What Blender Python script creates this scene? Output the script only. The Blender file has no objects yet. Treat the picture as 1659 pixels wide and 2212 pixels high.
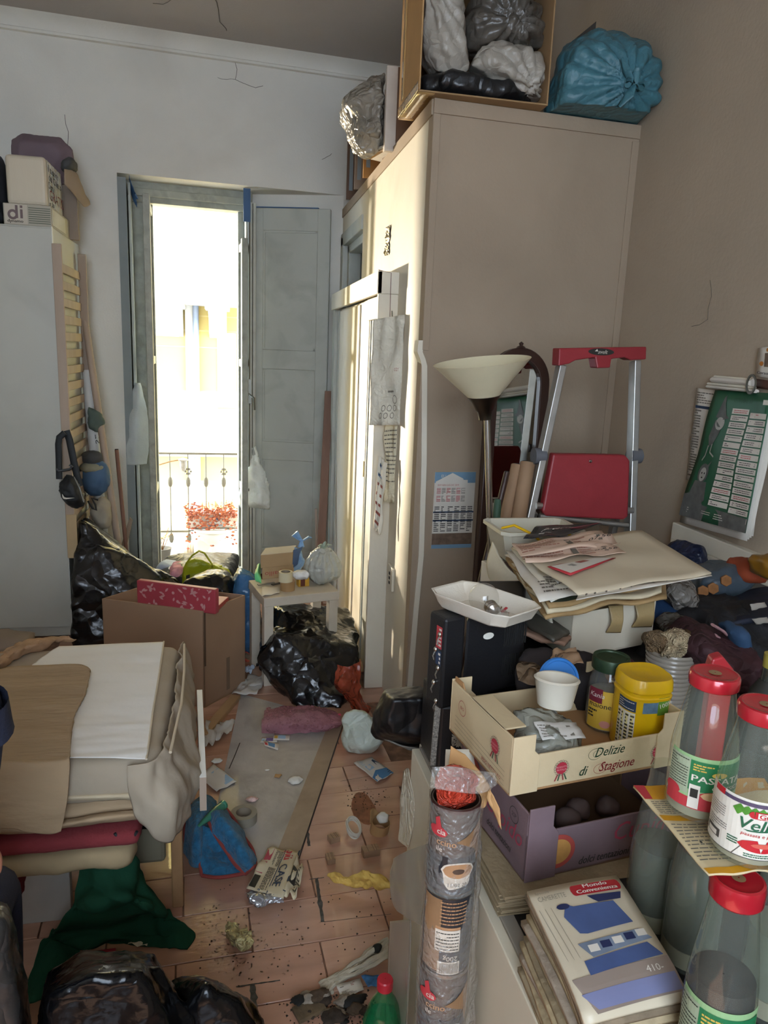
import bpy, bmesh, math, random
from math import sin, cos, pi, radians, sqrt, atan2, exp
from mathutils import Vector as V, Matrix, noise
random.seed(7)
S = bpy.context.scene
COL = S.collection
# ------------------------------------------------------------------ camera (solved from the room's own perspective lines)
FP, CX, CY = 1600.0, 829.5, 1106.0
_d = V((-300, 7500, FP)).normalized()
_y = V((-333, -371, FP)); _y = (_y - _d * _y.dot(_d)).normalized()
_z = -_d
_x = _y.cross(_z)
EYE = V((0, 0, 1.6))
cam = bpy.data.objects.new('camera', bpy.data.cameras.new('camera')); COL.objects.link(cam)
cam.data.sensor_fit = 'VERTICAL'; cam.data.sensor_height = 24.0; cam.data.lens = 24.0 * FP / 2212.0
cam.data.clip_start = 0.02; cam.data.clip_end = 200
rr = Matrix((_x, _y, _z))
cm = Matrix(((rr[0][0], -rr[0][1], -rr[0][2]), (rr[1][0], -rr[1][1], -rr[1][2]), (rr[2][0], -rr[2][1], -rr[2][2]))).to_4x4()
cm.translation = EYE
cam.matrix_world = cm
S.camera = cam
def ray(px, py): return rr @ V((px - CX, py - CY, FP))
def onz(px, py, h=0.0): r = ray(px, py); return EYE + r * ((h - EYE.z) / r.z)
def onx(px, py, X): r = ray(px, py); return EYE + r * (X / r.x)
def ony(px, py, Y): r = ray(px, py); return EYE + r * (Y / r.y)
def onp(px, py, p, n): r = ray(px, py); return EYE + r * ((p - EYE).dot(n) / r.dot(n))
# ------------------------------------------------------------------ colour management, world, daylight
S.view_settings.view_transform = 'Standard'; S.view_settings.look = 'None'
S.view_settings.gamma = 1.0; S.view_settings.use_curve_mapping = False
S.view_settings.exposure = 0.42
cy = S.cycles
cy.max_bounces = 10; cy.diffuse_bounces = 6; cy.glossy_bounces = 4; cy.transmission_bounces = 8; cy.transparent_max_bounces = 14
cy.sample_clamp_indirect = 6.0; cy.caustics_reflective = False; cy.caustics_refractive = False; cy.blur_glossy = 1.0
cy.use_denoising = True
world = bpy.data.worlds.new('sky'); S.world = world; world.use_nodes = True
wb = world.node_tree.nodes['Background']; wb.inputs[0].default_value = (0.66, 0.81, 1.0, 1); wb.inputs[1].default_value = 9.5
def lamp(name, kind, loc, target, energy, color, **kw):
    l = bpy.data.lights.new(name, kind); l.energy = energy; l.color = color
    for k, v in kw.items(): setattr(l, k, v)
    o = bpy.data.objects.new(name, l); COL.objects.link(o); o.location = loc
    o.rotation_euler = (V(target) - V(loc)).to_track_quat('-Z', 'Y').to_euler()
    return o
# sun from behind this house onto the facade across the street
lamp('sun', 'SUN', (0, -10, 20), (-1.5, 3.0, 0.0), 24.0, (1.0, 0.93, 0.82), angle=radians(0.8))
# added unseen spot lamp lighting the closet side; assumed reflected sun, no pane built
lamp('assumed_glint_spot', 'SPOT', (-4.3, 12.2, 1.0), (0.72, 3.2, 1.45), 6000.0, (1.0, 0.87, 0.68), shadow_soft_size=0.16, spot_size=radians(30), spot_blend=0.4)
# the balcony door is the opening the sky comes through
po = lamp('door_portal', 'AREA', (-0.21, 5.5, 1.25), (-0.21, 0, 1.25), 1.0, (1, 1, 1), shape='RECTANGLE', size=0.8, size_y=2.7)
po.data.cycles.is_portal = True
# added fill light behind the camera, brightens the room from the unseen side
lamp('rear_fill', 'AREA', (-0.2, -1.5, 2.3), (0.3, 3.0, 1.2), 7.5, (1.0, 0.82, 0.66), shape='RECTANGLE', size=1.6, size_y=1.3)
# ------------------------------------------------------------------ materials
def lin(c): return c / 12.92 if c <= 0.04045 else ((c + 0.055) / 1.055) ** 2.4
def hx(h): return tuple(lin(int(h[i:i + 2], 16) / 255.0) for i in (0, 2, 4)) + (1.0,)
MATS = {}
def M(name, col='888888', rough=0.6, metal=0.0, var=0.12, vs=6.0, bump=0.0, bs=60.0, trans=0.0, alpha=1.0, ior=1.45, emit=0.0,
      dirt=None, ds=3.0, dk=0.5, coat=0.0, sheen=0.0, stretch=None, spec=0.5, crease=0.0, cs=8.0, thin=0.0, film=0.0):
    if name in MATS: return MATS[name]
    m = bpy.data.materials.new(name); m.use_nodes = True; MATS[name] = m
    nt = m.node_tree; N = nt.nodes; L = nt.links; b = N['Principled BSDF']
    c = hx(col); b.inputs['Base Color'].default_value = c
    b.inputs['Roughness'].default_value = rough; b.inputs['Metallic'].default_value = metal
    b.inputs['IOR'].default_value = ior; b.inputs['Transmission Weight'].default_value = trans
    b.inputs['Alpha'].default_value = alpha; b.inputs['Coat Weight'].default_value = coat; b.inputs['Sheen Weight'].default_value = sheen
    b.inputs['Specular IOR Level'].default_value = spec
    if emit: b.inputs['Emission Color'].default_value = c; b.inputs['Emission Strength'].default_value = emit
    tc = N.new('ShaderNodeTexCoord'); vec = tc.outputs['Object']
    if stretch:
        mp = N.new('ShaderNodeMapping'); mp.inputs['Scale'].default_value = stretch; L.new(vec, mp.inputs['Vector']); vec = mp.outputs[0]
    def nz(scale, detail=5.0, dist=0.0):
        n = N.new('ShaderNodeTexNoise'); n.inputs['Scale'].default_value = scale; n.inputs['Detail'].default_value = detail
        n.inputs['Distortion'].default_value = dist; L.new(vec, n.inputs['Vector']); return n.outputs['Fac']
    out = None
    if var > 0:
        mx = N.new('ShaderNodeMix'); mx.data_type = 'RGBA'
        mx.inputs['A'].default_value = tuple(max(0, x * (1 - var)) for x in c[:3]) + (1,)
        mx.inputs['B'].default_value = tuple(min(1, x * (1 + var)) for x in c[:3]) + (1,)
        r = N.new('ShaderNodeMapRange'); r.inputs[1].default_value = 0.3; r.inputs[2].default_value = 0.7
        L.new(nz(vs, 6.0), r.inputs[0]); L.new(r.outputs[0], mx.inputs['Factor']); out = mx.outputs['Result']
    if dirt:
        mx = N.new('ShaderNodeMix'); mx.data_type = 'RGBA'; mx.inputs['B'].default_value = hx(dirt)
        if out: L.new(out, mx.inputs['A'])
        else: mx.inputs['A'].default_value = c
        r = N.new('ShaderNodeMapRange'); r.inputs[1].default_value = 0.48; r.inputs[2].default_value = 0.75; r.inputs[4].default_value = dk
        L.new(nz(ds, 9.0, 0.6), r.inputs[0]); L.new(r.outputs[0], mx.inputs['Factor']); out = mx.outputs['Result']
    if out: L.new(out, b.inputs['Base Color'])
    prev = None
    if crease > 0:
        vo = N.new('ShaderNodeTexVoronoi'); vo.feature = 'DISTANCE_TO_EDGE'; vo.inputs['Scale'].default_value = cs
        wn = N.new('ShaderNodeTexNoise'); wn.inputs['Scale'].default_value = cs * 0.7; L.new(vec, wn.inputs['Vector'])
        va = N.new('ShaderNodeVectorMath'); va.operation = 'MULTIPLY_ADD'; va.inputs[1].default_value = (0.25, 0.25, 0.25)
        L.new(wn.outputs['Color'], va.inputs[0]); L.new(vec, va.inputs[2]); L.new(va.outputs[0], vo.inputs['Vector'])
        bp = N.new('ShaderNodeBump'); bp.inputs['Strength'].default_value = crease; bp.inputs['Distance'].default_value = 0.03
        L.new(vo.outputs['Distance'], bp.inputs['Height']); prev = bp.outputs[0]
    if bump > 0:
        bp = N.new('ShaderNodeBump'); bp.inputs['Strength'].default_value = bump; bp.inputs['Distance'].default_value = 0.01
        L.new(nz(bs, 7.0), bp.inputs['Height'])
        if prev: L.new(prev, bp.inputs['Normal'])
        prev = bp.outputs[0]
    if prev: L.new(prev, b.inputs['Normal'])
    if thin > 0:   # thin film that lets light through without bending it
        tr = N.new('ShaderNodeBsdfTransparent'); tr.inputs[0].default_value = tuple(0.35 + 0.65 * x for x in c[:3]) + (1,)
        ms = N.new('ShaderNodeMixShader'); ms.inputs[0].default_value = thin
        L.new(b.outputs[0], ms.inputs[1]); L.new(tr.outputs[0], ms.inputs[2]); L.new(ms.outputs[0], N['Material Output'].inputs[0])
    if film > 0:   # clear glass or film: mirror-like skin at grazing angles, otherwise see-through; film = share of milky body
        tr = N.new('ShaderNodeBsdfTransparent'); tr.inputs[0].default_value = tuple(0.55 + 0.45 * x for x in c[:3]) + (1,)
        gl = N.new('ShaderNodeBsdfGlossy'); gl.inputs['Roughness'].default_value = rough
        if prev: L.new(prev, gl.inputs['Normal'])
        lw = N.new('ShaderNodeLayerWeight'); lw.inputs[0].default_value = 0.5
        if prev: L.new(prev, lw.inputs['Normal'])
        pw = N.new('ShaderNodeMath'); pw.operation = 'POWER'; pw.inputs[1].default_value = 4.0; L.new(lw.outputs['Facing'], pw.inputs[0])
        ma = N.new('ShaderNodeMath'); ma.operation = 'MULTIPLY_ADD'; ma.inputs[1].default_value = 0.6; ma.inputs[2].default_value = 0.045; L.new(pw.outputs[0], ma.inputs[0])
        m1 = N.new('ShaderNodeMixShader'); L.new(ma.outputs[0], m1.inputs[0]); L.new(tr.outputs[0], m1.inputs[1]); L.new(gl.outputs[0], m1.inputs[2])
        m2 = N.new('ShaderNodeMixShader'); m2.inputs[0].default_value = film; L.new(m1.outputs[0], m2.inputs[1]); L.new(b.outputs[0], m2.inputs[2])
        L.new(m2.outputs[0], N['Material Output'].inputs[0])
    return m
# ------------------------------------------------------------------ mesh builder
OFF = {}
TXC = {}
def textmesh(s):
    if s in TXC: return TXC[s]
    cu = bpy.data.curves.new('t', 'FONT'); cu.body = s; cu.resolution_u = 2
    o = bpy.data.objects.new('t', cu); COL.objects.link(o)
    dg = bpy.context.evaluated_depsgraph_get(); me = bpy.data.meshes.new_from_object(o.evaluated_get(dg))
    vs = [(v.co.x, v.co.y) for v in me.vertices]; fs = [tuple(p.vertices) for p in me.polygons]
    bpy.data.objects.remove(o); bpy.data.meshes.remove(me); bpy.data.curves.remove(cu)
    w = max([v[0] for v in vs] or [1]); TXC[s] = (vs, fs, w); return TXC[s]
def frame(n, hint=None):
    n = V(n).normalized(); h = V(hint) if hint else (V((0, 0, 1)) if abs(n.z) < 0.9 else V((0, 1, 0)))
    a = h.cross(n).normalized(); return a, n.cross(a).normalized(), n
class MB:
    def __init__(s, cv=0): s.v = []; s.f = []; s.m = []; s.cv = cv
    def add(s, vs, fs, m=0):
        o = len(s.v); s.v += [V(v) for v in vs]; s.f += [tuple(i + o for i in f) for f in fs]; s.m += [m] * len(fs); return s
    def obox(s, o, a, b, c, m=0):
        o, a, b, c = V(o), V(a), V(b), V(c)
        if a.cross(b).dot(c) < 0: a, b = b, a
        p = [o, o + a, o + a + b, o + b]; p += [q + c for q in p]
        return s.add(p, [(3, 2, 1, 0), (4, 5, 6, 7), (0, 1, 5, 4), (1, 2, 6, 5), (2, 3, 7, 6), (3, 0, 4, 7)], m)
    def box(s, x0, x1, y0, y1, z0, z1, m=0): return s.obox((x0, y0, z0), (x1 - x0, 0, 0), (0, y1 - y0, 0), (0, 0, z1 - z0), m)
    def rbox(s, c, sx, sy, sz, rz=0.0, m=0, rx=0.0, ry=0.0):   # centre of base
        R = Matrix.Rotation(rz, 3, 'Z') @ Matrix.Rotation(rx, 3, 'X') @ Matrix.Rotation(ry, 3, 'Y')
        a, b, c2 = R @ V((sx, 0, 0)), R @ V((0, sy, 0)), R @ V((0, 0, sz))
        return s.obox(V(c) - a / 2 - b / 2, a, b, c2, m)
    def tube(s, pts, r, n=8, m=0, cap=True, flat=1.0):
        pts = [V(p) for p in pts]; R = r if isinstance(r, (list, tuple)) else [r] * len(pts)
        vs = []; fs = []; pa = None
        for i, p in enumerate(pts):
            t = (pts[min(i + 1, len(pts) - 1)] - pts[max(i - 1, 0)])
            if t.length < 1e-9: t = V((0, 0, 1))
            t.normalize()
            if pa is None: a, b, _ = frame(t)
            else:
                a = pa - t * pa.dot(t)
                a = a.normalized() if a.length > 1e-6 else frame(t)[0]
                b = t.cross(a)
            pa = a
            for k in range(n):
                q = 2 * pi * k / n; vs.append(p + (a * cos(q) + b * sin(q) * flat) * R[i])
        for i in range(len(pts) - 1):
            for k in range(n):
                fs.append((i * n + k, i * n + (k + 1) % n, (i + 1) * n + (k + 1) % n, (i + 1) * n + k))
        if cap: fs.append(tuple(range(n - 1, -1, -1))); fs.append(tuple((len(pts) - 1) * n + k for k in range(n)))
        return s.add(vs, fs, m)
    def lathe(s, prof, c=(0, 0, 0), n=32, m=0, ax=(0, 0, 1), sq=None, hint=None):
        a, b, w = frame(ax, hint); c = V(c); vs = []; fs = []
        for (r, h) in prof:
            for k in range(n):
                q = 2 * pi * k / n; rr_ = r
                if sq: rr_ = r / (abs(cos(q)) ** sq + abs(sin(q)) ** sq) ** (1.0 / sq)
                vs.append(c + (a * cos(q) + b * sin(q)) * rr_ + w * h)
        for i in range(len(prof) - 1):
            for k in range(n): fs.append((i * n + k, i * n + (k + 1) % n, (i + 1) * n + (k + 1) % n, (i + 1) * n + k))
        return s.add(vs, fs, m)
    def sheet(s, fn, nu=12, nv=12, m=0):
        vs = [fn(i / nu, j / nv) for j in range(nv + 1) for i in range(nu + 1)]
        fs = [(j * (nu + 1) + i, j * (nu + 1) + i + 1, (j + 1) * (nu + 1) + i + 1, (j + 1) * (nu + 1) + i) for j in range(nv) for i in range(nu)]
        return s.add(vs, fs, m)
    def prism(s, pts, ext, m=0):
        pts = [V(p) for p in pts]; e = V(ext); n = len(pts)
        nn = V((0, 0, 0))
        for i in range(n): nn += pts[i].cross(pts[(i + 1) % n])
        if nn.dot(e) < 0: pts = pts[::-1]
        fs = [tuple(range(n - 1, -1, -1)), tuple(range(n, 2 * n))] + [(i, (i + 1) % n, n + (i + 1) % n, n + i) for i in range(n)]
        return s.add(pts + [p + e for p in pts], fs, m)
    def ball(s, c, r, n=10, m=0):
        rx, ry, rz = (r, r, r) if not isinstance(r, (tuple, list)) else r; c = V(c)
        vs = [c + V((rx * sin(pi * i / n) * cos(2 * pi * k / (2 * n)), ry * sin(pi * i / n) * sin(2 * pi * k / (2 * n)), rz * cos(pi * i / n))) for i in range(n + 1) for k in range(2 * n)]
        fs = [(i * 2 * n + k, (i + 1) * 2 * n + k, (i + 1) * 2 * n + (k + 1) % (2 * n), i * 2 * n + (k + 1) % (2 * n)) for i in range(n) for k in range(2 * n)]
        return s.add(vs, fs, m)
    # flat print: mp(u, v, w) -> point
    def pr(s, mp, u0, v0, u1, v1, m=0, w=0.0004, nu=1, nv=1):
        return s.sheet(lambda i, j: mp(u0 + (u1 - u0) * i, v0 + (v1 - v0) * j, w), nu, nv, m)
    def pe(s, mp, u, v, ru, rv, m=0, w=0.0006, n=24, wav=0.0):
        if s.cv: return s.pp(mp, [(u + ru * cos(2 * pi * k / n), v + rv * sin(2 * pi * k / n)) for k in range(n)], m, w)
        vs = [mp(u, v, w)] + [mp(u + ru * (1 + wav * sin(12 * 2 * pi * k / n)) * cos(2 * pi * k / n), v + rv * (1 + wav * sin(12 * 2 * pi * k / n)) * sin(2 * pi * k / n), w) for k in range(n)]
        return s.add(vs, [(0, 1 + k, 1 + (k + 1) % n) for k in range(n)], m)
    def pp(s, mp, pts, m=0, w=0.0006):
        if not s.cv: return s.add([mp(u, v, w) for u, v in pts], [tuple(range(len(pts)))], m)
        u0, u1 = min(p[0] for p in pts), max(p[0] for p in pts); row = []   # sliced, to follow a bent surface
        for i in range(s.cv + 1):
            u = u0 + (u1 - u0) * (0.002 + 0.996 * i / s.cv); hit = []
            for (a, b) in zip(pts, pts[1:] + pts[:1]):
                if (a[0] - u) * (b[0] - u) < 0: hit.append(a[1] + (b[1] - a[1]) * (u - a[0]) / (b[0] - a[0]))
            if hit: row.append((u, min(hit), max(hit)))
        nv = max(1, s.cv // 3)
        for (a, b) in zip(row[:-1], row[1:]):
            vs = [mp(q[0], q[1] + (q[2] - q[1]) * j / nv, w) for q in (a, b) for j in range(nv + 1)]
            s.add(vs, [(j, nv + 1 + j, nv + 2 + j, j + 1) for j in range(nv)], m)
        return s
    def ring(s, mp, u, v, r, t, m=0, w=0.0006, n=24, a0=0, a1=360, ry=None):
        k = (ry or r) / r
        vs = []
        for i in range(n + 1):
            q = radians(a0 + (a1 - a0) * i / n)
            for q_ in (r, r - t): vs.append(mp(u + q_ * cos(q), v + k * q_ * sin(q), w))
        return s.add(vs, [(2 * i, 2 * i + 1, 2 * i + 3, 2 * i + 2) for i in range(n)], m)
    def stroke(s, mp, pts, t, m=0, w=0.0006):   # ribbon along (u, v) points
        for (a, b) in zip(pts[:-1], pts[1:]):
            d = V((b[0] - a[0], b[1] - a[1])); n_ = V((-d.y, d.x)).normalized() * t / 2
            s.add([mp(a[0] + n_.x, a[1] + n_.y, w), mp(b[0] + n_.x, b[1] + n_.y, w), mp(b[0] - n_.x, b[1] - n_.y, w), mp(a[0] - n_.x, a[1] - n_.y, w)], [(0, 1, 2, 3)], m)
        return s
    def text(s, mp, t, u, v, size, m=0, w=0.0008, shear=0.0, al='l', sx=1.0, rot=0.0, bold=0.0):
        vs, fs, wd = textmesh(t); k = size / 0.7
        off = {'l': 0, 'c': -wd / 2, 'r': -wd}[al]
        for du in ((0.0,) if not bold else (0.0, bold)):
            q = []
            for (x, y) in vs:
                X, Yy = (x + off + shear * y) * k * sx + du, y * k
                q.append(mp(u + X * cos(rot) - Yy * sin(rot), v + X * sin(rot) + Yy * cos(rot), w))
            s.add(q, fs, m)
        return s
    def lines(s, mp, u0, v0, u1, v1, rows, m=0, w=0.0006, seed=1, fill=0.55):
        r = random.Random(seed); h = (v1 - v0) / rows
        for i in range(rows):
            u = u0; vv = v1 - (i + 0.5) * h
            while u < u1:
                l = (u1 - u0) * r.uniform(0.04, 0.16); e = min(u + l, u1)
                s.pr(mp, u, vv - h * fill / 2, e, vv + h * fill / 2, m, w); u = e + (u1 - u0) * 0.02
                if r.random() < 0.04: break
        return s
    def build(s, name, mats, parent=None, smooth=False, bevel=0.0, solid=0.0, sub=0, loc=None, kind=None, label=None, angle=40, seg=2):
        me = bpy.data.meshes.new(name); off = OFF.get(parent, V((0, 0, 0))) if parent else (V(loc) if loc is not None else V((0, 0, 0)))
        me.from_pydata([tuple(v - off) for v in s.v], [], s.f)
        for m in (mats if isinstance(mats, (list, tuple)) else [mats]): me.materials.append(m)
        me.polygons.foreach_set('material_index', s.m)
        if smooth: me.polygons.foreach_set('use_smooth', [True] * len(s.f))
        me.update()
        if smooth and angle < 180: me.set_sharp_from_angle(angle=radians(angle))
        o = bpy.data.objects.new(name, me); COL.objects.link(o); OFF[o] = off
        if parent: o.parent = parent
        else: o.location = off
        if solid: md = o.modifiers.new('s', 'SOLIDIFY'); md.thickness = solid; md.offset = 0
        if bevel: md = o.modifiers.new('b', 'BEVEL'); md.width = bevel; md.segments = seg; md.limit_method = 'ANGLE'; md.angle_limit = radians(40)
        if sub: md = o.modifiers.new('u', 'SUBSURF'); md.levels = sub; md.render_levels = sub
        if kind or 'print' in name: o['kind'] = kind or 'stuff'
        if label: o['label'] = label
        return o
def T(name, label, cat, loc, group=None):
    o = bpy.data.objects.new(name, None); COL.objects.link(o); o.location = loc; o.empty_display_size = 0.05; OFF[o] = V(loc)
    o['label'] = label; o['category'] = cat
    if group: o['group'] = group
    return o
def tag(o, label, cat, group=None, kind=None):
    if label: o['label'] = label
    if cat: o['category'] = cat
    if group: o['group'] = group
    if kind: o['kind'] = kind
    return o
def dup(root, loc, label=None, group=None, rz=None):
    r = root.copy(); COL.objects.link(r); r.location = loc; OFF[r] = V(loc)
    if rz is not None: r.rotation_euler = (0, 0, rz)
    if label: r['label'] = label
    if group: r['group'] = group
    for ch in list(root.children):
        c = ch.copy(); COL.objects.link(c); c.parent = r
        for g in list(ch.children):
            d = g.copy(); COL.objects.link(d); d.parent = c
    return r
def flat(o, a, b, unit=True):
    o, a, b = V(o), V(a), V(b); n = a.cross(b).normalized()
    if unit: a = a.normalized(); b = b.normalized()
    return lambda u, v, w=0.0: o + a * u + b * v + n * w
def cyl(c, r, a0=0.0, rf=None, ax=None):   # u = arc length from angle a0 (counter-clockwise seen from above), v = height
    c = V(c)
    def f(u, v, w=0.0):
        R = (rf(v) if rf else r); q = a0 + u / r
        return c + V((cos(q) * (R + w), sin(q) * (R + w), v))
    return f
# ------------------------------------------------------------------ soft shapes
def fbm(p, sc, seed=0.0): return noise.noise(V(p) * sc + V((seed * 7.3, seed * 3.1, seed * 5.7)))
def ridge(p, sc, seed=0.0): return 1.0 - 2.0 * abs(fbm(p, sc, seed))
def remesh(bm_pts=None, vox=0.012, bm=None, sm=4):
    me = bpy.data.meshes.new('h')
    if bm is None:
        bm = bmesh.new()
        for p in bm_pts: bm.verts.new(p)
        r = bmesh.ops.convex_hull(bm, input=bm.verts)
        bmesh.ops.delete(bm, geom=list({g for g in r['geom_interior'] + r['geom_unused'] if isinstance(g, bmesh.types.BMVert)}), context='VERTS')
    bmesh.ops.recalc_face_normals(bm, faces=bm.faces)
    bm.to_mesh(me); bm.free()
    o = bpy.data.objects.new('h', me); COL.objects.link(o)
    md = o.modifiers.new('r', 'REMESH'); md.mode = 'VOXEL'; md.voxel_size = vox
    if sm: md = o.modifiers.new('s', 'SMOOTH'); md.iterations = sm; md.factor = 0.5
    dg = bpy.context.evaluated_depsgraph_get(); m2 = bpy.data.meshes.new_from_object(o.evaluated_get(dg))
    bpy.data.objects.remove(o); bpy.data.meshes.remove(me)
    return m2
def hull(name, pts, mat, label=None, cat=None, parent=None, vox=0.012, sm=4, amp=0.012, sc=9.0, seed=1, amp2=0.004, sc2=30.0, group=None,
         floor=None, knot=None, kamp=0.02, kn=9, kind=None, smooth=True, parts=None):
    """crumpled soft body: convex outline of pts, remeshed and folded"""
    if parts:
        bm = bmesh.new()
        for pp_ in parts:
            b2 = bmesh.new()
            for p in pp_: b2.verts.new(p)
            r = bmesh.ops.convex_hull(b2, input=b2.verts)
            bmesh.ops.delete(b2, geom=list({g for g in r['geom_interior'] + r['geom_unused'] if isinstance(g, bmesh.types.BMVert)}), context='VERTS')
            bmesh.ops.recalc_face_normals(b2, faces=b2.faces)
            t = bpy.data.meshes.new('x'); b2.to_mesh(t); b2.free(); bm.from_mesh(t); bpy.data.meshes.remove(t)
        me = remesh(vox=vox, bm=bm, sm=sm); pts = [p for q in parts for p in q]
    else: me = remesh(pts, vox, sm=sm)
    pts = [V(p) for p in pts]
    zmin = min(p.z for p in pts) if floor is None else floor
    c = sum(pts, V((0, 0, 0))) / len(pts); base = V((c.x, c.y, zmin)) if parent is None else OFF[parent]
    nor = [v.normal.copy() for v in me.vertices]
    for v, n in zip(me.vertices, nor):
        p = v.co; k = 1.0
        d = amp * (ridge(p, sc, seed) * 0.9 - 0.3 + 0.4 * fbm(p, sc * 0.5, seed + 3)) + amp2 * ridge(p, sc2, seed + 1)
        if knot is not None:
            q = p - V(knot[:3]); rad = V((q.x, q.y, q.z)).length
            ax = V(knot[3:]).normalized() if len(knot) > 3 else V((0, 0, 1))
            a, b, _ = frame(ax); th = atan2(q.dot(b), q.dot(a))
            fall = exp(-rad / 0.12)
            d += kamp * (abs(sin(th * kn / 2 + 2 * fbm(p, 3, seed))) - 0.5) * (0.25 + fall)
        v.co = p + n * d
        if v.co.z < zmin + 0.002: v.co.z = zmin + 0.002
        v.co -= base
    me.materials.clear(); me.materials.append(mat)
    me.polygons.foreach_set('use_smooth', [smooth] * len(me.polygons)); me.update()
    me.name = name
    o = bpy.data.objects.new(name, me); COL.objects.link(o); OFF[o] = base
    if parent: o.parent = parent
    else: o.location = base
    return tag(o, label, cat, group, kind)
def ell(c, rx, ry, rz, n=8, rot=0.0, bias=0.0, pw=1.0):
    c = V(c); out = []
    for i in range(n + 1):
        for k in range(2 * n):
            t = pi * i / n; q = 2 * pi * k / (2 * n) + rot
            f = lambda s_: math.copysign(abs(s_) ** pw, s_)
            out.append(c + V((rx * f(sin(t)) * f(cos(q)), ry * f(sin(t)) * f(sin(q)), rz * f(cos(t)))))
    return out
def paper(name, p00, p10, p11, p01, mat, label=None, cat='paper', curl=0.0, wob=0.004, seed=1, n=10, lift=0.0, group=None, parent=None, prints=None, mats=(), th=0.0008, up=(0, 0, 1)):
    """a sheet through four corners, slightly buckled; prints(mb, map) draws on it (u, v in 0..1)"""
    p00, p10, p11, p01 = [V(p) for p in (p00, p10, p11, p01)]
    nn = (p10 - p00).cross(p01 - p00).normalized()
    if nn.dot(V(up)) < 0: nn = -nn
    L_ = (p10 - p00).length
    def fn(u, v, w=0.0):
        p = (p00 * (1 - u) + p10 * u) * (1 - v) + (p01 * (1 - u) + p11 * u) * v
        h = wob * (noise.noise(V((u * 3 + seed * 5, v * 3, seed))) + 0.5) * 2 + curl * ((2 * u - 1) ** 2) * L_ + lift
        return p + nn * (h + w + 0.001)
    c = (p00 + p10 + p11 + p01) / 4
    o = MB().sheet(fn, n, n).build(name, mat, parent=parent, solid=th, smooth=True, loc=None if parent else c)
    if label: tag(o, label, cat, group)
    if prints:
        mb = MB(); s_ = 1.0
        prints(mb, lambda u, v, w=0.0: fn(u, v, w + th / 2 + 0.0006))
        mb.build('print', list(mats), parent=o)
    return o
# ================================================================== ROOM
plaster = M('plaster_far', 'dcd9cf', 0.9, var=0.05, vs=2.5, bump=0.12, bs=90, dirt='bab3a6', ds=1.6, dk=0.35)  # base colour lightened to carry the brighter light on the far wall
plasterR = M('plaster_right', 'a99985', 0.9, var=0.06, vs=2.0, bump=0.15, bs=70, dirt='8f7b6b', ds=1.4, dk=0.45)  # same paint; warm bounce light and dimness put into the base colour
plasterC = M('plaster_closet', 'a08e79', 0.88, var=0.05, vs=2.0, bump=0.12, bs=80, dirt='877562', ds=2.2, dk=0.4)  # closet front likewise: warmer, dimmer light put into its base colour
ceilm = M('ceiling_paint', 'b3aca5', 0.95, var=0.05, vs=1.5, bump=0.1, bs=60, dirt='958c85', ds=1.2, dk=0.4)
cream = M('cream_paint', 'd8d0bd', 0.55, var=0.05, vs=3.0, bump=0.06, bs=60, dirt='b3a68d', ds=3, dk=0.35)
greyp = M('grey_green_paint', 'b4b6ac', 0.5, var=0.05, vs=3.0, bump=0.1, bs=50, dirt='8d8f84', ds=5, dk=0.5)
oldp = M('old_peeling_paint', 'a3a599', 0.6, var=0.12, vs=9.0, bump=0.4, bs=40, dirt='6f7367', ds=9, dk=0.7)
dark = M('dark_gap', '1b1a19', 0.9, var=0.0)
black = M('black_line', '141414', 0.7, var=0.0)
white = M('white_print', 'dcd8cc', 0.6, var=0.03)
XR, XC, YC, ZCEIL = 1.572, 0.725, 2.80, 3.365
FPT = onx(742, 445, XC); AF = radians(4.5); FE = V((cos(AF), sin(AF), 0)); FN = V((-sin(AF), cos(AF), 0))
def W(s, d, z): p = FPT + FE * s + FN * d; p.z = z; return p
def onfar(px, py, d=0.0): return onp(px, py, FPT + FN * d, FN)
def struct(mb, name, m, **kw): o = mb.build(name, m, **kw); o['kind'] = 'structure'; return o
def wq(mb, s0, s1, d0, d1, z0, z1, m=0): return mb.obox(W(s0, d0, z0), FE * (s1 - s0), FN * (d1 - d0), (0, 0, z1 - z0), m)
# floor: base and single tiles laid in brick bond
fl = struct(MB().box(-2.2, 1.7, -1.7, 5.40, -0.12, -0.005), 'floor', M('grout', '7d5f4d', 0.8, var=0.3, vs=30, dirt='2f2926', ds=12, dk=0.6))
tilem = [M('terracotta_tile_%d' % i, c, 0.22, var=0.16, vs=7, bump=0.12, bs=28, dirt='93654c', ds=4.5, dk=0.5, stretch=(0.5, 2.2, 1), coat=0.8) for i, c in enumerate(['b98d72', 'b08369', 'bd937b', 'b4876f'])]
rt = random.Random(3); shared = {}
RT = Matrix.Rotation(radians(3.0), 3, 'Z'); TW, TD = 0.385, 0.172
for j in range(0, 26):
    for i in range(-3, 6):
        c = RT @ V(((i + (0.5 if j % 2 else 0.0)) * TW + 0.05, 0.0, 0)) + V((0, 0.62 + j * TD, 0))
        if c.x < -0.85 or c.x > 0.78 or c.y > 4.9: continue
        k = rt.randrange(4)
        if k not in shared:
            t = MB().rbox((0, 0, 0), TW - 0.004, TD - 0.003, 0.012, 0).build('tile', tilem[k], parent=None, bevel=0.0015, seg=1)
            shared[k] = t.data; o = t
        else:
            o = bpy.data.objects.new('tile', shared[k]); COL.objects.link(o); md = o.modifiers.new('b', 'BEVEL'); md.width = 0.0015; md.segments = 1
        o.parent = fl; o.location = (c.x, c.y, -0.012 + rt.uniform(-0.0006, 0.0006)); o.rotation_euler = (0, 0, radians(3.0) + rt.uniform(-0.002, 0.002))
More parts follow.
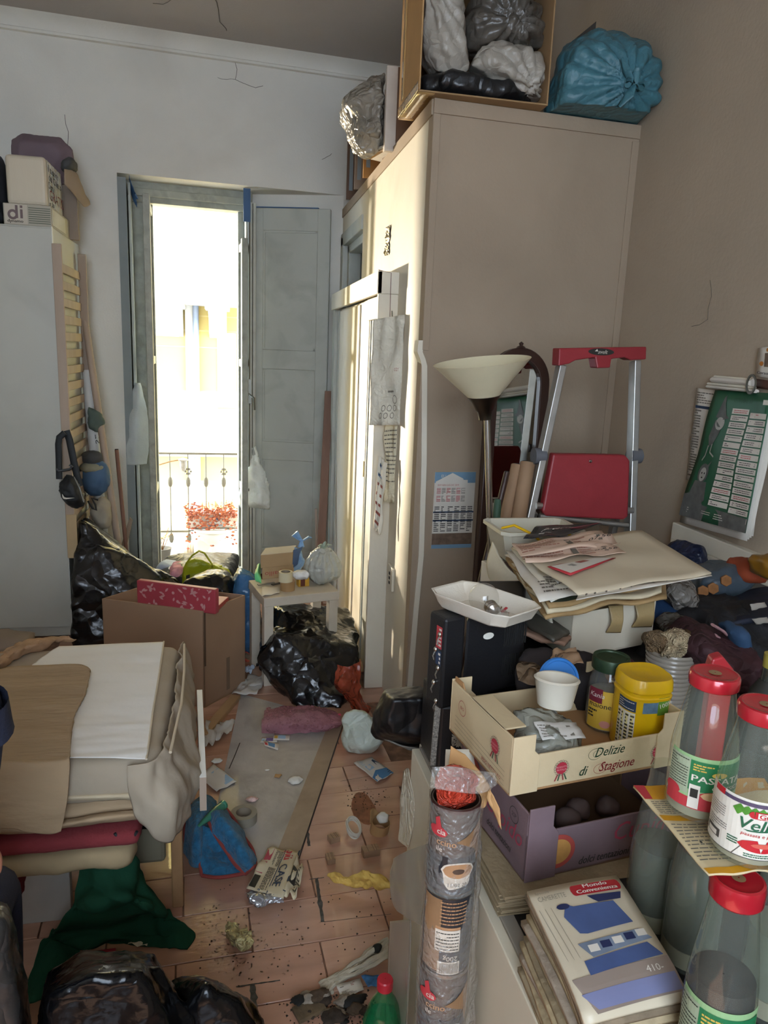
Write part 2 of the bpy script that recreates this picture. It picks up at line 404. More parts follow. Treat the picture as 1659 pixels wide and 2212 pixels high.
# ceiling, cove and walls
struct(MB().box(-2.2, XR + 0.2, -1.7, 5.5, ZCEIL, ZCEIL + 0.12), 'ceiling', ceilm)
sL = -2.6
fw = MB(); OPL, OPT = -1.384, 2.592
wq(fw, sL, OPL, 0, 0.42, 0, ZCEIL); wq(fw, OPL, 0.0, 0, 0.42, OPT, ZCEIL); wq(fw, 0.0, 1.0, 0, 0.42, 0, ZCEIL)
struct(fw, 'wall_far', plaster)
# splayed right reveal of the balcony door recess
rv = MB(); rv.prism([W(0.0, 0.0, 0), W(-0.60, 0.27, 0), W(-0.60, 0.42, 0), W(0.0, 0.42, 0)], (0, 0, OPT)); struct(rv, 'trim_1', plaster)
cv = MB()
prof = [(0, 3.275), (-0.022, 3.278), (-0.024, 3.292), (-0.014, 3.298), (-0.02, 3.318), (-0.045, 3.345), (-0.075, 3.358), (-0.085, ZCEIL), (0, ZCEIL)]
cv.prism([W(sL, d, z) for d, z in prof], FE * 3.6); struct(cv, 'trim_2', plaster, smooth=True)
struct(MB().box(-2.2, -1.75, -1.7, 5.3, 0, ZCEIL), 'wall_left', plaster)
# wall behind the camera with an opening added for the fill lamp
bk = MB()
bk.box(-1.75, -1.0, -1.72, -1.5, 0, ZCEIL); bk.box(0.6, XR + 0.1, -1.72, -1.5, 0, ZCEIL); bk.box(-1.0, 0.6, -1.72, -1.5, 0, 1.0); bk.box(-1.0, 0.6, -1.72, -1.5, 2.95, ZCEIL)
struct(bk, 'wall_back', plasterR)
# right wall with its built-in recess
AY0, AY1, AZ0, AZ1 = 0.35, 2.245, 0.70, 1.00
rw = MB()
rw.box(XR, XR + 0.15, -1.7, AY0, 0, ZCEIL); rw.box(XR, XR + 0.15, AY1, 5.4, 0, ZCEIL)
rw.box(XR, XR + 0.15, AY0, AY1, 0, AZ0); rw.box(XR, XR + 0.15, AY0, AY1, AZ1, ZCEIL)
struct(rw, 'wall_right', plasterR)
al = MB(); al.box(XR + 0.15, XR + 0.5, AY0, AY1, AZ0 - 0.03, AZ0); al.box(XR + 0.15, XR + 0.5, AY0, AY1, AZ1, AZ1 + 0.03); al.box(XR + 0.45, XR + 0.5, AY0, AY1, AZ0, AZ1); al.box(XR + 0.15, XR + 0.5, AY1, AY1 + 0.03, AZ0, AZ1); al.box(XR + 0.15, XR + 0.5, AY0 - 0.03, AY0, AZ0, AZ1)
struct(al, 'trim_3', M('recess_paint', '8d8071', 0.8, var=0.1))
fr = MB(); fr.box(XR - 0.03, XR, AY0, AY1 + 0.07, AZ1 - 0.005, AZ1 + 0.055); fr.box(XR - 0.03, XR, AY1, AY1 + 0.07, AZ0, AZ1); fr.box(XR - 0.042, XR, AY0, AY1 + 0.02, AZ1 - 0.02, AZ1 - 0.005)
struct(fr, 'trim_4', cream, bevel=0.004)
# hairline cracks and cobwebs near the ceiling
def crack(pts, t, par, n, name='crack'):
    mb = MB()
    for a, b in zip(pts[:-1], pts[1:]):
        m_ = (a + b) / 2 + V((random.uniform(-1, 1), 0, random.uniform(-1, 1))) * (a - b).length * 0.08
        mb.tube([a, m_, b], t, 4)
    return mb.build(name, M('cobweb', '5d5751', 0.9, var=0.2), parent=par)
FW = bpy.data.objects['wall_far']
crack([onfar(*p) - FN * 0.004 for p in [(505, 118), (512, 150), (508, 172), (530, 182), (552, 190), (568, 186)]], 0.0012, FW, FN)
crack([onfar(*p) - FN * 0.004 for p in [(470, 168), (490, 172), (508, 172)]], 0.0009, FW, FN)
crack([onfar(*p) - FN * 0.004 for p in [(140, 248), (148, 285), (146, 318)]], 0.0012, FW, FN)
crack([onfar(*p) - FN * 0.004 for p in [(695, 345), (708, 338), (716, 332)]], 0.0012, FW, FN)
crack([onz(*p, ZCEIL) - V((0, 0, 0.003)) for p in [(455, -20), (472, 20), (488, 60), (500, 95)]], 0.002, bpy.data.objects['ceiling'], FN)
crack([onz(*p, ZCEIL) - V((0, 0, 0.003)) for p in [(330, 6), (352, 8), (372, -4)]], 0.0015, bpy.data.objects['ceiling'], FN)
crack([onx(*p, XR) - V((0.002, 0, 0)) for p in [(1495, 705), (1530, 690), (1538, 640), (1535, 605)]], 0.0008, bpy.data.objects['wall_right'], FN)
# ---------------------------------------------------------------- closet
AC = radians(3.2); CE = V((cos(AC), sin(AC), 0)); CN = V((-sin(AC), cos(AC), 0)); CP = onx(937, 225, XC); ZT = CP.z
def onclo(px, py, d=0.0): return onp(px, py, CP - CN * d, CN)
cw = (XR - XC) / cos(AC)
c0 = V((XC, CP.y, 0))
YD = onx(785, 470, XC).y   # far end of the solid side
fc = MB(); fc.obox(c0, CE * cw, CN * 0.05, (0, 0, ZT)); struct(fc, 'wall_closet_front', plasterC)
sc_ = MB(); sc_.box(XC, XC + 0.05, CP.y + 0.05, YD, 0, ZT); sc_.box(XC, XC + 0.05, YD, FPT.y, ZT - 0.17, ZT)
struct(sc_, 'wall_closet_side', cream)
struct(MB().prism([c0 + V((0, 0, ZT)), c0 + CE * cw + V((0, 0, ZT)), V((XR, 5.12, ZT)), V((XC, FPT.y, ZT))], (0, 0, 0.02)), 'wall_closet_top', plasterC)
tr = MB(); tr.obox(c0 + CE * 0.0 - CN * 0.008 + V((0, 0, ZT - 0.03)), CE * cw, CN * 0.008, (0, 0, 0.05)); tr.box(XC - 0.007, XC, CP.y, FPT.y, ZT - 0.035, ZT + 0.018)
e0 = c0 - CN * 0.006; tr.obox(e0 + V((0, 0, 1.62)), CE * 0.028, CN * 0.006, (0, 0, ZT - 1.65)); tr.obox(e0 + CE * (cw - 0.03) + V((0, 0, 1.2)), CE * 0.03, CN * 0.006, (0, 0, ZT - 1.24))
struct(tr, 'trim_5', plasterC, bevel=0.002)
# recessed old doorway at the far end of the closet side
dw = MB()
ya, yb = YD, FPT.y
dw.box(XC + 0.10, XC + 0.14, ya, yb, 0, 2.33)
struct(dw, 'door_3', M('dark_door', '6f7674', 0.5, var=0.08), bevel=0.003)
df = MB()
for (y0, y1, x0) in [(yb - 0.10, yb - 0.005, XC - 0.012), (yb - 0.16, yb - 0.10, XC + 0.02)]: df.box(x0, XC + 0.10, y0, y1, 0, 2.33)
df.box(XC - 0.012, XC + 0.1, ya, yb - 0.005, 2.27, 2.35); df.box(XC + 0.02, XC + 0.1, ya, yb - 0.1, 2.22, 2.27)
struct(df, 'trim_6', greyp, bevel=0.006)
# sliding-door casing standing proud of the closet side: header box, post, panels
HX = 0.632; hy0 = onx(818, 583, HX).y; hz1 = onx(818, 583, HX).z; hz0 = onx(812, 635, HX).z; hy1 = 4.84
hd = MB(); hd.box(HX, HX + 0.018, hy0, hy1, hz0, hz1); hd.box(HX, XC, hy0, hy0 + 0.012, hz0 - 0.0, hz1 - 0.004); hd.box(HX + 0.018, XC, hy0 + 0.012, hy1, hz1 - 0.018, hz1 - 0.006); hd.box(HX + 0.018, XC, hy0 + .05, hy1 - 0.1, hz0 + 0.02, hz0 + 0.034)
struct(hd, 'trim_7', cream, bevel=0.002)
ps = MB(); ps.box(HX + 0.004, XC, hy0 + 0.004, hy0 + 0.03, 0, hz0); struct(ps, 'trim_8', cream, bevel=0.002)
b1 = MB(); b1.box(HX + 0.03, XC, hy0 + 0.10, hy0 + 0.42, hz0 - 0.10, hz0); struct(b1, 'trim_9', cream, bevel=0.003)
def sidey(px, x): return onx(px, 1000, x).y
pn_ = MB(); x1 = HX + 0.045
pn_.box(x1, x1 + 0.02, hy0 + 0.05, hy0 + 0.36, 0, hz0 - 0.1); pn_.box(x1 - 0.006, x1 + 0.014, hy0 + 0.36, hy0 + 0.375, 0, hz0 - 0.1)
pn_.box(x1 - 0.006, x1, hy0 + 0.05, hy0 + 0.33, 1.32, 1.328)
struct(pn_, 'trim_10', greyp, bevel=0.002)
dl = MB(); dl.box(x1, x1 + 0.036, hy0 + 0.39, hy1 - 0.14, 0.01, hz0); dl.box(x1 - 0.008, x1, hy0 + 0.39, hy0 + 0.53, 0.01, hz0); dl.box(x1 - 0.008, x1, hy0 + 0.68, hy1 - 0.14, 0.01, hz0 - 0.01)
struct(dl, 'door_1', cream, bevel=0.002)
jm = MB(); jm.box(HX + 0.01, XC, hy1 - 0.10, hy1 - 0.01, 0, hz0); jm.box(HX + 0.03, XC, hy1 - 0.14, hy1 - 0.10, 0, hz0); struct(jm, 'trim_11', greyp, bevel=0.003)
lk = MB(); lk.box(x1 - 0.012, x1 - 0.006, hy0 + 0.40, hy0 + 0.42, 0.98, 1.06); lk.build('latch', M('brass', '9c8450', 0.4, 1.0), parent=bpy.data.objects['door_1'])
ck = MB(); ck.tube([V((HX - 0.002, hy0 - 0.004, hz1)), V((HX + 0.055, hy0 - 0.006, hz1 - 0.01)), V((HX + 0.058, hy0 - 0.006, hz0 - 0.35))], 0.0012, 5)
tag(ck.build('dark_string', M('dark_red_cord', '5c1d20', 0.7), loc=(HX, hy0, hz1)), 'dark red string running down the cut end of the cream door header', 'string')
# crumpled foil-patched hole in the closet side, plug plate
def sd(px, py): return onx(px, py, XC)
fo = MB(); a_ = sd(838, 487)
pts = [sd(*p) for p in [(836, 492), (845, 486), (846, 505), (842, 520), (845, 535), (841, 550), (834, 553), (832, 535), (835, 520), (828, 518), (836, 505)]]
fo.sheet(lambda u, v: pts[0] * (1 - u) * (1 - v) + pts[1] * u * (1 - v) + pts[6] * (1 - u) * v + pts[5] * u * v + V((-0.004 - 0.012 * abs(noise.noise(V((u * 4, v * 9, 3)))), 0.03 * noise.noise(V((v * 6, u, 1))), 0)), 8, 20)
tag(fo.build('foil_patch', M('foil', 'c9bd9c', 0.25, 0.9, var=0.3, vs=40), loc=a_, smooth=False, solid=0.001), 'torn strip of shiny foil stuck on the cream closet side above the header', 'foil')
pl = sd(847, 1247); sk = T('wall_socket', 'small cream socket plate low on the sunlit closet side', 'socket', pl)
MB().obox(pl + V((-0.012, -0.05, -0.055)), (0.012, 0, 0), (0, 0.10, 0), (0, 0, 0.11)).build('plate', cream, parent=sk, bevel=0.003)
q = MB()
for k in range(3): q.obox(pl + V((-0.0145, -0.008, -0.03 + k * 0.022)), (0.003, 0, 0), (0, 0.016, 0), (0, 0, 0.012))
q.build('socket_hole', dark, parent=sk)
# loose board edge of the closet corner where the plaster bulges
bl = MB()
prf = [(905, 735), (902, 760), (908, 775), (912, 790), (911, 1000), (905, 1200), (893, 1330), (880, 1490)]
P_ = [ony(x, y, CP.y - 0.004) for x, y in prf]
for a, b in zip(P_[:-1], P_[1:]):
    bl.add([a, b, b + V((0.0, 0.06, 0)), a + V((0.0, 0.06, 0)), a + V((0.02, 0.0, 0)), b + V((0.02, 0.0, 0))], [(0, 1, 2, 3), (0, 4, 5, 1)])
struct(bl, 'trim_12', cream, solid=0.003)
# ---------------------------------------------------------------- balcony door, leaves and shutters
g = M('window_glass', 'e8f0f0', 0.02, var=0, film=0.03)
w1 = MB()
L0 = -1.30; RG = -0.615    # frame's outer left and right along the wall
fz = 2.50
wq(w1, OPL - 0.02, L0 + 0.07, 0.20, 0.30, 0, fz); wq(w1, RG - 0.04, RG + 0.06, 0.22, 0.30, 0, fz); wq(w1, OPL, RG + 0.05, 0.19, 0.30, fz - 0.03, OPT + 0.01)
wq(w1, OPL + 0.02, RG + 0.02, 0.165, 0.19, fz + 0.005, fz + 0.05)
wq(w1, OPL, RG, 0.20, 0.30, -0.02, 0.02)
WIN = struct(w1, 'window_1', oldp, bevel=0.005)
def leaf(s_h, ang, w, z0, z1, name, m, d_h=0.22, th=0.04, panes=True, hand=1):
    h = W(s_h, d_h, 0); a = AF + ang; e = V((cos(a), sin(a), 0)); n = V((-sin(a), cos(a), 0))
    mb = MB()
    mb.obox(h + V((0, 0, z0)), e * 0.055, n * th, (0, 0, z1 - z0)); mb.obox(h + e * (w - 0.055) + V((0, 0, z0)), e * 0.055, n * th, (0, 0, z1 - z0))
    for z in (z0, z0 + 0.62, z0 + 1.45, z1 - 0.07): mb.obox(h + e * 0.05 + V((0, 0, z)) + n * 0.004, e * (w - 0.1), n * (th - 0.008), (0, 0, 0.05))
    o = mb.build(name, m, parent=WIN, bevel=0.004)
    gm = MB(); gm.obox(h + e * 0.05 + n * (th * 0.45) + V((0, 0, z0 + 0.04)), e * (w - 0.1), n * 0.003, (0, 0, z1 - z0 - 0.1))
    gm.build('pane', g, parent=o)
    return o, h, e, n
leaf(L0 + 0.075, radians(-92), 0.40, 0.03, 2.46, 'glazed_leaf', oldp, hand=1)
leaf(RG - 0.045, radians(-88), 0.24, 0.03, 2.28, 'glazed_leaf', oldp)
lf2 = MB(); hh = W(RG + 0.0, 0.20, 0)
for k, (dx, w_) in enumerate([(0.0, 0.022), (0.028, 0.016), (0.05, 0.02)]): lf2.obox(hh + FE * dx + V((0, 0, 0.02)), FE * w_, -FN * (0.10 - k * 0.02), (0, 0, 2.50))
lf2.build('moulded_post', M('pale_edge', 'bdbcae', 0.5, var=0.1, dirt='8d8e84', ds=6), parent=WIN, bevel=0.003)
bolt = MB(); b_ = hh + FE * 0.02 - FN * 0.11
bolt.tube([b_ + V((0, 0, 0.6)), b_ + V((0, 0, 2.4))], 0.006, 8); bolt.obox(b_ + V((-0.015, -0.012, 1.24)), (0.03, 0, 0), (0, 0.02, 0), (0, 0, 0.16)); bolt.tube([b_ + V((0.0, -0.01, 1.30)), b_ + V((0.03, -0.05, 1.28)), b_ + V((0.035, -0.055, 1.20))], 0.007, 8)
bolt.build('bolt', M('dull_metal', '77756c', 0.4, 0.8), parent=WIN, smooth=True)
# inner shutters: the right one folded open against the splay, the left one edge-on
def shutter(name, o, e, w, z0, z1, th=0.03):
    e = V(e).normalized(); n = V((e.y, -e.x, 0))   # n towards the room
    mb = MB(); o = V(o)
    mb.obox(o + V((0, 0, z0)), e * w, n * th * 0.6, (0, 0, z1 - z0))
    for (a, b) in [(0, 0.085), (w - 0.085, w)]: mb.obox(o + e * a + V((0, 0, z0)), e * (b - a), n * th, (0, 0, z1 - z0))
    for (a, b) in [(z0, z0 + 0.16), (z0 + 0.80, z0 + 0.93), (z0 + 1.42, z0 + 1.55), (z1 - 0.14, z1)]: mb.obox(o + V((0, 0, a)) + e * 0.08, e * (w - 0.16), n * th, (0, 0, b - a))
    s_ = struct(mb, name, greyp, bevel=0.006)
    mo = MB()
    for (a, b) in [(z0 + 0.16, z0 + 0.80), (z0 + 0.93, z0 + 1.42), (z0 + 1.55, z1 - 0.14)]:
        for (p, l, up) in [((0.085, a), w - 0.17, 0), ((0.085, b - 0.012), w - 0.17, 0), ((0.085, a), b - a, 1), ((w - 0.097, a), b - a, 1)]:
            q = o + e * p[0] + V((0, 0, p[1])) + n * th * 0.6
            mo.obox(q, e * (0.012 if up else l), n * 0.008, (0, 0, l if up else 0.012))
    mo.build('moulding', greyp, parent=s_)
    return s_
so = W(-0.565, 0.215, 0); se = W(-0.075, 0.015, 0) - so
SHR = shutter('door_2', so, se, se.length, 0.05, 2.50)
blue = M('blue_primer', '3f5f86', 0.6, var=0.15)
nb = V((se.y, -se.x, 0)).normalized()
q0_ = onfar(526, 478, 0.06)
MB().obox(q0_, FE * (onfar(541, 478, 0.06) - q0_).length, FN * 0.01, (0, 0, onfar(526, 406, 0.06).z - q0_.z)).build('blue_tape', blue, parent=SHR)
MB().obox(so + se.normalized() * 0.02 + V((0, 0, 2.50)), se.normalized() * (se.length - 0.1), nb * 0.03, (0, 0, 0.006)).build('blue_edge', blue, parent=SHR)
ls = MB()
for k, (s_, d0, d1, z1) in enumerate([(OPL + 0.012, 0.01, 0.20, 2.54), (OPL + 0.034, 0.03, 0.20, 2.54), (OPL + 0.058, 0.03, 0.19, 2.53)]): ls.obox(W(s_, d0, 0.02), FE * 0.016, FN * (d1 - d0), (0, 0, z1))
struct(ls, 'door_4', greyp, bevel=0.004)
bs_ = MB(); bs_.obox(W(OPL + 0.0, -0.004, 0.0), FE * 0.05, FN * 0.012, (0, 0, 2.57)); struct(bs_, 'trim_13', M('blue_grey_strip', '858b89', 0.6, var=0.08))  # plain blue-grey strip at the left edge of the door recess
# ragged blue tape at the frame's top left
rg = MB()
rg.sheet(lambda u, v: W(OPL + 0.07 + 0.035 * u + 0.02 * noise.noise(V((u, v * 4, 1))), 0.0 + 0.15 * v - 0.01, 2.585 - 0.10 * u - 0.05 * v + 0.03 * noise.noise(V((u * 3, v * 5, 2)))), 6, 8)
tag(rg.build('tape_rag', blue, loc=W(OPL + 0.09, 0.05, 2.55), solid=0.002), 'ragged blue rag of tape hanging at the top of the left door frame', 'tape')
# ---------------------------------------------------------------- outside: balcony and house opposite
bal = MB(); bal.box(-2.2, 1.6, 5.40, 6.45, -0.15, -0.03)
struct(bal, 'balcony_floor', M('balcony_stone', 'c9c2b4', 0.7, var=0.1, dirt='8d8272', ds=6))
YF = 13.0
stucco = M('stucco_yellow', 'b39a58', 0.9, var=0.05, vs=2, bump=0.1, bs=20)
stone = M('pale_stone', 'b9b2a4', 0.85, var=0.04)
H_ = T('house', 'pale yellow stucco house across the street with balcony slab and corbels', 'building', (-0.7, YF, -6))
def fx(px, py, d=0.0): return ony(px, py, YF - d)
MB().box(-9, 9, YF, YF + 0.5, -6, 14).build('wall', stucco, parent=H_)
zs = fx(430, 655, 0.9).z
sl = MB(); sl.box(-4.5, 4.5, YF - 0.9, YF, zs, zs + 0.28); sl.box(-4.5, 4.5, YF - 0.95, YF, zs + 0.28, zs + 0.36); sl.build('balcony_slab', stone, parent=H_)
MB().box(-4.5, 4.5, YF - 0.95, YF - 0.85, zs + 0.36, zs + 1.45).build('parapet', stone, parent=H_)
for px in (372, 470):
    p = fx(px, 672, 0.5)
    k = MB(); k.prism([(p.x - 0.14, YF, zs), (p.x - 0.14, YF - 0.75, zs), (p.x - 0.14, YF - 0.72, zs - 0.12), (p.x - 0.14, YF - 0.45, zs - 0.2), (p.x - 0.14, YF - 0.35, zs - 0.42), (p.x - 0.14, YF, zs - 0.5)], (0.28, 0, 0)); k.box(p.x - 0.19, p.x + 0.19, YF - 0.8, YF, zs - 0.07, zs)
    k.build('corbel', stone, parent=H_)
p0, p1 = fx(401, 730), fx(418, 730); MB().box(p0.x, p1.x, YF - 0.08, YF, -6, zs).build('pilaster', stone, parent=H_)
pp_ = fx(424, 730); dp = MB(); dp.tube([(pp_.x, YF - 0.12, -6), (pp_.x, YF - 0.12, zs)], 0.05, 10); dp.build('drainpipe', M('grey_pipe', '7a8088', 0.5), parent=H_, smooth=True)
gr = MB()
for y in (680, 712, 748): zz = fx(380, y).z; gr.box(-4.4, 4.4, YF - 0.006, YF, zz - 0.012, zz + 0.012)
gr.build('wall_groove', M('groove', 'bba468', 0.9), parent=H_)
q = fx(345, 685); rz_ = MB(); mpp = flat((q.x, YF - 0.03, q.z), (1, 0, 0), (0, 0, 1)); rz_.ring(mpp, 0, 0, 0.22, 0.05, w=0.01); rz_.ring(mpp, 0, 0, 0.10, 0.04, w=0.01); rz_.box(q.x - 0.3, q.x + 0.3, YF - 0.03, YF, q.z - 0.3, q.z + 0.3)
rz_.build('rosette_panel', stone, parent=H_)
def louvre(px0, px1, py0, py1, c, name='shutter'):
    a, b = fx(px0, py1), fx(px1, py0); mb = MB()
    mb.box(a.x, b.x, YF - 0.05, YF, a.z, b.z)
    n = int((b.z - a.z) / 0.075)
    for i in range(n): z = a.z + (b.z - a.z) * (i + 0.3) / n; mb.obox((a.x + 0.05, YF - 0.085, z), (b.x - a.x - 0.1, 0, 0), (0, 0.03, 0.04), (0, 0, 0.012))
    return mb.build(name, M('shutter_' + c, c, 0.6), parent=H_)
louvre(484, 505, 738, 866, 'b3a79a'); a, b = fx(470, 880), fx(510, 720); MB().box(a.x, b.x, YF - 0.02, YF, a.z, b.z).build('window_surround', stone, parent=H_)
louvre(300, 322, 735, 880, 'b98a80'); louvre(300, 330, 450, 590, 'b98a80')
zz = fx(400, 968).z; MB().box(-4.4, 4.4, YF - 0.3, YF, zz - 0.1, zz).build('sill_course', stone, parent=H_)
struct(MB().box(-12, 12, 5.45, 13.4, -6.3, -6), 'street', M('asphalt', '8a8782', 0.9))
# railing
YR = 6.3
zr = ony(430, 980, YR).z
R_ = T('balcony_railing', 'thin wrought iron balcony railing with leaf and flower ornaments', 'railing', (-0.3, YR, -0.03))
iron = M('iron', '5d5a50', 0.5, 0.6, var=0.2)
tp = MB(); tp.box(-1.9, 1.5, YR - 0.012, YR + 0.012, zr - 0.008, zr + 0.008); tp.build('rail', iron, parent=R_)
tp = MB(); tp.box(-1.9, 1.5, YR - 0.01, YR + 0.01, 0.06, 0.075); tp.build('rail', iron, parent=R_)
xb = ony(368, 1050, YR).x; stp = 0.145
for k in range(-7, 11):
    x = xb + stp * k; mb = MB(); mb.tube([(x, YR, -0.03), (x, YR, zr)], 0.005, 6)
    for z, sh in ((zr - 0.24, 0), (zr - 0.72, 0)): mb.ball((x, YR, z), (0.02, 0.008, 0.045), 5)
    if k % 2:
        for a in range(6): mb.ball((x + 0.022 * cos(a * pi / 3), YR, zr - 0.15 + 0.022 * sin(a * pi / 3)), 0.011, 4)
    mb.build('baluster', iron, parent=R_, smooth=True)
# ================================================================== ON TOP OF THE CLOSET
card = M('cardboard', 'b08a5c', 0.8, var=0.08, vs=5, bump=0.08, bs=80, dirt='8a6a45', ds=6, dk=0.3)
cardin = M('cardboard_inside', '9c7d58', 0.85, var=0.1, dirt='6e563b', ds=5, dk=0.4)
cardg = M('cardboard_grey', '8f7f70', 0.8, var=0.06, bump=0.06, bs=80, dirt='75665a', ds=4, dk=0.4)
tape = M('packing_tape', 'c09a62', 0.12, var=0.15, bump=0.25, bs=30, coat=0.6)
greybag = M('grey_plastic_bag', 'a39c90', 0.38, var=0.15, vs=8, bump=0.3, bs=40, crease=0.5, cs=10, dirt='6f675c', ds=5, dk=0.4)
whitebag = M('white_plastic_bag', 'e4e6e2', 0.35, var=0.06, bump=0.25, bs=45, crease=0.4, cs=14)
smoke = M('smoky_film_bag', '56514a', 0.3, var=0.35, vs=6, bump=0.35, bs=30, crease=0.6, cs=9)
blackbag = M('black_bin_bag', '0c0d10', 0.24, var=0.2, vs=8, bump=0.3, bs=22, crease=0.85, cs=7, spec=0.7)
blackbag2 = M('dull_black_bin_bag', '191a1c', 0.34, var=0.2, vs=8, bump=0.35, bs=26, crease=0.5, cs=9, spec=0.6)
teal = M('turquoise_film_bag', '467480', 0.42, var=0.18, vs=7, bump=0.25, bs=45, crease=0.35, cs=12, dirt='2c636c', ds=4, dk=0.5)
def obox_open(name, label, cat, o, a, b, h, mat, matin, th=0.005, flaps=(), bevel=0.0015, open_dir='up', group=None, extra=None):
    """open carton from corner o with edge vectors a, b (ground) and height h; separate side panels"""
    o, a, b = V(o), V(a), V(b); up = V((0, 0, h))
    t = T(name, label, cat, o + (a + b) / 2, group)
    ea, eb = a.normalized() * th, b.normalized() * th
    MB().obox(o, a, b, (0, 0, th)).build('bottom', matin, parent=t)
    for (p, e1, e2) in [(o, a, eb), (o + b - eb, a, eb), (o, ea, b), (o + a - ea, ea, b)]:
        MB().obox(p, e1, e2, up).build('side_panel', mat, parent=t, bevel=bevel)
    return t
# big carton lying on its side, open towards the room
bx0, bx1, by0, by1, bz0 = 0.655, 1.142, 2.785, 3.12, ZT + 0.021
bz1 = 2.93
B1 = T('cardboard_box', 'large tan cardboard box stuffed with plastic bags on the closet top', 'box', ((bx0 + bx1) / 2, by0, bz0))
MB().box(bx0, bx1, by0, by1, bz0, bz0 + 0.006).build('bottom_panel', cardin, parent=B1, bevel=0.002)
MB().box(bx0, bx0 + 0.006, by0, by1, bz0 + 0.006, bz1).build('side_panel', card, parent=B1, bevel=0.002)
MB().box(bx1 - 0.006, bx1, by0, by1, bz0 + 0.006, bz1).build('side_panel', cardin, parent=B1, bevel=0.002)
MB().box(bx0, bx1, by0, by1, bz1, bz1 + 0.006).build('top_panel', cardin, parent=B1, bevel=0.002)
MB().box(bx0, bx1, by1 - 0.006, by1, bz0, bz1).build('back_panel', cardin, parent=B1)
tp = MB(); tp.sheet(lambda u, v: V((bx0 - 0.0015 - 0.003 * abs(noise.noise(V((u * 30, v * 6, 0)))), by0 + (by1 - by0) * u, bz0 - 0.0 + 0.035 * v + 0.004 * noise.noise(V((u * 9, v, 5))))), 40, 4)
tp.sheet(lambda u, v: V((bx0 + 0.06 * v, by0 + (by1 - by0) * u, bz0 - 0.002)), 10, 2)
tp.sheet(lambda u, v: V((bx0 - 0.0012, by0 + (by1 - by0) * 0.72 + 0.008 * noise.noise(V((v * 9, 0, 1))) + 0.05 * u, bz0 + 0.05 + (bz1 - bz0 - 0.06) * v)), 2, 20)
tp.build('packing_tape', tape, parent=B1, solid=0.0006, smooth=True)
def hb(name, label, pxs, y0, y1, mat, cat='bag', **kw):
    """hull from a pixel outline seen at depth y0, bulging back to y1"""
    ps = [ony(px, py, y0 + 0.25 * (y1 - y0)) for px, py in pxs]
    c = sum(ps, V((0, 0, 0))) / len(ps); cf = c.copy(); cf.y = y0
    fr = [cf + (p - c) * 0.62 + V((0, y0 - cf.y, 0)) for p in ps]
    for p in fr: p.y = y0
    bkp = []
    for p in ps: q = c + (p - c) * 0.8; q.y = y1; bkp.append(q)
    return hull(name, ps + fr + bkp, mat, label, cat, **kw)
hb('grey_bag', 'long pale grey plastic bag standing in the left of the closet-top box', [(917, 20), (935, -40), (985, -30), (1003, 30), (1015, 150), (995, 172), (945, 150), (922, 100)], 2.80, 3.0, greybag, knot=tuple(ony(935, -30, 2.8)) + (0, -1, 0), kamp=0.022, kn=19, amp=0.012, sc=8, seed=2, vox=0.008)
hb('smoky_bag', 'dark smoky translucent bag at the top of the closet-top box', [(1005, 60), (1020, 0), (1060, -50), (1130, -50), (1172, 20), (1172, 95), (1130, 105), (1075, 92), (1018, 108)], 2.82, 3.05, smoke, knot=tuple(ony(1120, 40, 2.8)) + (0, -1, 0), kamp=0.03, kn=13, amp=0.014, sc=8, seed=4, vox=0.009)
hb('white_bag', 'puffed pale plastic bag sagging from the lower right of the closet-top box', [(1020, 140), (1045, 95), (1110, 92), (1165, 120), (1176, 165), (1165, 212), (1145, 212), (1135, 172), (1060, 168)], 2.79, 2.98, greybag, knot=tuple(ony(1150, 190, 2.8)) + (0, -1, 0), kamp=0.025, kn=13, amp=0.012, sc=9, seed=6, vox=0.008)
hb('black_bag', 'flat black bin bag along the bottom of the closet-top box', [(912, 170), (935, 155), (1000, 172), (1080, 180), (1140, 190), (1150, 222), (1090, 232), (980, 212), (915, 196)], 2.79, 3.06, blackbag2, amp=0.012, sc=10, seed=8, vox=0.009, floor=bz0 + 0.007)
# turquoise bag with its knot
kn = ony(1362, 182, 2.70)
tb_pts = [ony(px, py, 2.90) for px, py in [(1178, 248), (1200, 180), (1215, 110), (1250, 88), (1300, 66), (1345, 75), (1405, 92), (1448, 130), (1452, 215), (1432, 258), (1390, 272), (1300, 262)]]
tb_pts += [ony(px, py, 2.75) for px, py in [(1225, 150), (1250, 110), (1310, 95), (1400, 110), (1432, 150), (1430, 215), (1395, 245), (1310, 245), (1225, 235)]] + [kn + V((0, -0.0, 0))]
tb_pts += [ony(px, py, 3.10) for px, py in [(1230, 100), (1420, 100), (1425, 200), (1230, 210)]]
for p in tb_pts: p.x = min(p.x, XR - 0.02)
TB = hull('tied_bag', tb_pts, teal, 'large tied turquoise plastic bag on the closet top against the wall', 'bag', vox=0.008, amp=0.012, sc=7, seed=3, knot=(kn.x, kn.y, kn.z, 0, -1, 0), kamp=0.035, kn=16, floor=ZT + 0.022)
kb = MB()
for a in range(3):
    q0 = kn + V((0.02 * cos(a * 2.1), 0.01, 0.02 * sin(a * 2.1)))
    kb.tube([q0, kn + V((0.0, -0.03, 0.0)), kn + V((0.03 * cos(a * 2.1 + 1.5), -0.035, 0.03 * sin(a * 2.1 + 1.5))), q0 + V((0.01, 0.0, 0.02))], [0.012, 0.014, 0.013, 0.01], 10)
kb.tube([kn + V((-0.005, -0.02, 0)), kn + V((-0.035, -0.03, 0.03)), kn + V((-0.05, -0.012, 0.075))], [0.012, 0.018, 0.006], 10, flat=0.4)
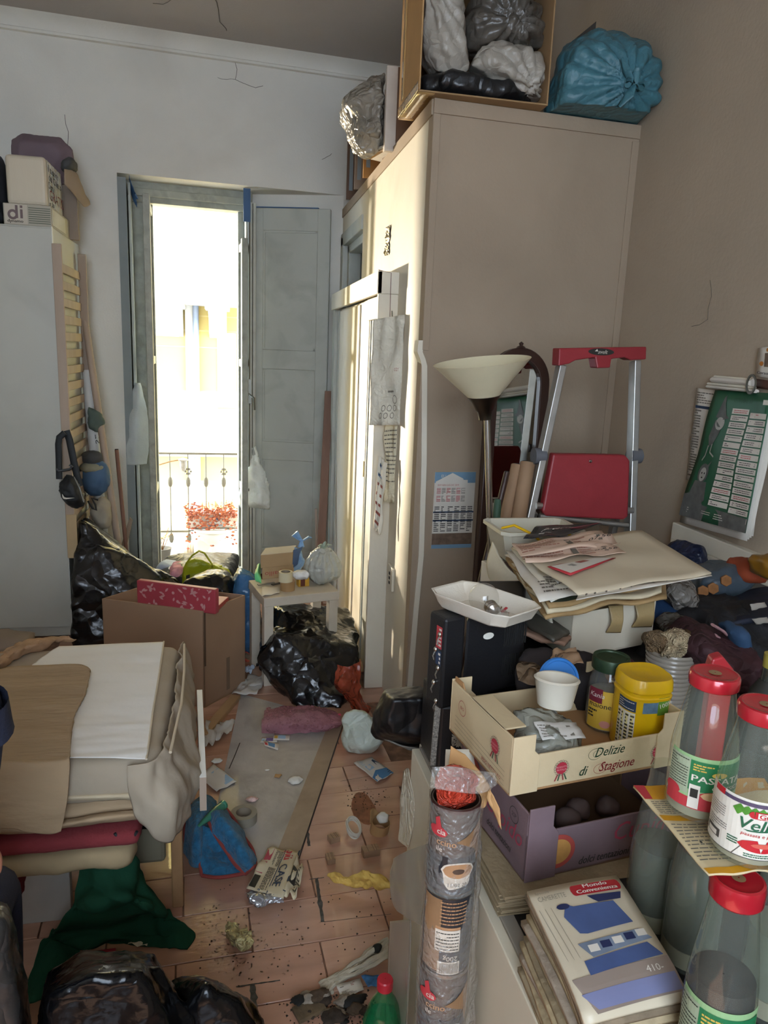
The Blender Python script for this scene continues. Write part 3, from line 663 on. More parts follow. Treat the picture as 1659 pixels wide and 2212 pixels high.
kb.tube([kn + V((0.0, -0.02, -0.01)), kn + V((-0.02, -0.035, -0.05)), kn + V((-0.045, -0.02, -0.085))], [0.012, 0.022, 0.006], 10, flat=0.4)
kb.build('knot', teal, parent=TB, smooth=True)
a, b, c_ = ony(1232, 92, 3.2), ony(1288, 46, 3.2), ony(1290, 120, 3.2)
tag(MB().prism([a, b, V((b.x, b.y, ZT + 0.021)), V((a.x, a.y, ZT + 0.021))], (0, 0.012, 0)).build('dark_gap_sheet', M('dark_gap_sheet', '3b3530', 0.7), loc=a), 'pointed dark sheet added for a dark gap behind the turquoise bag', 'board')  # dark sheet added in place of a dark opening
# second row: grey bag wrapped over a pale board box, panels behind
yb2 = 3.62
B2 = T('pale_box', 'pale cardboard box on its side on the closet top behind the tan box', 'box', ony(840, 320, yb2))
yb2 = 3.5; pA, pB = ony(830, 325, yb2), ony(850, 142, yb2)
MB().obox((pA.x, yb2, pA.z), (0.05, 0, 0), (0, 0.03, 0), (0, 0, pB.z - pA.z)).build('side_panel', M('pale_board', 'c9c0b4', 0.7, dirt='a3927c', ds=4), parent=B2, bevel=0.002)
MB().obox((pA.x + 0.05, yb2 + 0.004, pA.z), (0.30, 0, 0), (0, 0.3, 0), (0, 0, pB.z - pA.z)).build('body', M('brown_board', '6d5340', 0.8), parent=B2, bevel=0.003)
q = [ony(*p, y) for p, y in [((775, 338), 3.95), ((832, 318), yb2), ((850, 322), yb2), ((805, 352), 3.9)]]
MB().prism([q[0], q[1], q[2] + V((0.1, 0, 0)), q[3] + V((0.1, 0, 0))], (0, 0, 0.012)).build('lower_flap', M('pale_board'), parent=B2, bevel=0.002)
tq = [q[0] * 0.7 + q[3] * 0.3, q[1] * 0.6 + q[2] * 0.4]
MB().prism([tq[0] + V((-0.01, 0, -0.0015)), tq[1] + V((-0.01, 0, -0.0015)), tq[1] + V((0.04, 0, -0.0015)), tq[0] + V((0.04, 0, -0.0015))], (0, 0, 0.001)).build('packing_tape', tape, parent=B2)
gb = [(760, 215), (770, 195), (800, 170), (832, 155), (834, 200), (830, 300), (818, 322), (800, 335), (775, 325), (772, 280), (765, 255), (748, 235), (744, 218)]
hb('crumpled_grey_bag', 'crumpled dusty grey plastic bag stuffed in the pale closet-top box', gb, 3.55, 3.85, M('dusty_bag', '8a8478', 0.25, var=0.3, vs=9, bump=0.4, bs=30, crease=0.9, cs=14, dirt='55504a', ds=6, dk=0.5), amp=0.022, sc=9, seed=11, vox=0.008, sm=2)
for k, (pxl, pxr, pt, pb_, yy, c, nm, lab) in enumerate([(748, 765, 280, 440, 4.75, '6e5646', 'cardboard_sheet', 'tall dark brown cardboard sheet standing farthest back on the closet top'), (765, 782, 300, 425, 4.45, '9b8571', 'cardboard_sheet', 'grey-brown cardboard sheet with pale tape strips on the closet top'), (782, 806, 330, 410, 4.15, 'c08a4c', 'cardboard_sheet', 'orange-brown cardboard sheet in front of the other closet-top sheets')]):
    a, b = ony(pxl, pb_, yy), ony(pxr, pt, yy)
    x0 = min(a.x, b.x); th_ = abs(b.x - a.x) + 0.02
    z0 = ZT + 0.021
    p_ = T(nm, lab, 'cardboard', (x0, yy, z0))
    MB().obox((max(x0, XC - 0.03), yy, z0), (th_ + 0.1, 0, 0), (0, 0.02, 0), (0, 0, b.z - z0)).build('sheet', M('panel_' + c, c, 0.8, dirt='5d4a3a', ds=4), parent=p_, bevel=0.002)
    s_ = MB(); s_.obox((max(x0, XC - 0.03) + 0.014, yy - 0.001, z0 + 0.05), (0.022, 0, 0), (0, 0.001, 0), (0, 0, (b.z - z0) * 0.6))
    s_.build('tape_strip', M('blue_grey_tape', '8c979b', 0.3), parent=p_)
# ================================================================== HANGING ON THE CLOSET SIDE
parch = M('yellowed_paper', 'cfc5a8', 0.75, var=0.08, vs=10, bump=0.35, bs=35, crease=0.25, cs=22)
parchg = M('greyed_paper', 'd2ccba', 0.75, var=0.1, vs=10, bump=0.6, bs=35, crease=0.3, cs=18)
ink = M('faded_ink', '6b6459', 0.8, var=0); inkr = M('faded_red_ink', '9a5a4c', 0.8, var=0); inkb = M('blue_ink', '3f5a78', 0.8, var=0)
yh = hy0 - 0.035
def hang(name, label, px, mat, prints, wob=0.01, seed=1, y0=None, y1=None, n=16, cat='calendar', mats=(ink, inkr, inkb)):
    a, b, c, d = px   # bottom-left, bottom-right, top-right, top-left
    ya_ = yh + 0.02 if y0 is None else y0; yb_ = yh - 0.09 if y1 is None else y1
    return paper(name, ony(*a, ya_), ony(*b, yb_), ony(*c, yb_), ony(*d, ya_), mat, label, cat, wob=wob, seed=seed, n=n, up=(0, -1, 0), prints=prints, mats=mats)
nails = T('wire_hanger', 'thin wire and nail holding the hanging calendars', 'wire', ony(848, 680, yh - 0.005))
MB().tube([ony(847, 672, yh + 0.02), ony(848, 690, yh - 0.01)], 0.002, 6).build('nail', M('dull_metal'), parent=nails)
MB().tube([ony(*p, yh - 0.012) for p in [(872, 855), (880, 920), (900, 968), (930, 1000), (962, 1022)]], 0.0012, 5).build('wire', iron, parent=nails)
CA = hang('hanging_calendar', 'yellowed folded calendar sheet hanging highest on the closet post', [(800, 918), (868, 918), (880, 680), (810, 690)], parchg, lambda m, f: (m.lines(f, 0.55, 0.30, 0.95, 0.33, 1, 0), [m.ring(lambda u, v, w: f(u, v, w), 0.45 + 0.16 * k, 0.16, 0.06, 0.012, 0, ry=0.03) for k in range(3)], [m.ring(f, 0.38 + 0.16 * k, 0.09, 0.055, 0.012, 0, ry=0.028) for k in range(3)], m.ring(f, 0.78, 0.24, 0.08, 0.012, 0, ry=0.04), m.text(f, '02!', 0.78, 0.50, 0.03, 1, sx=2.2)), wob=0.012, seed=2, n=22)
fo_ = MB()
for v in (0.25, 0.5, 0.78):
    pA, pB = ony(803 + 8 * v, 918 - 235 * v, yh + 0.008), ony(871 + 10 * v, 918 - 238 * v, yh - 0.102)
    fo_.tube([pA, (pA + pB) / 2 + V((0, -0.004, 0.004)), pB], 0.0022, 6)
fo_.build('fold', parchg, parent=CA, smooth=True)
hang('hanging_calendar', 'yellow scribbled calendar page hanging under the folded sheet on the post', [(833, 1082), (860, 1088), (864, 915), (835, 918)], parch, lambda m, f: m.lines(f, 0.1, 0.2, 0.9, 0.95, 14, 0, seed=4, fill=0.3), wob=0.012, seed=5, y0=yh + 0.0, y1=yh - 0.05)
hang('hanging_calendar', 'narrow price list with red bands curling below the yellow calendar page', [(812, 1140), (826, 1155), (842, 1000), (822, 985)], M('pale_paper', 'd6cfbd', 0.75, bump=0.2, bs=40), lambda m, f: [m.pr(f, 0.1, 0.1 + 0.13 * k, 0.75, 0.14 + 0.13 * k, 1 if k < 5 else 2) for k in range(7)], wob=0.012, seed=7, y0=yh - 0.01, y1=yh - 0.05)
hang('hanging_calendar', 'thick bundle of grey sheets behind the yellow page on the closet side', [(855, 1150), (868, 1152), (884, 870), (872, 868)], parchg, None, wob=0.006, seed=8, y0=yh + 0.03, y1=yh + 0.03)
cl_ = MB(); p_ = ony(874, 858, yh - 0.10); cl_.ball(p_, (0.012, 0.006, 0.005), 5); cl_.ring(flat(p_ + V((0.016, 0, 0)), (1, 0, 0), (0, 0, 1)), 0, 0, 0.009, 0.003, w=0.001)
tag(cl_.build('green_clip', M('green_plastic', '2f9a57', 0.3), loc=p_, solid=0.002), 'small green plastic clip pinching the hanging calendar edge', 'clip')
# ------------------------------------------------ small calendar on the closet front
def clomap(px0, py0, px1, py1, d):
    a, b, c = onclo(px0, py1, d), onclo(px1, py1, d), onclo(px0, py0, d)
    w, h = (b - a).length, (c - a).length
    return flat(a, CE, (0, 0, 1)), w, h, a
m1, w_, h_, a_ = clomap(931, 1020, 1017, 1185, 0.003)
WC = T('wall_calendar', 'small blue and white year calendar pinned on the closet front', 'calendar', a_)
skyb = M('print_sky_blue', '6f8fa6', 0.6, var=0.15); whp = M('print_paper', 'd3ccbf', 0.7, var=0.04); navy = M('print_navy', '2a3a52', 0.6, var=0.05)
redp = M('print_red', 'b0343a', 0.6, var=0.05); brn = M('print_brown', '6d5a4a', 0.6, var=0.3, vs=40); bki = M('print_black', '26241f', 0.7, var=0); grn = M('print_green', '2a7a4c', 0.6, var=0.05)
MB().obox(m1(0, 0, -0.002), CE * w_, -CN * 0.003, (0, 0, h_)).build('backing', whp, parent=WC)
mb = MB()
mb.pr(m1, 0, h_ * 0.86, w_, h_, 0, 0.0015); mb.pr(m1, 0, 0, w_, h_ * 0.2, 1, 0.0015); mb.pr(m1, 0, 0, w_, h_ * 0.05, 0, 0.002)
for k in range(2): mb.pr(m1, 0, h_ * (0.36 + 0.11 * k), w_, h_ * (0.38 + 0.11 * k), 2, 0.0018)
for c in range(6): mb.lines(m1, w_ * (0.03 + c * 0.163), h_ * 0.22, w_ * (0.15 + c * 0.163), h_ * 0.56, 14, 3, 0.002, seed=c)
mb.text(m1, 'EU OSP', w_ * 0.15, h_ * 0.93, 0.012, 4, 0.003)
mb.build('print', [skyb, brn, navy, bki, whp], parent=WC)
hs = MB(); hp = [(w_ * 0.02, h_ * 0.58), (w_ * 0.80, h_ * 0.58), (w_ * 0.80, h_ * 0.90), (w_ * 0.70, h_ * 0.90), (w_ * 0.68, h_ * 0.92), (w_ * 0.42, h_ * 0.99), (w_ * 0.02, h_ * 0.88)]
hs.prism([m1(u, v, 0.004) for u, v in hp], -CN * 0.002); hs.build('house_shaped_card', whp, parent=WC)
hp_ = MB(); hp_.text(m1, '2019 GEN LUG DIC 2019', w_ * 0.06, h_ * 0.825, 0.007, 0, 0.0072, sx=0.85)
for r_ in range(2):
    for c in range(6): hp_.lines(m1, w_ * (0.05 + 0.12 * c), h_ * (0.62 + 0.10 * r_), w_ * (0.15 + 0.12 * c), h_ * (0.70 + 0.10 * r_), 6, c % 2, 0.0072, seed=r_ * 7 + c)
hp_.build('calendar_print', [redp, ink], parent=WC)
# ================================================================== RIGHT WALL PAPERS
def wallmap(px, x):   # bottom-left, bottom-right, top-right, top-left pixel corners on plane X = x
    return [onx(*p, x) for p in px]
bc = wallmap([(1484, 1036), (1545, 1050), (1560, 845), (1506, 838)], XR - 0.006)
paper('wall_calendar', bc[0], bc[1], bc[2], bc[3], whp, 'white month calendar half hidden behind the green calendar', 'calendar', wob=0.002, n=6, up=(-1, 0, 0), mats=(ink, navy, redp),
      prints=lambda m, f: (m.lines(f, 0.05, 0.05, 0.3, 0.78, 26, 0, seed=3), m.lines(f, 0.08, 0.84, 0.9, 0.97, 5, 0, seed=2, fill=0.4), m.pr(f, 0.05, 0.79, 0.6, 0.82, 1)))
gc = wallmap([(1487, 1112), (1642, 1152), (1672, 850), (1548, 843)], XR - 0.016)
gc[0].x -= 0.03; gc[1].x -= 0.045
green = M('calendar_green', '29573d', 0.45, var=0.08, vs=5)
greyph = M('print_grey', '5f605c', 0.6, var=0.25, vs=30); ltg = M('print_light_grey', 'a9a69c', 0.6, var=0.15, vs=30)
def gprint(m, f):
    m.pp(f, [(0, 0), (1, 0.0), (1, 0.10), (0.32, 0.12), (0.20, 0.22), (0.0, 0.18)], 1, 0.0004)
    for c in range(2):
        for r in range(15):
            u0, v0 = 0.41 + 0.30 * c, 0.135 + (0.05 * (14 - r)) - 0.012 * c
            if c == 1: v0 -= 0.01
            m.pr(f, u0, v0, u0 + 0.275, v0 + 0.040, 0, 0.0008, 2, 1)
            m.lines(f, u0 + 0.03, v0 + 0.006, u0 + 0.25, v0 + 0.034, 2, 3 if (r % 6 == 0) else 2, 0.0012, seed=r * 3 + c, fill=0.35)
    m.pr(f, 0.71, 0.06, 0.985, 0.10, 0, 0.0008, 2, 1); m.lines(f, 0.73, 0.065, 0.96, 0.096, 2, 2, 0.0012, seed=77, fill=0.4)
    m.text(f, 'OTTOBRE 20', 0.40, 0.92, 0.03, 5, 0.001, sx=1.25)
    m.pr(f, 0.90, 0.915, 0.99, 0.95, 0, 0.0008)
    # grey witch with pointed hat, and a bonneted baby below
    m.pp(f, [(0.17, 0.80), (0.24, 0.95), (0.27, 0.97), (0.28, 0.90), (0.33, 0.82), (0.39, 0.80), (0.27, 0.78)], 1, 0.0008)
    m.pe(f, 0.26, 0.755, 0.07, 0.05, 4, 0.0009); m.pp(f, [(0.18, 0.78), (0.14, 0.65), (0.18, 0.57), (0.24, 0.60), (0.28, 0.66), (0.30, 0.72)], 1, 0.0008)
    m.pe(f, 0.30, 0.765, 0.014, 0.012, 2, 0.001); m.stroke(f, [(0.17, 0.58), (0.15, 0.50), (0.11, 0.46)], 0.014, 4); m.stroke(f, [(0.23, 0.60), (0.22, 0.53), (0.30, 0.50)], 0.012, 4)
    m.pe(f, 0.20, 0.365, 0.085, 0.075, 1, 0.0008); m.pe(f, 0.20, 0.355, 0.055, 0.055, 4, 0.001); m.pp(f, [(0.24, 0.43), (0.30, 0.47), (0.26, 0.41)], 1, 0.0009)
    m.pp(f, [(0.10, 0.30), (0.30, 0.30), (0.33, 0.16), (0.25, 0.10), (0.05, 0.12)], 1, 0.0006); m.pe(f, 0.18, 0.365, 0.009, 0.008, 2, 0.0012); m.pe(f, 0.225, 0.365, 0.009, 0.008, 2, 0.0012); m.pe(f, 0.20, 0.33, 0.014, 0.006, 2, 0.0012)
    for k in range(3): m.lines(f, 0.10 + 0.22 * k, 0.035, 0.26 + 0.22 * k, 0.085, 3, 0, seed=20 + k, fill=0.3)
GC = paper('wall_calendar', gc[0], gc[1], gc[2], gc[3], green, 'big green October calendar with white date rows on the brown wall', 'calendar', wob=0.004, n=14, up=(-1, 0, 0), seed=3, prints=gprint, mats=(whp, greyph, bki, redp, ltg, M('dark_green', '184a2b', 0.5)))
for k in range(4):
    o_ = V((-0.003 * k + 0.012, 0.004 * k, -0.006 * k - 0.004))
    paper('page', gc[0] + o_ + V((0.008, 0, -0.006)), gc[1] + o_ + V((0.01, -0.006, -0.004)), gc[2] + o_ + V((0.008, -0.004, 0)), gc[3] + o_ + V((0.008, 0, 0)), whp, parent=GC, wob=0.003, seed=k + 9, n=8, up=(-1, 0, 0))
tc_ = wallmap([(1634, 812), (1690, 822), (1690, 745), (1640, 752)], XR - 0.008)
paper('wall_calendar', *tc_, M('print_paper'), 'white advertising card over a brown band at the frame edge above the green calendar', 'calendar', wob=0.002, n=4, up=(-1, 0, 0), mats=(bki, M('print_orange', 'b5712f', 0.6), brn),
      prints=lambda m, f: (m.text(f, 'Corso Sp', 0.05, 0.10, 0.09, 0, sx=1.3, shear=0.2, bold=0.006), m.pr(f, 0.32, 0.35, 0.6, 0.8, 2), m.pe(f, 0.2, 0.45, 0.08, 0.08, 1), m.pe(f, 0.42, 0.9, 0.05, 0.06, 1)))
pp2 = wallmap([(1632, 838), (1690, 846), (1690, 826), (1634, 818)], XR - 0.007)
paper('calendar_strip', *pp2, M('brown_strip', '53342a', 0.6), 'dark brown strip under the white advertising card on the wall', 'strip', wob=0.001, n=3, up=(-1, 0, 0))
for k, (q0, q1, q2, q3, l) in enumerate([((1538, 832), (1625, 840), (1630, 815), (1552, 808), 'upper folded white paper roll pinned above the green calendar'), ((1527, 842), (1632, 852), (1634, 838), (1534, 828), 'lower folded white paper roll pinned above the green calendar')]):
    P = wallmap([q0, q1, q2, q3], XR - 0.02 - 0.006 * k)
    r_ = T('paper_roll', l, 'paper', (P[0] + P[1]) / 2)
    MB().tube([(P[0] + P[3]) / 2, (P[1] + P[2]) / 2], (P[0] - P[3]).length * 0.45, 12, flat=0.5).build('roll', whp, parent=r_, smooth=True)
    MB().tube([(P[0] + P[3]) / 2 + V((-0.004, 0, 0.01)), (P[1] + P[2]) / 2 + V((-0.004, 0, 0.01))], 0.004, 8).build('folded_edge', M('pale_paper'), parent=r_, smooth=True)
rg_ = MB(); p_ = onx(1623, 830, XR - 0.04); rg_.ring(flat(p_, (0, -1, 0), (0, 0, 1)), 0, 0, 0.022, 0.005, ry=0.03); tag(rg_.build('wire_ring', iron, loc=p_, solid=0.004), 'metal wire ring holding the papers above the green calendar', 'ring')
# ================================================================== BEHIND THE TABLE: LAMP, MIRROR, LADDER
chrome = M('chrome', 'b9b6b0', 0.22, 1.0, var=0.06)
FLP = ony(1046, 868, 2.2); FLB = V((FLP.x + 0.17, 2.25, 0))
FL = T('floor_lamp', 'chrome uplighter floor lamp with tilted cream bowl shade', 'lamp', FLB)
MB().lathe([(0.001, 0.03), (0.03, 0.03), (0.12, 0.014), (0.125, 0.008), (0.125, 0), (0.001, 0)], FLB, 32).build('base', chrome, parent=FL, smooth=True)
MB().tube([FLB + V((0, 0, 0.02)), FLP + V((0.012, 0.003, -0.03))], 0.0105, 14).build('pole', chrome, parent=FL, smooth=True)
ax = V((-0.155, -0.06, 1)).normalized()
MB().lathe([(0.001, -0.055), (0.020, -0.055), (0.023, -0.03), (0.031, -0.022), (0.040, 0.0), (0.052, 0.018), (0.050, 0.02), (0.03, 0.0), (0.001, -0.01)], FLP, 28, ax=ax).build('socket_cup', M('chrome_worn', '6f6a62', 0.3, 1.0, var=0.1), parent=FL, smooth=True)
MB().lathe([(0.050, 0.018), (0.098, 0.070), (0.147, 0.122), (0.149, 0.124), (0.146, 0.124), (0.095, 0.072), (0.048, 0.021), (0.001, 0.012)], FLP, 48, ax=ax).build('shade', M('cream_glass_shade', 'd9cfae', 0.35, var=0.06, dirt='b3a47e', ds=5, dk=0.3, trans=0.0), parent=FL, smooth=True)
# arched mirror turned a little to the right
wood = M('dark_wood', '38231c', 0.4, var=0.25, vs=8, stretch=(1, 1, 0.15), bump=0.1, bs=60, coat=0.2)
MO = ony(1028, 1165, 2.52); mt = V((0.976, 0.217, 0)); mz = V((0.03, 0.09, 1)).normalized(); mn = mt.cross(mz).normalized()
MR = T('standing_mirror', 'tall arched mirror in dark wood frame behind the floor lamp', 'mirror', V((MO.x, MO.y, 0.0)))
mo = MO - mz * (MO.z / mz.z)
mw = 0.262; topz = ony(1130, 752, 2.6).z; hgt = (topz - 0.0) / mz.z
def arch(w_in, zb, za):   # list of (u, v) going round
    r = mw / 2 - w_in; cu = mw / 2; vc = hgt - mw / 2
    return [(w_in, zb)] + [(cu - r * cos(pi * k / 20), vc + r * sin(pi * k / 20)) for k in range(21)] + [(mw - w_in, zb)]
def mp3(u, v, w): return mo + mt * u + mz * v + mn * w
ou, inn = arch(0.0, 0.0, 0), arch(0.04, 0.05, 0)
mb = MB(); n = len(ou)
for w0, w1, s_ in ((0.0, 0.022, 0),):
    vs = [mp3(*p, w1) for p in ou] + [mp3(*p, w1) for p in inn] + [mp3(*p, w0) for p in ou] + [mp3(*p, w0) for p in inn]
    fs = []
    for k in range(n):
        j = (k + 1) % n
        fs += [(k, j, n + j, n + k), (2 * n + k, 3 * n + k, 3 * n + j, 2 * n + j), (k, 2 * n + k, 2 * n + j, j), (n + k, n + j, 3 * n + j, 3 * n + k)]
    mb.add(vs, fs)
mb.build('frame', wood, parent=MR, bevel=0.004)
MB().add([mp3(*p, 0.008) for p in inn], [tuple(range(n))]).build('mirror_glass', M('mirror_silver', 'c9c9c4', 0.03, 1.0, var=0), parent=MR)
MB().prism([mp3(u, v, -0.006) for u, v in ou], mn * 0.006).build('backing', wood, parent=MR)
fb = MB(); fb.lathe([(0.02, 0), (0.014, 0.008), (0.006, 0.012), (0.009, 0.02), (0.001, 0.026)], mp3(mw / 2, hgt - 0.004, 0.011), 14, ax=mz); fb.build('finial', wood, parent=MR, smooth=True)
# step ladder
alu = M('aluminium', 'b3b1ab', 0.42, 0.85, var=0.08, vs=20, dirt='8d8a82', ds=12, dk=0.3)
redpl = M('red_plastic', '8f2a30', 0.45, var=0.12, vs=7, bump=0.05, bs=120, dirt='6a141b', ds=7, dk=0.4)
def lad(px, py, z_top=1.62, yt=2.38, slope=0.17):   # point on the plane of the front rails
    n_ = V((0, 1, -slope)); return onp(px, py, V((0, yt, z_top)), n_)
LT0, LT1, LB0, LB1 = lad(1212, 790), lad(1372, 780), lad(1140, 1128), lad(1361, 1140)
def ext(a, b): d_ = b - a; return a + d_ * (a.z / (-d_.z))
F0, F1 = ext(LT0, LB0), ext(LT1, LB1)
LD = T('step_ladder', 'aluminium step ladder with red tread and red top handle', 'ladder', (F0 + F1) / 2)
def rail(a, b, w=0.042, t=0.024, name='rail', m=alu):
    d_ = (b - a).normalized(); sx_ = V((1, 0, 0)); sx_ = (sx_ - d_ * sx_.dot(d_)).normalized(); sy_ = d_.cross(sx_)
    MB().obox(a - sx_ * t / 2 - sy_ * w / 2, sx_ * t, sy_ * w, b - a).build(name, m, parent=LD, bevel=0.003)
rail(F0, LT0); rail(F1, LT1)
hb0, hb1 = LT0 + (F0 - LT0) * 0.31, LT1 + (F1 - LT1) * 0.31
r0, r1 = V((F0.x + 0.06, F0.y + 0.50, 0)), V((F1.x - 0.0, F1.y + 0.50, 0))
rail(r0, hb0 + V((0.03, 0.03, 0)), 0.03, 0.02, 'rear_rail'); rail(r1, hb1 + V((-0.03, 0.03, 0)), 0.03, 0.02, 'rear_rail')
tb = [lad(1200, 752), lad(1387, 749), lad(1386, 776), lad(1353, 778), lad(1340, 772), lad(1312, 775), lad(1309, 794), lad(1281, 795), lad(1277, 772), lad(1235, 778), lad(1222, 785), lad(1198, 790)]
MB().prism([p + V((0, -0.03, 0)) for p in tb], (0, 0.055, 0)).build('top_handle', redpl, parent=LD, bevel=0.004)
bg = lad(1289, 760) + V((0, -0.0315, 0)); bm_ = flat(bg, (1, 0, 0), (0, 0, 1)); mb = MB(); mb.pe(bm_, 0, 0, 0.047, 0.0115, 0, 0.001); mb.text(bm_, 'svelt', 0.004, -0.006, 0.013, 1, 0.002, shear=0.25, al='c', bold=0.0008); mb.pp(bm_, [(-0.024, 0.001), (-0.016, 0.009), (-0.012, 0.001)], 1, 0.002)
mb.build('badge', [bki, whp], parent=LD)
st = [lad(1186, 977), lad(1340, 980), lad(1350, 992), lad(1346, 1112), lad(1336, 1118), lad(1170, 1110), lad(1163, 1100)]
MB().prism([p + V((0, -0.035, 0)) for p in st], (0, 0.035, 0)).build('tread', redpl, parent=LD, bevel=0.006)
sp_ = lad(1265, 993) + V((0, -0.036, 0)); MB().lathe([(0.001, 0.003), (0.005, 0.002), (0.006, 0.0)], sp_, 12, ax=(0, -1, 0)).build('screw', chrome, parent=LD, smooth=True)
for (a, b) in (((1160, 1112), (1350, 1132)),): MB().tube([lad(*a) + V((0, -0.02, 0)), lad(*b) + V((0, -0.02, 0))], 0.009, 10).build('cross_bar', alu, parent=LD, smooth=True)
for p in [(1164, 985), (1371, 985)]:
    q = lad(*p); MB().lathe([(0.001, 0.028), (0.014, 0.028), (0.026, 0.020), (0.028, -0.02), (0.001, -0.02)], q, 18, ax=(1, 0, 0)).build('hinge', M('grey_plastic', '5f6064', 0.5), parent=LD, smooth=True)
for p in [(1160, 1090), (1353, 1100)]:
    q = lad(*p) + V((0, -0.02, 0)); MB().lathe([(0.001, 0.014), (0.010, 0.014), (0.012, -0.012), (0.001, -0.012)], q, 12, ax=(1, 0, 0)).build('pivot', alu, parent=LD, smooth=True)
# paper rolls and laths standing between mirror and ladder
kraft = M('kraft_paper', '94765a', 0.75, var=0.1, vs=8, dirt='7a5d44', ds=5)
for k, (p0, p1, r, c, nm, lab, ct) in enumerate([((1118, 1005), (1075, 1200), 0.022, kraft, 'paper_roll', 'tall brown kraft paper roll nearest the lamp pole', 'roll'), ((1140, 1000), (1110, 1180), 0.026, kraft, 'paper_roll', 'thick brown paper roll nearest the ladder', 'roll'), ((1095, 1020), (1042, 1240), 0.010, wood, 'wooden_lath', 'thin dark lath leaning behind the paper rolls', 'lath'), ((1076, 1080), (1060, 1240), 0.013, M('green_card_tube', '35513f', 0.6), 'green_tube', 'dark green cardboard tube beside the lamp pole', 'tube')]):
    a, b = ony(*p0, 2.36 - 0.02 * k), ony(*p1, 2.28 - 0.02 * k); b = a + (b - a) * ((a.z - 0.0) / (a.z - b.z))
    t = T(nm, lab, ct, b)
    MB().tube([b, a], r, 16).build('tube', c, parent=t, smooth=True)
    d_ = (a - b).normalized(); MB().lathe([(r * 0.55, 0.0), (r * 0.55, 0.004), (r * 0.8, 0.005), (r * 0.8, 0.0)], a - d_ * 0.002, 14, ax=d_).build('rolled_end', dark, parent=t)
# ================================================================== LEFT: WARDROBE AND ITS CORNER
def crom(P, t):   # Catmull-Rom through list P
    n = len(P) - 1; x = min(max(t, 0.0), 1.0) * n; i = min(int(x), n - 1); f = x - i
    a, b, c, d_ = P[max(i - 1, 0)], P[i], P[i + 1], P[min(i + 2, n)]
    return 0.5 * ((2 * b) + (c - a) * f + (2 * a - 5 * b + 4 * c - d_) * f * f + (3 * b - a - 3 * c + d_) * f ** 3)
def patch(name, rows, mat, label=None, cat='cloth', nu=40, nv=40, amp=0.006, sc=12, seed=1, parent=None, th=0.003, floor=None, group=None, aniso=(1, 1, 1), creases=0.0):
    rows = [[V(p) for p in r] for r in rows]
    def fn(u, v):
        p = crom([crom(r, u) for r in rows], v)
        q = V((p.x * aniso[0], p.y * aniso[1], p.z * aniso[2]))
        h = amp * (fbm(q, sc, seed) + 0.5 * fbm(q, sc * 2.3, seed + 2)) + creases * max(0, ridge(q, sc * 0.7, seed + 4) - 0.6)
        return p, h
    mb = MB(); P = [[fn(i / nu, j / nv) for i in range(nu + 1)] for j in range(nv + 1)]
    vs = []
    for j in range(nv + 1):
        for i in range(nu + 1):
            p, h = P[j][i]
            a = P[j][min(i + 1, nu)][0] - P[j][max(i - 1, 0)][0]; b = P[min(j + 1, nv)][i][0] - P[max(j - 1, 0)][i][0]
            n = a.cross(b)
            if n.length > 1e-12: n.normalize()
            q = p + n * h
            if floor is not None and q.z < floor + 0.003: q.z = floor + 0.003
            vs.append(q)
    mb.add(vs, [(j * (nu + 1) + i, j * (nu + 1) + i + 1, (j + 1) * (nu + 1) + i + 1, (j + 1) * (nu + 1) + i) for j in range(nv) for i in range(nu)])
    c = sum([r[0] for r in rows] + [r[-1] for r in rows], V((0, 0, 0))) / (2 * len(rows))
    if floor is not None: c.z = floor
    o = mb.build(name, mat, parent=parent, smooth=True, angle=180, solid=th, loc=None if parent else c)
    if label: tag(o, label, cat, group)
    return o
lam = M('pale_laminate', 'b9b7ab', 0.45, var=0.04, vs=2, dirt='9c998c', ds=3, dk=0.3)
WX, WY, WZ = -0.862, 4.13, 2.152
WD = T('wardrobe', 'tall plain pale grey wardrobe filling the far left corner', 'wardrobe', (-1.3, 4.5, 0))
MB().box(-1.74, WX, WY + 0.02, 4.84, 0, WZ).build('body', lam, parent=WD, bevel=0.003)
MB().box(-1.30, WX - 0.001, WY, WY + 0.02, 0.06, WZ - 0.01).build('door', lam, parent=WD, bevel=0.003)
MB().box(-1.735, -1.304, WY, WY + 0.02, 0.06, WZ - 0.01).build('door', lam, parent=WD, bevel=0.003)
MB().box(WX - 0.001, WX + 0.002, WY, WY + 0.021, 0.0, WZ).build('edge_strip', M('white_edging', 'd9d8d0', 0.4), parent=WD)
# slatted bed base hung up against the wardrobe side
pine = M('pale_pine', 'a99684', 0.6, var=0.12, vs=9, stretch=(1, 1, 0.2), dirt='927558', ds=5, dk=0.3)
SB = T('slatted_bed_base', 'long wooden slatted bed base leaning upright against the wardrobe side', 'bed base', (-0.83, 4.4, 0.40))
sz0, sz1 = 0.44, 2.07
def rl(y, x, z0, z1, w=0.02, t=0.045): MB().obox((x, y, z0), (t, 0, 0), (0, w, 0), (0, 0, z1 - z0)).build('side_rail', pine, parent=SB, bevel=0.003)
rl(WY - 0.03, WX + 0.002, sz0 + 0.02, sz1); rl(4.70, WX + 0.012, sz0, sz1 + 0.02)
ns = 17
for k in range(ns):
    z = sz1 - 0.10 - k * (sz1 - sz0 - 0.25) / (ns - 1)
    MB().obox((WX + 0.012, WY - 0.012, z - 0.024), (0.010, 0, 0), (0, 4.71 - WY, 0), (0, 0, 0.045)).build('slat', pine, parent=SB, bevel=0.002, seg=1)
MB().obox((WX + 0.005, WY - 0.035, sz0 + 0.02), (0.052, 0, 0), (0, 0.006, 0), (0, 0, 0.24)).build('foot_board', M('light_pine', 'b59d76', 0.6, var=0.1), parent=SB, bevel=0.002)
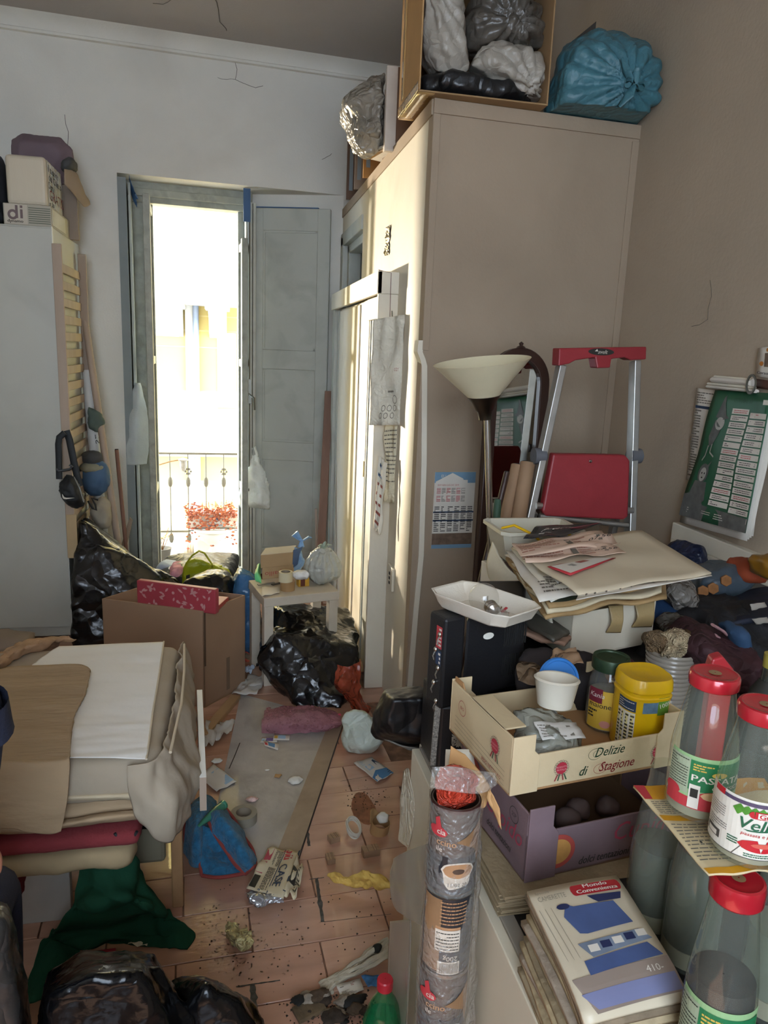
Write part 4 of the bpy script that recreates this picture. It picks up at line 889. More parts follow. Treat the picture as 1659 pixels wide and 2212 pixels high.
# boxes on the wardrobe
zt = WZ
tanp = M('box_cream', 'aaa392', 0.6, var=0.05); dprint = M('box_print_purple', '6f5d5c', 0.6, var=0); dprint2 = M('box_print_green', '5e6353', 0.6, var=0)
D0, D1 = ony(9, 490, WY + 0.03), ony(112, 492, WY + 0.03)
dzh = 0.10
DB = T('flat_box', 'low pale box printed with a round di emblem on top of the wardrobe', 'box', ((D0.x + D1.x) / 2, WY + 0.03, zt))
MB().box(D0.x, D1.x, WY + 0.03, 4.62, zt, zt + dzh).build('carton', tanp, parent=DB, bevel=0.003)
dm = flat((D0.x, WY + 0.03, zt), (1, 0, 0), (0, 0, 1)); mb = MB()
cx_, cz_ = 0.055, 0.052
mb.pr(dm, 0.006, 0.006, 0.11, 0.097, 2, 0.0006)
mb.ring(dm, cx_ - 0.012, cz_ - 0.004, 0.024, 0.012, 0, 0.0012); mb.pr(dm, cx_ + 0.0, cz_ - 0.02, cx_ + 0.012, cz_ + 0.04, 0, 0.0013); mb.pr(dm, cx_ + 0.022, cz_ - 0.02, cx_ + 0.034, cz_ + 0.022, 0, 0.0012); mb.pr(dm, cx_ + 0.022, cz_ + 0.028, cx_ + 0.034, cz_ + 0.040, 0, 0.0012)
mb.text(dm, 'dynamo', 0.016, 0.012, 0.014, 1, 0.0012, sx=1.15, bold=0.001)
for k in range(8): mb.pr(dm, 0.115, 0.012 + k * 0.010, (D1 - D0).x - 0.004, 0.016 + k * 0.010, 3, 0.0006)
mb.build('print', [dprint, bki, M('box_panel', 'c0b6a4', 0.6, var=0), dprint2], parent=DB)
MB().obox((D1.x + 0.0005, WY + 0.05, zt + 0.012), (0.002, 0, 0), (0, 0.30, 0), (0, 0, 0.076)).build('side_label', M('pale_label', 'c9c4b2', 0.5), parent=DB)
# film-wrapped package with stencilled text
P0, P1 = ony(16, 440, WY + 0.08), ony(98, 440, WY + 0.08)
pz = zt + dzh; ph = 0.235
PK = T('wrapped_package', 'cream block package in clear film with Italian lettering on the wardrobe', 'package', ((P0.x + P1.x) / 2, WY + 0.1, pz))
MB().box(P0.x, P1.x + 0.012, WY + 0.07, 4.52, pz, pz + ph).build('block', M('cream_wrap', 'cbbfa8', 0.35, var=0.05, bump=0.3, bs=25, stretch=(1, 1, 0.25)), parent=PK, bevel=0.02, seg=3)
sm_ = flat((P1.x + 0.0125, WY + 0.09, pz), (0, 1, 0), (0, 0, 1)); mb = MB()
mb.pr(sm_, 0.0, 0.012, 0.32, ph - 0.012, 0, 0.0008)
for k, (s_, m_, h_, y_) in enumerate([('il sapore', 1, 0.034, 0.175), ('del Chicco', 1, 0.034, 0.135), ('Semi', 1, 0.034, 0.095), ('GRATIS', 2, 0.05, 0.045), ('gr. 500', 1, 0.02, 0.016)]): mb.text(sm_, s_, 0.015 + 0.01 * (k % 2), y_, h_, m_, 0.002, sx=1.35, bold=0.002)
mb.build('print', [M('wrap_white', 'd2cfc6', 0.3, var=0.05), bki, redp], parent=PK)
fm = MB()
for a in range(5):
    fm.tube([V((P1.x + 0.014, WY + 0.10 + a * 0.07, pz + 0.01)), V((P1.x + 0.020, WY + 0.11 + a * 0.075, pz + ph * 0.5)), V((P1.x + 0.014, WY + 0.10 + a * 0.07, pz + ph - 0.01))], 0.0025, 6)
film = M('clear_film', 'f2f2ee', 0.12, var=0, bump=0.3, bs=30, film=0.1)
fm.build('film', film, parent=PK, smooth=True)['kind'] = 'stuff'
hb('soft_case', 'dark mauve soft case lying behind the cream package on the wardrobe', [(24, 300), (45, 288), (130, 296), (155, 322), (158, 350), (120, 430), (40, 430), (26, 340)], 4.56, 4.80, M('mauve_cloth', '75646a', 0.8, var=0.1, bump=0.1), cat='case', amp=0.006, sc=8, seed=3, vox=0.014, floor=zt)
hb('dark_roll', 'dark rolled cloth poking out past the wrapped package', [(132, 350), (150, 338), (162, 345), (160, 362), (140, 372), (132, 365)], 4.45, 4.60, M('dark_cloth', '4a4b4c', 0.8), cat='cloth', amp=0.004, seed=4, vox=0.01, parent=None, floor=zt + 0.2)
patch('beige_cloth', [[ony(x, y, Y) for x, y, Y in r] for r in [[(140, 365, 4.4), (160, 370, 4.5), (168, 380, 4.6)], [(140, 395, 4.4), (172, 400, 4.5), (180, 410, 4.6)], [(142, 400, 4.4), (176, 428, 4.5), (192, 432, 4.6)], [(150, 408, 4.4), (180, 445, 4.5), (194, 442, 4.6)]]], M('beige_cloth', 'a08d77', 0.85, var=0.1), 'beige cloth flap hanging off the wardrobe top behind the package', nu=16, nv=16, amp=0.006, seed=3)
MB_ = MB(); a, b = ony(140, 400, 4.62), ony(172, 520, 4.62); MB_.box(WX - 0.06, b.x, 4.60, 4.63, zt, a.z)
tag(MB_.build('cardboard_sheet', M('cardboard_grey'), loc=(WX, 4.6, zt), bevel=0.002), 'upright brown cardboard sheet standing at the wardrobe rear edge', 'cardboard')
hb('dark_bag', 'dark bundle at the frame edge beside the wrapped package', [(-40, 335), (0, 335), (8, 380), (8, 480), (-40, 488)], 4.2, 4.5, M('dark_bundle', '3f4247', 0.6), amp=0.008, seed=5, vox=0.014, floor=zt)
# things in the gap between wardrobe and balcony door
def pole(name, label, cat, p0, y0, p1, y1, r, mat, cut=True, n=12, flat_=1.0, z1=None):
    a, b = ony(*p0, y0), ony(*p1, y1)
    if cut: b = a + (b - a) * (a.z / (a.z - b.z))
    t = T(name, label, cat, b if cut else b)
    MB().tube([b, a], r, n, flat=flat_).build('shaft', mat, parent=t, smooth=n > 4)
    MB().tube([a, a + (a - b).normalized() * 0.006], r * 0.9, n, flat=flat_).build('tip', M('dark_gap'), parent=t)
    return t
pole('wooden_pole', 'long slim wooden pole leaning behind the slatted base', 'pole', (183, 690), 4.72, (244, 1100), 4.55, 0.02, pine)
pole('brown_stick', 'short reddish-brown stick leaning by the left door frame', 'stick', (252, 972), 4.76, (272, 1180), 4.66, 0.012, M('red_brown_wood', '7a5647', 0.6))
pt = T('poster_tube', 'white paper tube with black capital letters behind the slatted base', 'tube', ony(206, 1000, 4.66))
a, b = ony(188, 800, 4.70), ony(207, 1000, 4.64); b = a + (b - a) * (a.z / (a.z - b.z))
MB().tube([b, a], 0.032, 16).build('tube', M('white_tube', 'c9cac6', 0.6), parent=pt, smooth=True)
d_ = (a - b).normalized(); ux = V((1, 0, 0)); tm = lambda u, v, w=0.0: a - d_ * (0.45 - u) * 1.0 + V((sin(v / 0.032) * (0.0325 + w), -cos(v / 0.032) * (0.0325 + w), 0))
mb = MB(); mb.text(tm, 'SLTO', 0.02, 0.015, 0.03, 0, 0.001, sx=1.4); mb.build('lettering', bki, parent=pt)
hb('green_rag', 'dull green rag tucked behind the slatted base', [(190, 880), (215, 890), (225, 915), (210, 935), (192, 925)], 4.60, 4.68, M('green_rag', '55635c', 0.85), cat='rag', amp=0.008, seed=7, vox=0.009)
bb = ony(205, 1030, 4.55)
BB_ = T('round_bag', 'blue and cream round bag hanging between wardrobe and door', 'bag', bb)
hull('body', ell(bb, 0.085, 0.06, 0.115, 8), M('blue_ball', '44607f', 0.6, var=0.25, vs=8), parent=BB_, vox=0.012, amp=0.006, seed=4)
hull('cream_band', ell(bb + V((-0.01, -0.012, 0.055)), 0.072, 0.055, 0.035, 6), M('cream_band', '8f8d78', 0.7), parent=BB_, vox=0.01, amp=0.003)
hull('dark_top', ell(bb + V((-0.01, -0.008, 0.115)), 0.062, 0.05, 0.04, 6), M('dark_cloth'), parent=BB_, vox=0.01, amp=0.004)
patch('white_bag', [[W(-1.30, 0.02, z) + V((dx, dy, 0)) for dx, dy in r] for z, r in [(1.36, [(-0.02, 0, ), (0.0, -0.02), (0.02, 0)]), (1.2, [(-0.06, 0), (0.0, -0.04), (0.045, 0)]), (1.0, [(-0.10, 0), (-0.02, -0.06), (0.06, 0)]), (0.84, [(-0.115, 0), (-0.03, -0.04), (0.04, 0)])]], M('white_film_bag', 'c3c8c4', 0.4, var=0.08, bump=0.2), 'limp white plastic bag hanging on the left door shutter', 'bag', nu=20, nv=30, amp=0.012, sc=10, seed=6, th=0.004)
hb('cream_cloth_bag', 'crumpled cream bag with a small star above the black bin bag', [(192, 1090), (220, 1072), (235, 1085), (240, 1120), (235, 1140), (212, 1145), (195, 1110)], 4.45, 4.6, M('cream_bag', 'a39a88', 0.8, var=0.1), amp=0.01, seed=8, vox=0.01)
mb = MB(); lp = [ony(*p, 4.42) for p in [(190, 1082), (200, 1098), (208, 1102), (206, 1090), (198, 1076), (212, 1080)]]
mb.tube(lp, 0.006, 8); tag(mb.build('black_strap', M('black_strap', '24272a', 0.6), loc=lp[0], smooth=True), 'curled black strap end beside the cream crumpled bag', 'strap')
tag(MB().prism([ony(*p, 4.72) for p in [(258, 1190), (280, 1118), (286, 1125), (268, 1205)]], (0, 0.02, 0)).build('wood_offcut', M('cardboard_grey'), loc=ony(262, 1195, 4.72)), 'slanting brown wood offcut at the foot of the left door frame', 'wood')
# black waist bag slung over the slatted base
wy = WY - 0.075
WB = T('waist_bag', 'black waist bag with white swoosh slung over the slatted base', 'bag', ony(155, 1095, wy))
bodyp = [ony(*p, wy) for p in [(128, 1040), (142, 1022), (160, 1025), (175, 1050), (186, 1085), (184, 1096), (170, 1102), (148, 1096), (133, 1078), (127, 1058)]]
blk = M('black_nylon', '1c1f22', 0.55, var=0.1, bump=0.1, bs=150)
hull('pouch', bodyp + [p + V((0, -0.05, 0)) for p in [bodyp[0] * 0.25 + bodyp[5] * 0.75 * 0 + bodyp[4] * 0.75, bodyp[9] * 0.8 + bodyp[4] * 0.2, bodyp[2] * 0.8 + bodyp[7] * 0.2, bodyp[7] * 0.75 + bodyp[2] * 0.25]], blk, parent=WB, vox=0.008, amp=0.003, sm=3)
mb = MB(); mb.tube([ony(*p, wy - 0.01) for p in [(128, 1035), (127, 985), (126, 960), (128, 945), (140, 935)]], 0.016, 10, flat=0.3); mb.tube([ony(*p, wy + 0.02) for p in [(172, 1050), (160, 1000), (150, 950), (143, 930)]], 0.018, 10, flat=0.3)
mb.build('strap', blk, parent=WB, smooth=True)
mb = MB(); mb.tube([ony(*p, wy - 0.012) for p in [(122, 1012), (127, 1018), (150, 1014), (156, 1008), (150, 1004)]], 0.007, 8); mb.build('buckle', M('dark_buckle', '3b3d40', 0.4), parent=WB, smooth=True)
mb = MB(); mb.tube([ony(*p, wy - 0.048) for p in [(160, 1030), (172, 1055), (181, 1085)]], 0.0025, 6); mb.build('zip', M('zip_grey', '8a8d8f', 0.4), parent=WB)
c_ = ony(146, 1075, wy - 0.060); sm2 = flat(c_, V((1, 0.05, -0.35)), V((0.35, 0, 1))); mb = MB()
sw = [(-0.030, 0.010), (-0.024, -0.006), (-0.016, -0.012), (-0.004, -0.010), (0.032, 0.010), (-0.004, -0.002), (-0.014, -0.003), (-0.020, 0.001)]
mb.pp(sm2, sw, 0, 0.0); mb.build('swoosh', M('white_print'), parent=WB, solid=0.003)
# large black bin bag in the corner
hull('bin_bag', None, blackbag, 'tall black bin bag slumped in the corner beside the wardrobe', 'bag', vox=0.016, amp=0.018, sc=5, seed=21, sm=2, floor=0.0, parts=[
    [ony(*p, 4.15) for p in [(168, 1180), (172, 1125), (205, 1140), (255, 1205), (300, 1232), (350, 1250)]] + [V((x, y, 0)) for x in (-0.83, -0.35) for y in (3.95, 4.5)] + [ony(185, 1120, 4.45), ony(285, 1215, 4.5), V((-0.82, 4.0, 0.35)), V((-0.5, 3.98, 0.3))],
    [ony(*p, 4.2) for p in [(300, 1232), (345, 1235), (385, 1258), (330, 1265)]] + [V((-0.5, 4.1, 0)), V((-0.25, 4.1, 0)), V((-0.25, 4.5, 0)), V((-0.5, 4.5, 0.3))]])
# ================================================================== BIG CARDBOARD BOX AND THE BAGS BEHIND IT
zb = 0.462
A_, B_, C_ = onz(220, 1293, zb), onz(440, 1320, zb), onz(530, 1285, zb)
A_.z = B_.z = C_.z = 0
ea, eb = (A_ - B_), (C_ - B_)
boxm = M('cardboard_brown', '97795f', 0.8, var=0.05, vs=4, bump=0.05, bs=90, dirt='7d634d', ds=3, dk=0.3)
BX = obox_open('open_cardboard_box', 'large open brown cardboard box standing on the floor before the door', 'box', B_, ea, eb, zb, boxm, cardin, th=0.007)
nrm = V((0, 0, 1)).cross(eb.normalized()); nrm = nrm if nrm.y < 0 or nrm.x > 0 else -nrm
st_ = MB(); on = eb.normalized(); outn = V((on.y, -on.x, 0)); outa = V((-ea.normalized().y, ea.normalized().x, 0))
st_.obox(B_ + V((0, 0, 0.20)) + outn * 0.0006 - on * 0.0, on * 0.010, outn * 0.0008, (0, 0, zb - 0.21)); st_.build('corner_slit', M('slit', '54402f', 0.9), parent=BX)
h2 = MB(); h2.obox(B_ + on * (eb.length * 0.52) + V((0, 0, 0.03)) + outn * 0.0006, on * 0.022, outn * 0.0008, (0, 0, 0.16)); h2.build('torn_slit', M('slit2', '75604c', 0.9), parent=BX)
# red patterned gift box wedged in its top
zr0, zr1 = 0.452, 0.565
g0, g1 = onz(296, 1305, zr0), onz(466, 1328, zr0)
ge = g1 - g0; gn = V((-ge.y, ge.x, 0)).normalized()
redbox = M('red_gift_paper', 'a03a44', 0.45, var=0.06)
RB = T('red_gift_box', 'red gift box with pale leaf pattern wedged across the open box', 'box', (g0 + g1) / 2 + gn * 0.09)
MB().obox(g0, ge, gn * 0.035, (0, 0, zr1 - zr0 + 0.0)).build('body', redbox, parent=RB, bevel=0.006)
gm_ = flat(g0, ge, (0, 0, 1)); mb = MB(); rg = random.Random(5)
if gm_(0, 0, 1).y > gm_(0, 0, 0).y: gm2 = gm_; gm_ = lambda u, v, w=0.0: gm2(u, v, -w)
Lg = ge.length
def leafp(u, v, l, a, w): return [(u + cos(a) * l * t + -sin(a) * w * s_ * sin(pi * t), v + sin(a) * l * t + cos(a) * w * s_ * sin(pi * t)) for t, s_ in [(0, 1), (.25, 1), (.5, 1), (.75, 1), (1, 1), (.75, -1), (.5, -1), (.25, -1)]]
for k in range(46):
    u, v = rg.uniform(0.02, Lg - 0.03), rg.uniform(0.008, 0.104); a = rg.uniform(0, pi); l = rg.uniform(0.018, 0.034)
    if rg.random() < 0.28: mb.pe(gm_, u, v, 0.007, 0.007, 0, 0.0009)
    else:
        pl_ = [(min(max(x, 0.004), Lg - 0.004), min(max(y, 0.004), zr1 - zr0 - 0.003)) for x, y in leafp(u, v, l, a, 0.005)]
        mb.pp(gm_, pl_, 0, 0.0008)
mb.build('leaf_print', M('pink_print', 'c08d8a', 0.5, var=0), parent=RB)
q0 = onz(468, 1322, zb - 0.005); q1 = onz(494, 1298, zb - 0.005); dq = (q1 - q0)
tag(MB().obox(q0, dq, V((dq.y, -dq.x, 0)).normalized() * -0.05, (0, 0, 0.02)).build('red_box_lid', M('red_lid', 'a8443c', 0.45), loc=q0, bevel=0.002), 'small red box lid standing in the right end of the open box', 'lid')
# heap of bags behind the box, in front of the door
hb('bin_bag', 'shiny black bin bag with blue-white glints just behind the open box', [(395, 1262), (420, 1250), (470, 1240), (495, 1245), (530, 1290), (520, 1400), (410, 1400)], 3.72, 3.98, blackbag, amp=0.012, sc=7, seed=31, vox=0.012, floor=0.0)
limeb = M('lime_bag', 'a4ab1c', 0.4, var=0.12, vs=8, bump=0.2, bs=30, crease=0.3, cs=12)
YB = T('shopping_bag', 'lime yellow shopping bag with handles standing behind the open box', 'bag', ony(440, 1270, 4.25))
hull('body', [ony(*p, 4.2) for p in [(392, 1262), (402, 1215), (420, 1208), (450, 1222), (480, 1228), (500, 1238), (500, 1290), (392, 1290)]] + [ony(*p, 4.42) for p in [(410, 1222), (490, 1228), (490, 1290), (400, 1290)]], limeb, parent=YB, vox=0.012, amp=0.014, sc=8, seed=5, sm=2)
mb = MB(); mb.tube([ony(*p, 4.17) for p in [(404, 1215), (415, 1200), (430, 1190), (442, 1195), (452, 1210), (460, 1222), (452, 1230), (430, 1240)]], 0.014, 10, flat=0.35); mb.build('handle', limeb, parent=YB, smooth=True); mb = MB(); mb.tube([ony(*p, 4.3) for p in [(420, 1210), (440, 1218), (460, 1224), (480, 1222)]], 0.012, 10, flat=0.4)
mb.build('handle', limeb, parent=YB, smooth=True)
gl = flat(ony(402, 1250, 4.185), (1, 0.1, 0.1), (0.1, 0, 1)); mb = MB(); [mb.pp(gl, [(x, y), (x + 0.02, y + 0.004), (x + 0.018, y + 0.03), (x - 0.003, y + 0.026)], 0, 0.006) for x, y in [(-0.012, -0.05), (0.0, -0.005), (0.012, -0.045)]]; mb.build('print', bki, parent=YB, solid=0.002)
hb('blue_bag', 'glossy blue plastic bag between the open box and the white stool', [(498, 1270), (515, 1236), (545, 1245), (560, 1262), (556, 1330), (540, 1420), (520, 1420), (520, 1330)], 3.70, 3.98, M('blue_film_bag', '3f6f9e', 0.25, var=0.25, vs=7, bump=0.3, bs=30, crease=0.5, cs=9), amp=0.012, sc=8, seed=33, vox=0.011, floor=0.0)
hb('black_sack', 'black sack on the floor between the brown box and the stool leg', [(528, 1330), (548, 1310), (566, 1345), (570, 1410), (530, 1412)], 3.95, 4.3, blackbag2, amp=0.01, seed=34, vox=0.014, floor=0.0)
hb('pink_clothes', 'pink and white crumpled clothes in front of the balcony door', [(360, 1250), (372, 1226), (395, 1228), (402, 1250), (395, 1275), (362, 1275)], 4.32, 4.55, M('pink_white_cloth', 'c58a96', 0.8, var=0.35, vs=16), cat='clothes', amp=0.014, sc=12, seed=35, vox=0.012)
hb('white_cloth', 'white and pale blue cloth on the heap by the left door leaf', [(335, 1228), (350, 1216), (380, 1222), (385, 1236), (350, 1240)], 4.45, 4.6, M('pale_blue_cloth', 'b4c0d0', 0.8, var=0.2, vs=14), cat='cloth', amp=0.012, sc=12, seed=36, vox=0.012)
hull('bin_bag', [V((x, y, 0)) for x in (-0.5, 0.05) for y in (4.15, 5.0)] + [V((-0.45, 4.3, 0.26)), V((0.0, 4.3, 0.30)), V((-0.4, 4.9, 0.25)), V((0.05, 4.9, 0.24)), V((-0.2, 4.6, 0.33))], blackbag2, 'low black bin bag under the clothes in front of the balcony door', 'bag', vox=0.02, amp=0.02, sc=5, seed=38, floor=0)
# ================================================================== HANGING BAG ON THE RIGHT SHUTTER
hk = so + nb * 0.035 + se.normalized() * 0.03 + V((0, 0, 1.33))
hgp = onp(545, 970, hk, nb)
whb = M('white_shop_bag', 'f0f3ea', 0.4, var=0.06, bump=0.25, bs=40, crease=0.25, cs=12)
HB = T('hanging_bag', 'white carrier bag hanging from the right shutter handle', 'bag', onp(545, 1080, hk, nb))
hpx = [(530, 1015), (545, 975), (560, 985), (575, 1030), (588, 1060), (582, 1100), (560, 1095), (540, 1092), (520, 1098), (514, 1080), (522, 1050)]
P_ = [onp(*p, hk, nb) for p in hpx]; c_ = sum(P_, V((0, 0, 0))) / len(P_)
hull('body', [p + nb * 0.01 for p in P_] + [c_ + (p - c_) * 0.6 + nb * 0.10 for p in P_], whb, parent=HB, vox=0.010, amp=0.012, sc=9, seed=41, knot=(hgp.x, hgp.y, hgp.z, 0, 0, 1), kamp=0.014, kn=9)
mb = MB(); mb.tube([onp(*p, hk + nb * 0.03, nb) for p in [(535, 1010), (542, 970), (550, 965), (556, 985)]], 0.010, 8, flat=0.5); mb.build('handle', whb, parent=HB, smooth=True)
# ================================================================== BED
mattw = M('mattress_white', 'e2ded6', 0.85, var=0.03, bump=0.1, bs=30)
beige = M('beige_cover', 'a48c6e', 0.9, var=0.07, vs=5, bump=0.7, bs=14, stretch=(0.5, 3.5, 1.5), dirt='8a7256', ds=4, dk=0.4)
beigeg = M('beige_grey_cover', 'a89a86', 0.9, var=0.05, bump=0.15, bs=40, dirt='8f7f6a', ds=4, dk=0.3)
BD = T('bed', 'low bed piled with a bare mattress and folded quilts at left', 'bed', (-0.75, 2.1, 0))
oldw = M('bed_wood', 'a07c58', 0.6, var=0.12, dirt='6f5237', ds=8)
for (x, y) in [(-0.155, 1.955), (-0.165, 2.46), (-1.4, 1.955), (-1.4, 2.46)]: MB().obox((x - 0.016, y - 0.016, 0), (0.032, 0, 0), (0, 0.032, 0), (0, 0, 0.44)).build('leg', oldw, parent=BD, bevel=0.004)
MB().box(-1.42, -0.175, 1.93, 2.47, 0.27, 0.31).build('frame', M('dark_frame', '3c332b', 0.7), parent=BD, bevel=0.003)
MX0, MX1, MY0, MY1, MZ = -1.45, -0.168, 1.735, 2.50, 0.60
def rbx(x0, x1, y0, y1, z0, z1, r, name, m, parent, amp=0.004, sc=9, seed=1, vox=0.014, **kw):
    pts = []
    for sx_ in (0, 1):
        for sy_ in (0, 1):
            for sz_ in (0, 1):
                cx_, cy_, cz_ = (x1 - r if sx_ else x0 + r), (y1 - r if sy_ else y0 + r), (z1 - r if sz_ else z0 + r)
                for a in range(5):
                    for b in range(3):
                        q, t = pi / 2 * a / 4, pi / 2 * b / 2
                        pts.append(V((cx_ + (1 if sx_ else -1) * r * cos(q) * sin(t), cy_ + (1 if sy_ else -1) * r * sin(q) * sin(t), cz_ + (1 if sz_ else -1) * r * cos(t))))
    return hull(name, pts, m, parent=parent, vox=vox, amp=amp, sc=sc, seed=seed, amp2=0.001, floor=z0 - 0.01, **kw)
rbx(MX0, MX1, MY0, MY1, 0.475, MZ, 0.045, 'mattress', beigeg, BD, amp=0.004)
zt_ = MZ + 0.006
def mz_(px, py, dz=0.0): return onz(px, py, zt_ + dz)
patch('white_sheet', [[mz_(128, 1396), mz_(240, 1390), mz_(354, 1386)], [mz_(60, 1450), mz_(220, 1450), mz_(345, 1450)], [mz_(60, 1540), mz_(200, 1540), mz_(330, 1540)], [mz_(110, 1600), mz_(200, 1600), mz_(322, 1600)], [mz_(145, 1637), mz_(230, 1638), mz_(316, 1640)]], mattw, parent=BD, nu=40, nv=50, amp=0.004, sc=9, seed=2, aniso=(0.5, 3, 1), th=0.002)
sm3 = MB(); sm3.tube([mz_(354, 1386), mz_(345, 1450), mz_(330, 1540), mz_(322, 1600), mz_(316, 1640)], 0.003, 8); sm3.tube([mz_(398, 1392, -0.002), mz_(398, 1450, -0.002), mz_(392, 1520, -0.003), mz_(378, 1580, -0.004), mz_(368, 1625, -0.006)], 0.004, 8); sm3.build('seam_piping', M('pale_piping', 'c4b59c', 0.8), parent=BD, smooth=True)
# loose cover: skirt down the right end, corner drop, beige cover thrown over the left half
def sk_(px, py, X): return onx(px, py, X)
patch('cover_skirt', [[V((-0.172, 2.50, 0.596)), V((-0.168, 2.3, 0.60)), V((-0.166, 2.05, 0.60)), V((-0.168, 1.85, 0.60)), V((-0.185, 1.745, 0.595)), V((-0.25, 1.728, 0.592))],
                      [V((-0.150, 2.51, 0.54)), V((-0.142, 2.3, 0.55)), V((-0.130, 2.05, 0.55)), V((-0.135, 1.85, 0.54)), V((-0.165, 1.728, 0.54)), V((-0.25, 1.722, 0.54))],
                      [V((-0.135, 2.51, 0.47)), V((-0.128, 2.3, 0.48)), V((-0.108, 2.05, 0.47)), V((-0.100, 1.88, 0.455)), V((-0.145, 1.722, 0.46)), V((-0.24, 1.722, 0.475))],
                      [V((-0.140, 2.49, 0.42)), V((-0.135, 2.3, 0.44)), V((-0.115, 2.05, 0.41)), V((-0.105, 1.90, 0.375)), V((-0.155, 1.75, 0.36)), V((-0.225, 1.75, 0.42))]], beigeg, parent=BD, nu=70, nv=24, amp=0.015, sc=16, seed=6, aniso=(1, 1, 0.5), creases=0.02)
patch('beige_cover', [[mz_(-60, 1452, .012), mz_(20, 1440, .012), mz_(110, 1436, .012), mz_(188, 1440, .012), mz_(192, 1460, .012)], [mz_(-120, 1510, .012), mz_(0, 1510, .012), mz_(100, 1505, .012), mz_(175, 1500, .012), mz_(184, 1495, .012)], [mz_(-140, 1570, .012), mz_(0, 1570, .012), mz_(90, 1570, .012), mz_(150, 1560, .012), mz_(160, 1545, .012)],
    [mz_(-160, 1640, .012), mz_(0, 1640, .012), mz_(80, 1635, .012), mz_(140, 1630, .012), mz_(152, 1620, .012)], [V((-0.75, 1.715, 0.585)), ony(0, 1660, 1.712), ony(80, 1658, 1.712), ony(135, 1656, 1.712), ony(150, 1650, 1.712)], [V((-0.75, 1.70, 0.5)), ony(-5, 1740, 1.70), ony(70, 1745, 1.70), ony(125, 1735, 1.70), ony(146, 1725, 1.70)], [V((-0.75, 1.70, 0.42)), ony(-5, 1790, 1.70), ony(60, 1796, 1.70), ony(110, 1800, 1.70), ony(132, 1795, 1.70)]],
    beige, parent=BD, nu=60, nv=70, amp=0.007, sc=11, seed=9, aniso=(0.5, 2.2, 1.2), th=0.004, creases=0.008)
patch('crumpled_edge', [[mz_(x, y, dz) for x, y, dz in r] for r in [[(-10, 1450, .0), (40, 1420, 0), (85, 1400, 0), (130, 1386, 0), (165, 1381, 0)], [(-10, 1440, .02), (30, 1405, .03), (75, 1390, .03), (110, 1382, .02), (150, 1378, .01)], [(-30, 1440, -.04), (20, 1400, -.04), (60, 1384, -.04), (100, 1376, -.03), (150, 1376, -.01)]]], M('brown_beige_cloth', 'a58465', 0.9, var=0.25, vs=14), parent=BD, nu=40, nv=16, amp=0.016, sc=20, seed=12)
# folded quilts under the mattress
rbx(-1.4, -0.205, 1.755, 2.46, 0.405, 0.474, 0.03, 'folded_quilt', beige, BD, amp=0.008, sc=8, seed=14)
patch('pale_fold', [[ony(100, 1716, 1.75), ony(200, 1712, 1.75), ony(300, 1712, 1.75), ony(332, 1722, 1.76)], [ony(100, 1726, 1.73), ony(200, 1722, 1.73), ony(300, 1720, 1.73), ony(334, 1735, 1.74)], [ony(100, 1735, 1.75), ony(200, 1730, 1.75), ony(300, 1726, 1.75), ony(332, 1748, 1.76)]], M('pale_quilt', 'b8a88c', 0.9), parent=BD, nu=30, nv=8, amp=0.003, th=0.004)
for k, (ya, yb3, xr) in enumerate([(1770, 1788, 330)]):
    patch('quilt_fold', [[ony(-40, ya + 12, 1.745), ony(90, ya + 8, 1.74), ony(220, ya - 12, 1.74), ony(xr, ya - 24, 1.75)], [ony(-40, ya + 22, 1.725), ony(90, ya + 18, 1.72), ony(220, ya - 2, 1.72), ony(xr + 4, ya - 12, 1.735)], [ony(-40, yb3 + 10, 1.745), ony(90, yb3 + 6, 1.74), ony(220, yb3 - 12, 1.74), ony(xr, yb3 - 20, 1.75)]], beige, parent=BD, nu=40, nv=10, amp=0.004, seed=15 + k, th=0.005)
rbx(-1.4, -0.225, 1.738, 2.42, 0.352, 0.395, 0.018, 'red_blanket', M('red_blanket', '7d2f33', 0.95, var=0.2, bump=0.3, bs=80), BD, amp=0.004, seed=16)
rbx(-1.4, -0.245, 1.742, 2.42, 0.285, 0.342, 0.024, 'lower_quilt', M('stained_quilt', 'a08d6c', 0.9, var=0.15, vs=7, dirt='6d5b42', ds=5, dk=0.6), BD, amp=0.008, sc=10, seed=17)
mb = MB(); mb.tube([ony(*p, 1.75) for p in [(248, 1800), (256, 1812), (272, 1816), (288, 1810), (296, 1796)]], 0.004, 8); mb.build('black_cord', M('black_strap'), parent=BD, smooth=True)
MB().box(-0.36, -0.185, 1.93, 1.96, 0.16, 0.46).build('grey_cushion', M('dull_green_grey', '6b6554', 0.9, var=0.08), parent=BD, bevel=0.012)
WR = T('white_board', 'long white board edge standing along the right side of the bed', 'board', (-0.11, 2.1, 0.40))
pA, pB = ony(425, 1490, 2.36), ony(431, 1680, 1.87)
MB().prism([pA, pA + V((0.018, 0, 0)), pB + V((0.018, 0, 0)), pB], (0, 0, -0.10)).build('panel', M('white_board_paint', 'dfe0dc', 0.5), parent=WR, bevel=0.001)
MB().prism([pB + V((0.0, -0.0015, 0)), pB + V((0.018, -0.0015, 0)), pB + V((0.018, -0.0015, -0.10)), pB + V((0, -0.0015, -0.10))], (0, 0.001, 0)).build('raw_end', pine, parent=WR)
lw = MB(); w0, w1 = onz(8, 2002), onz(155, 1985); lw.obox(w0, w1 - w0, V((0, 0.03, 0)), (0, 0, 0.20))
lw.obox(w0 + V((-0.6, 0.01, 0)), V((0.6, 0, 0)), V((0, 0.03, 0)), (0, 0, 0.2))
tag(lw.build('floor_board', M('white_panel', 'a8a49b', 0.6, dirt='8a857b', ds=4), loc=w0, bevel=0.002), 'white board standing on edge on the floor under the quilts', 'board')
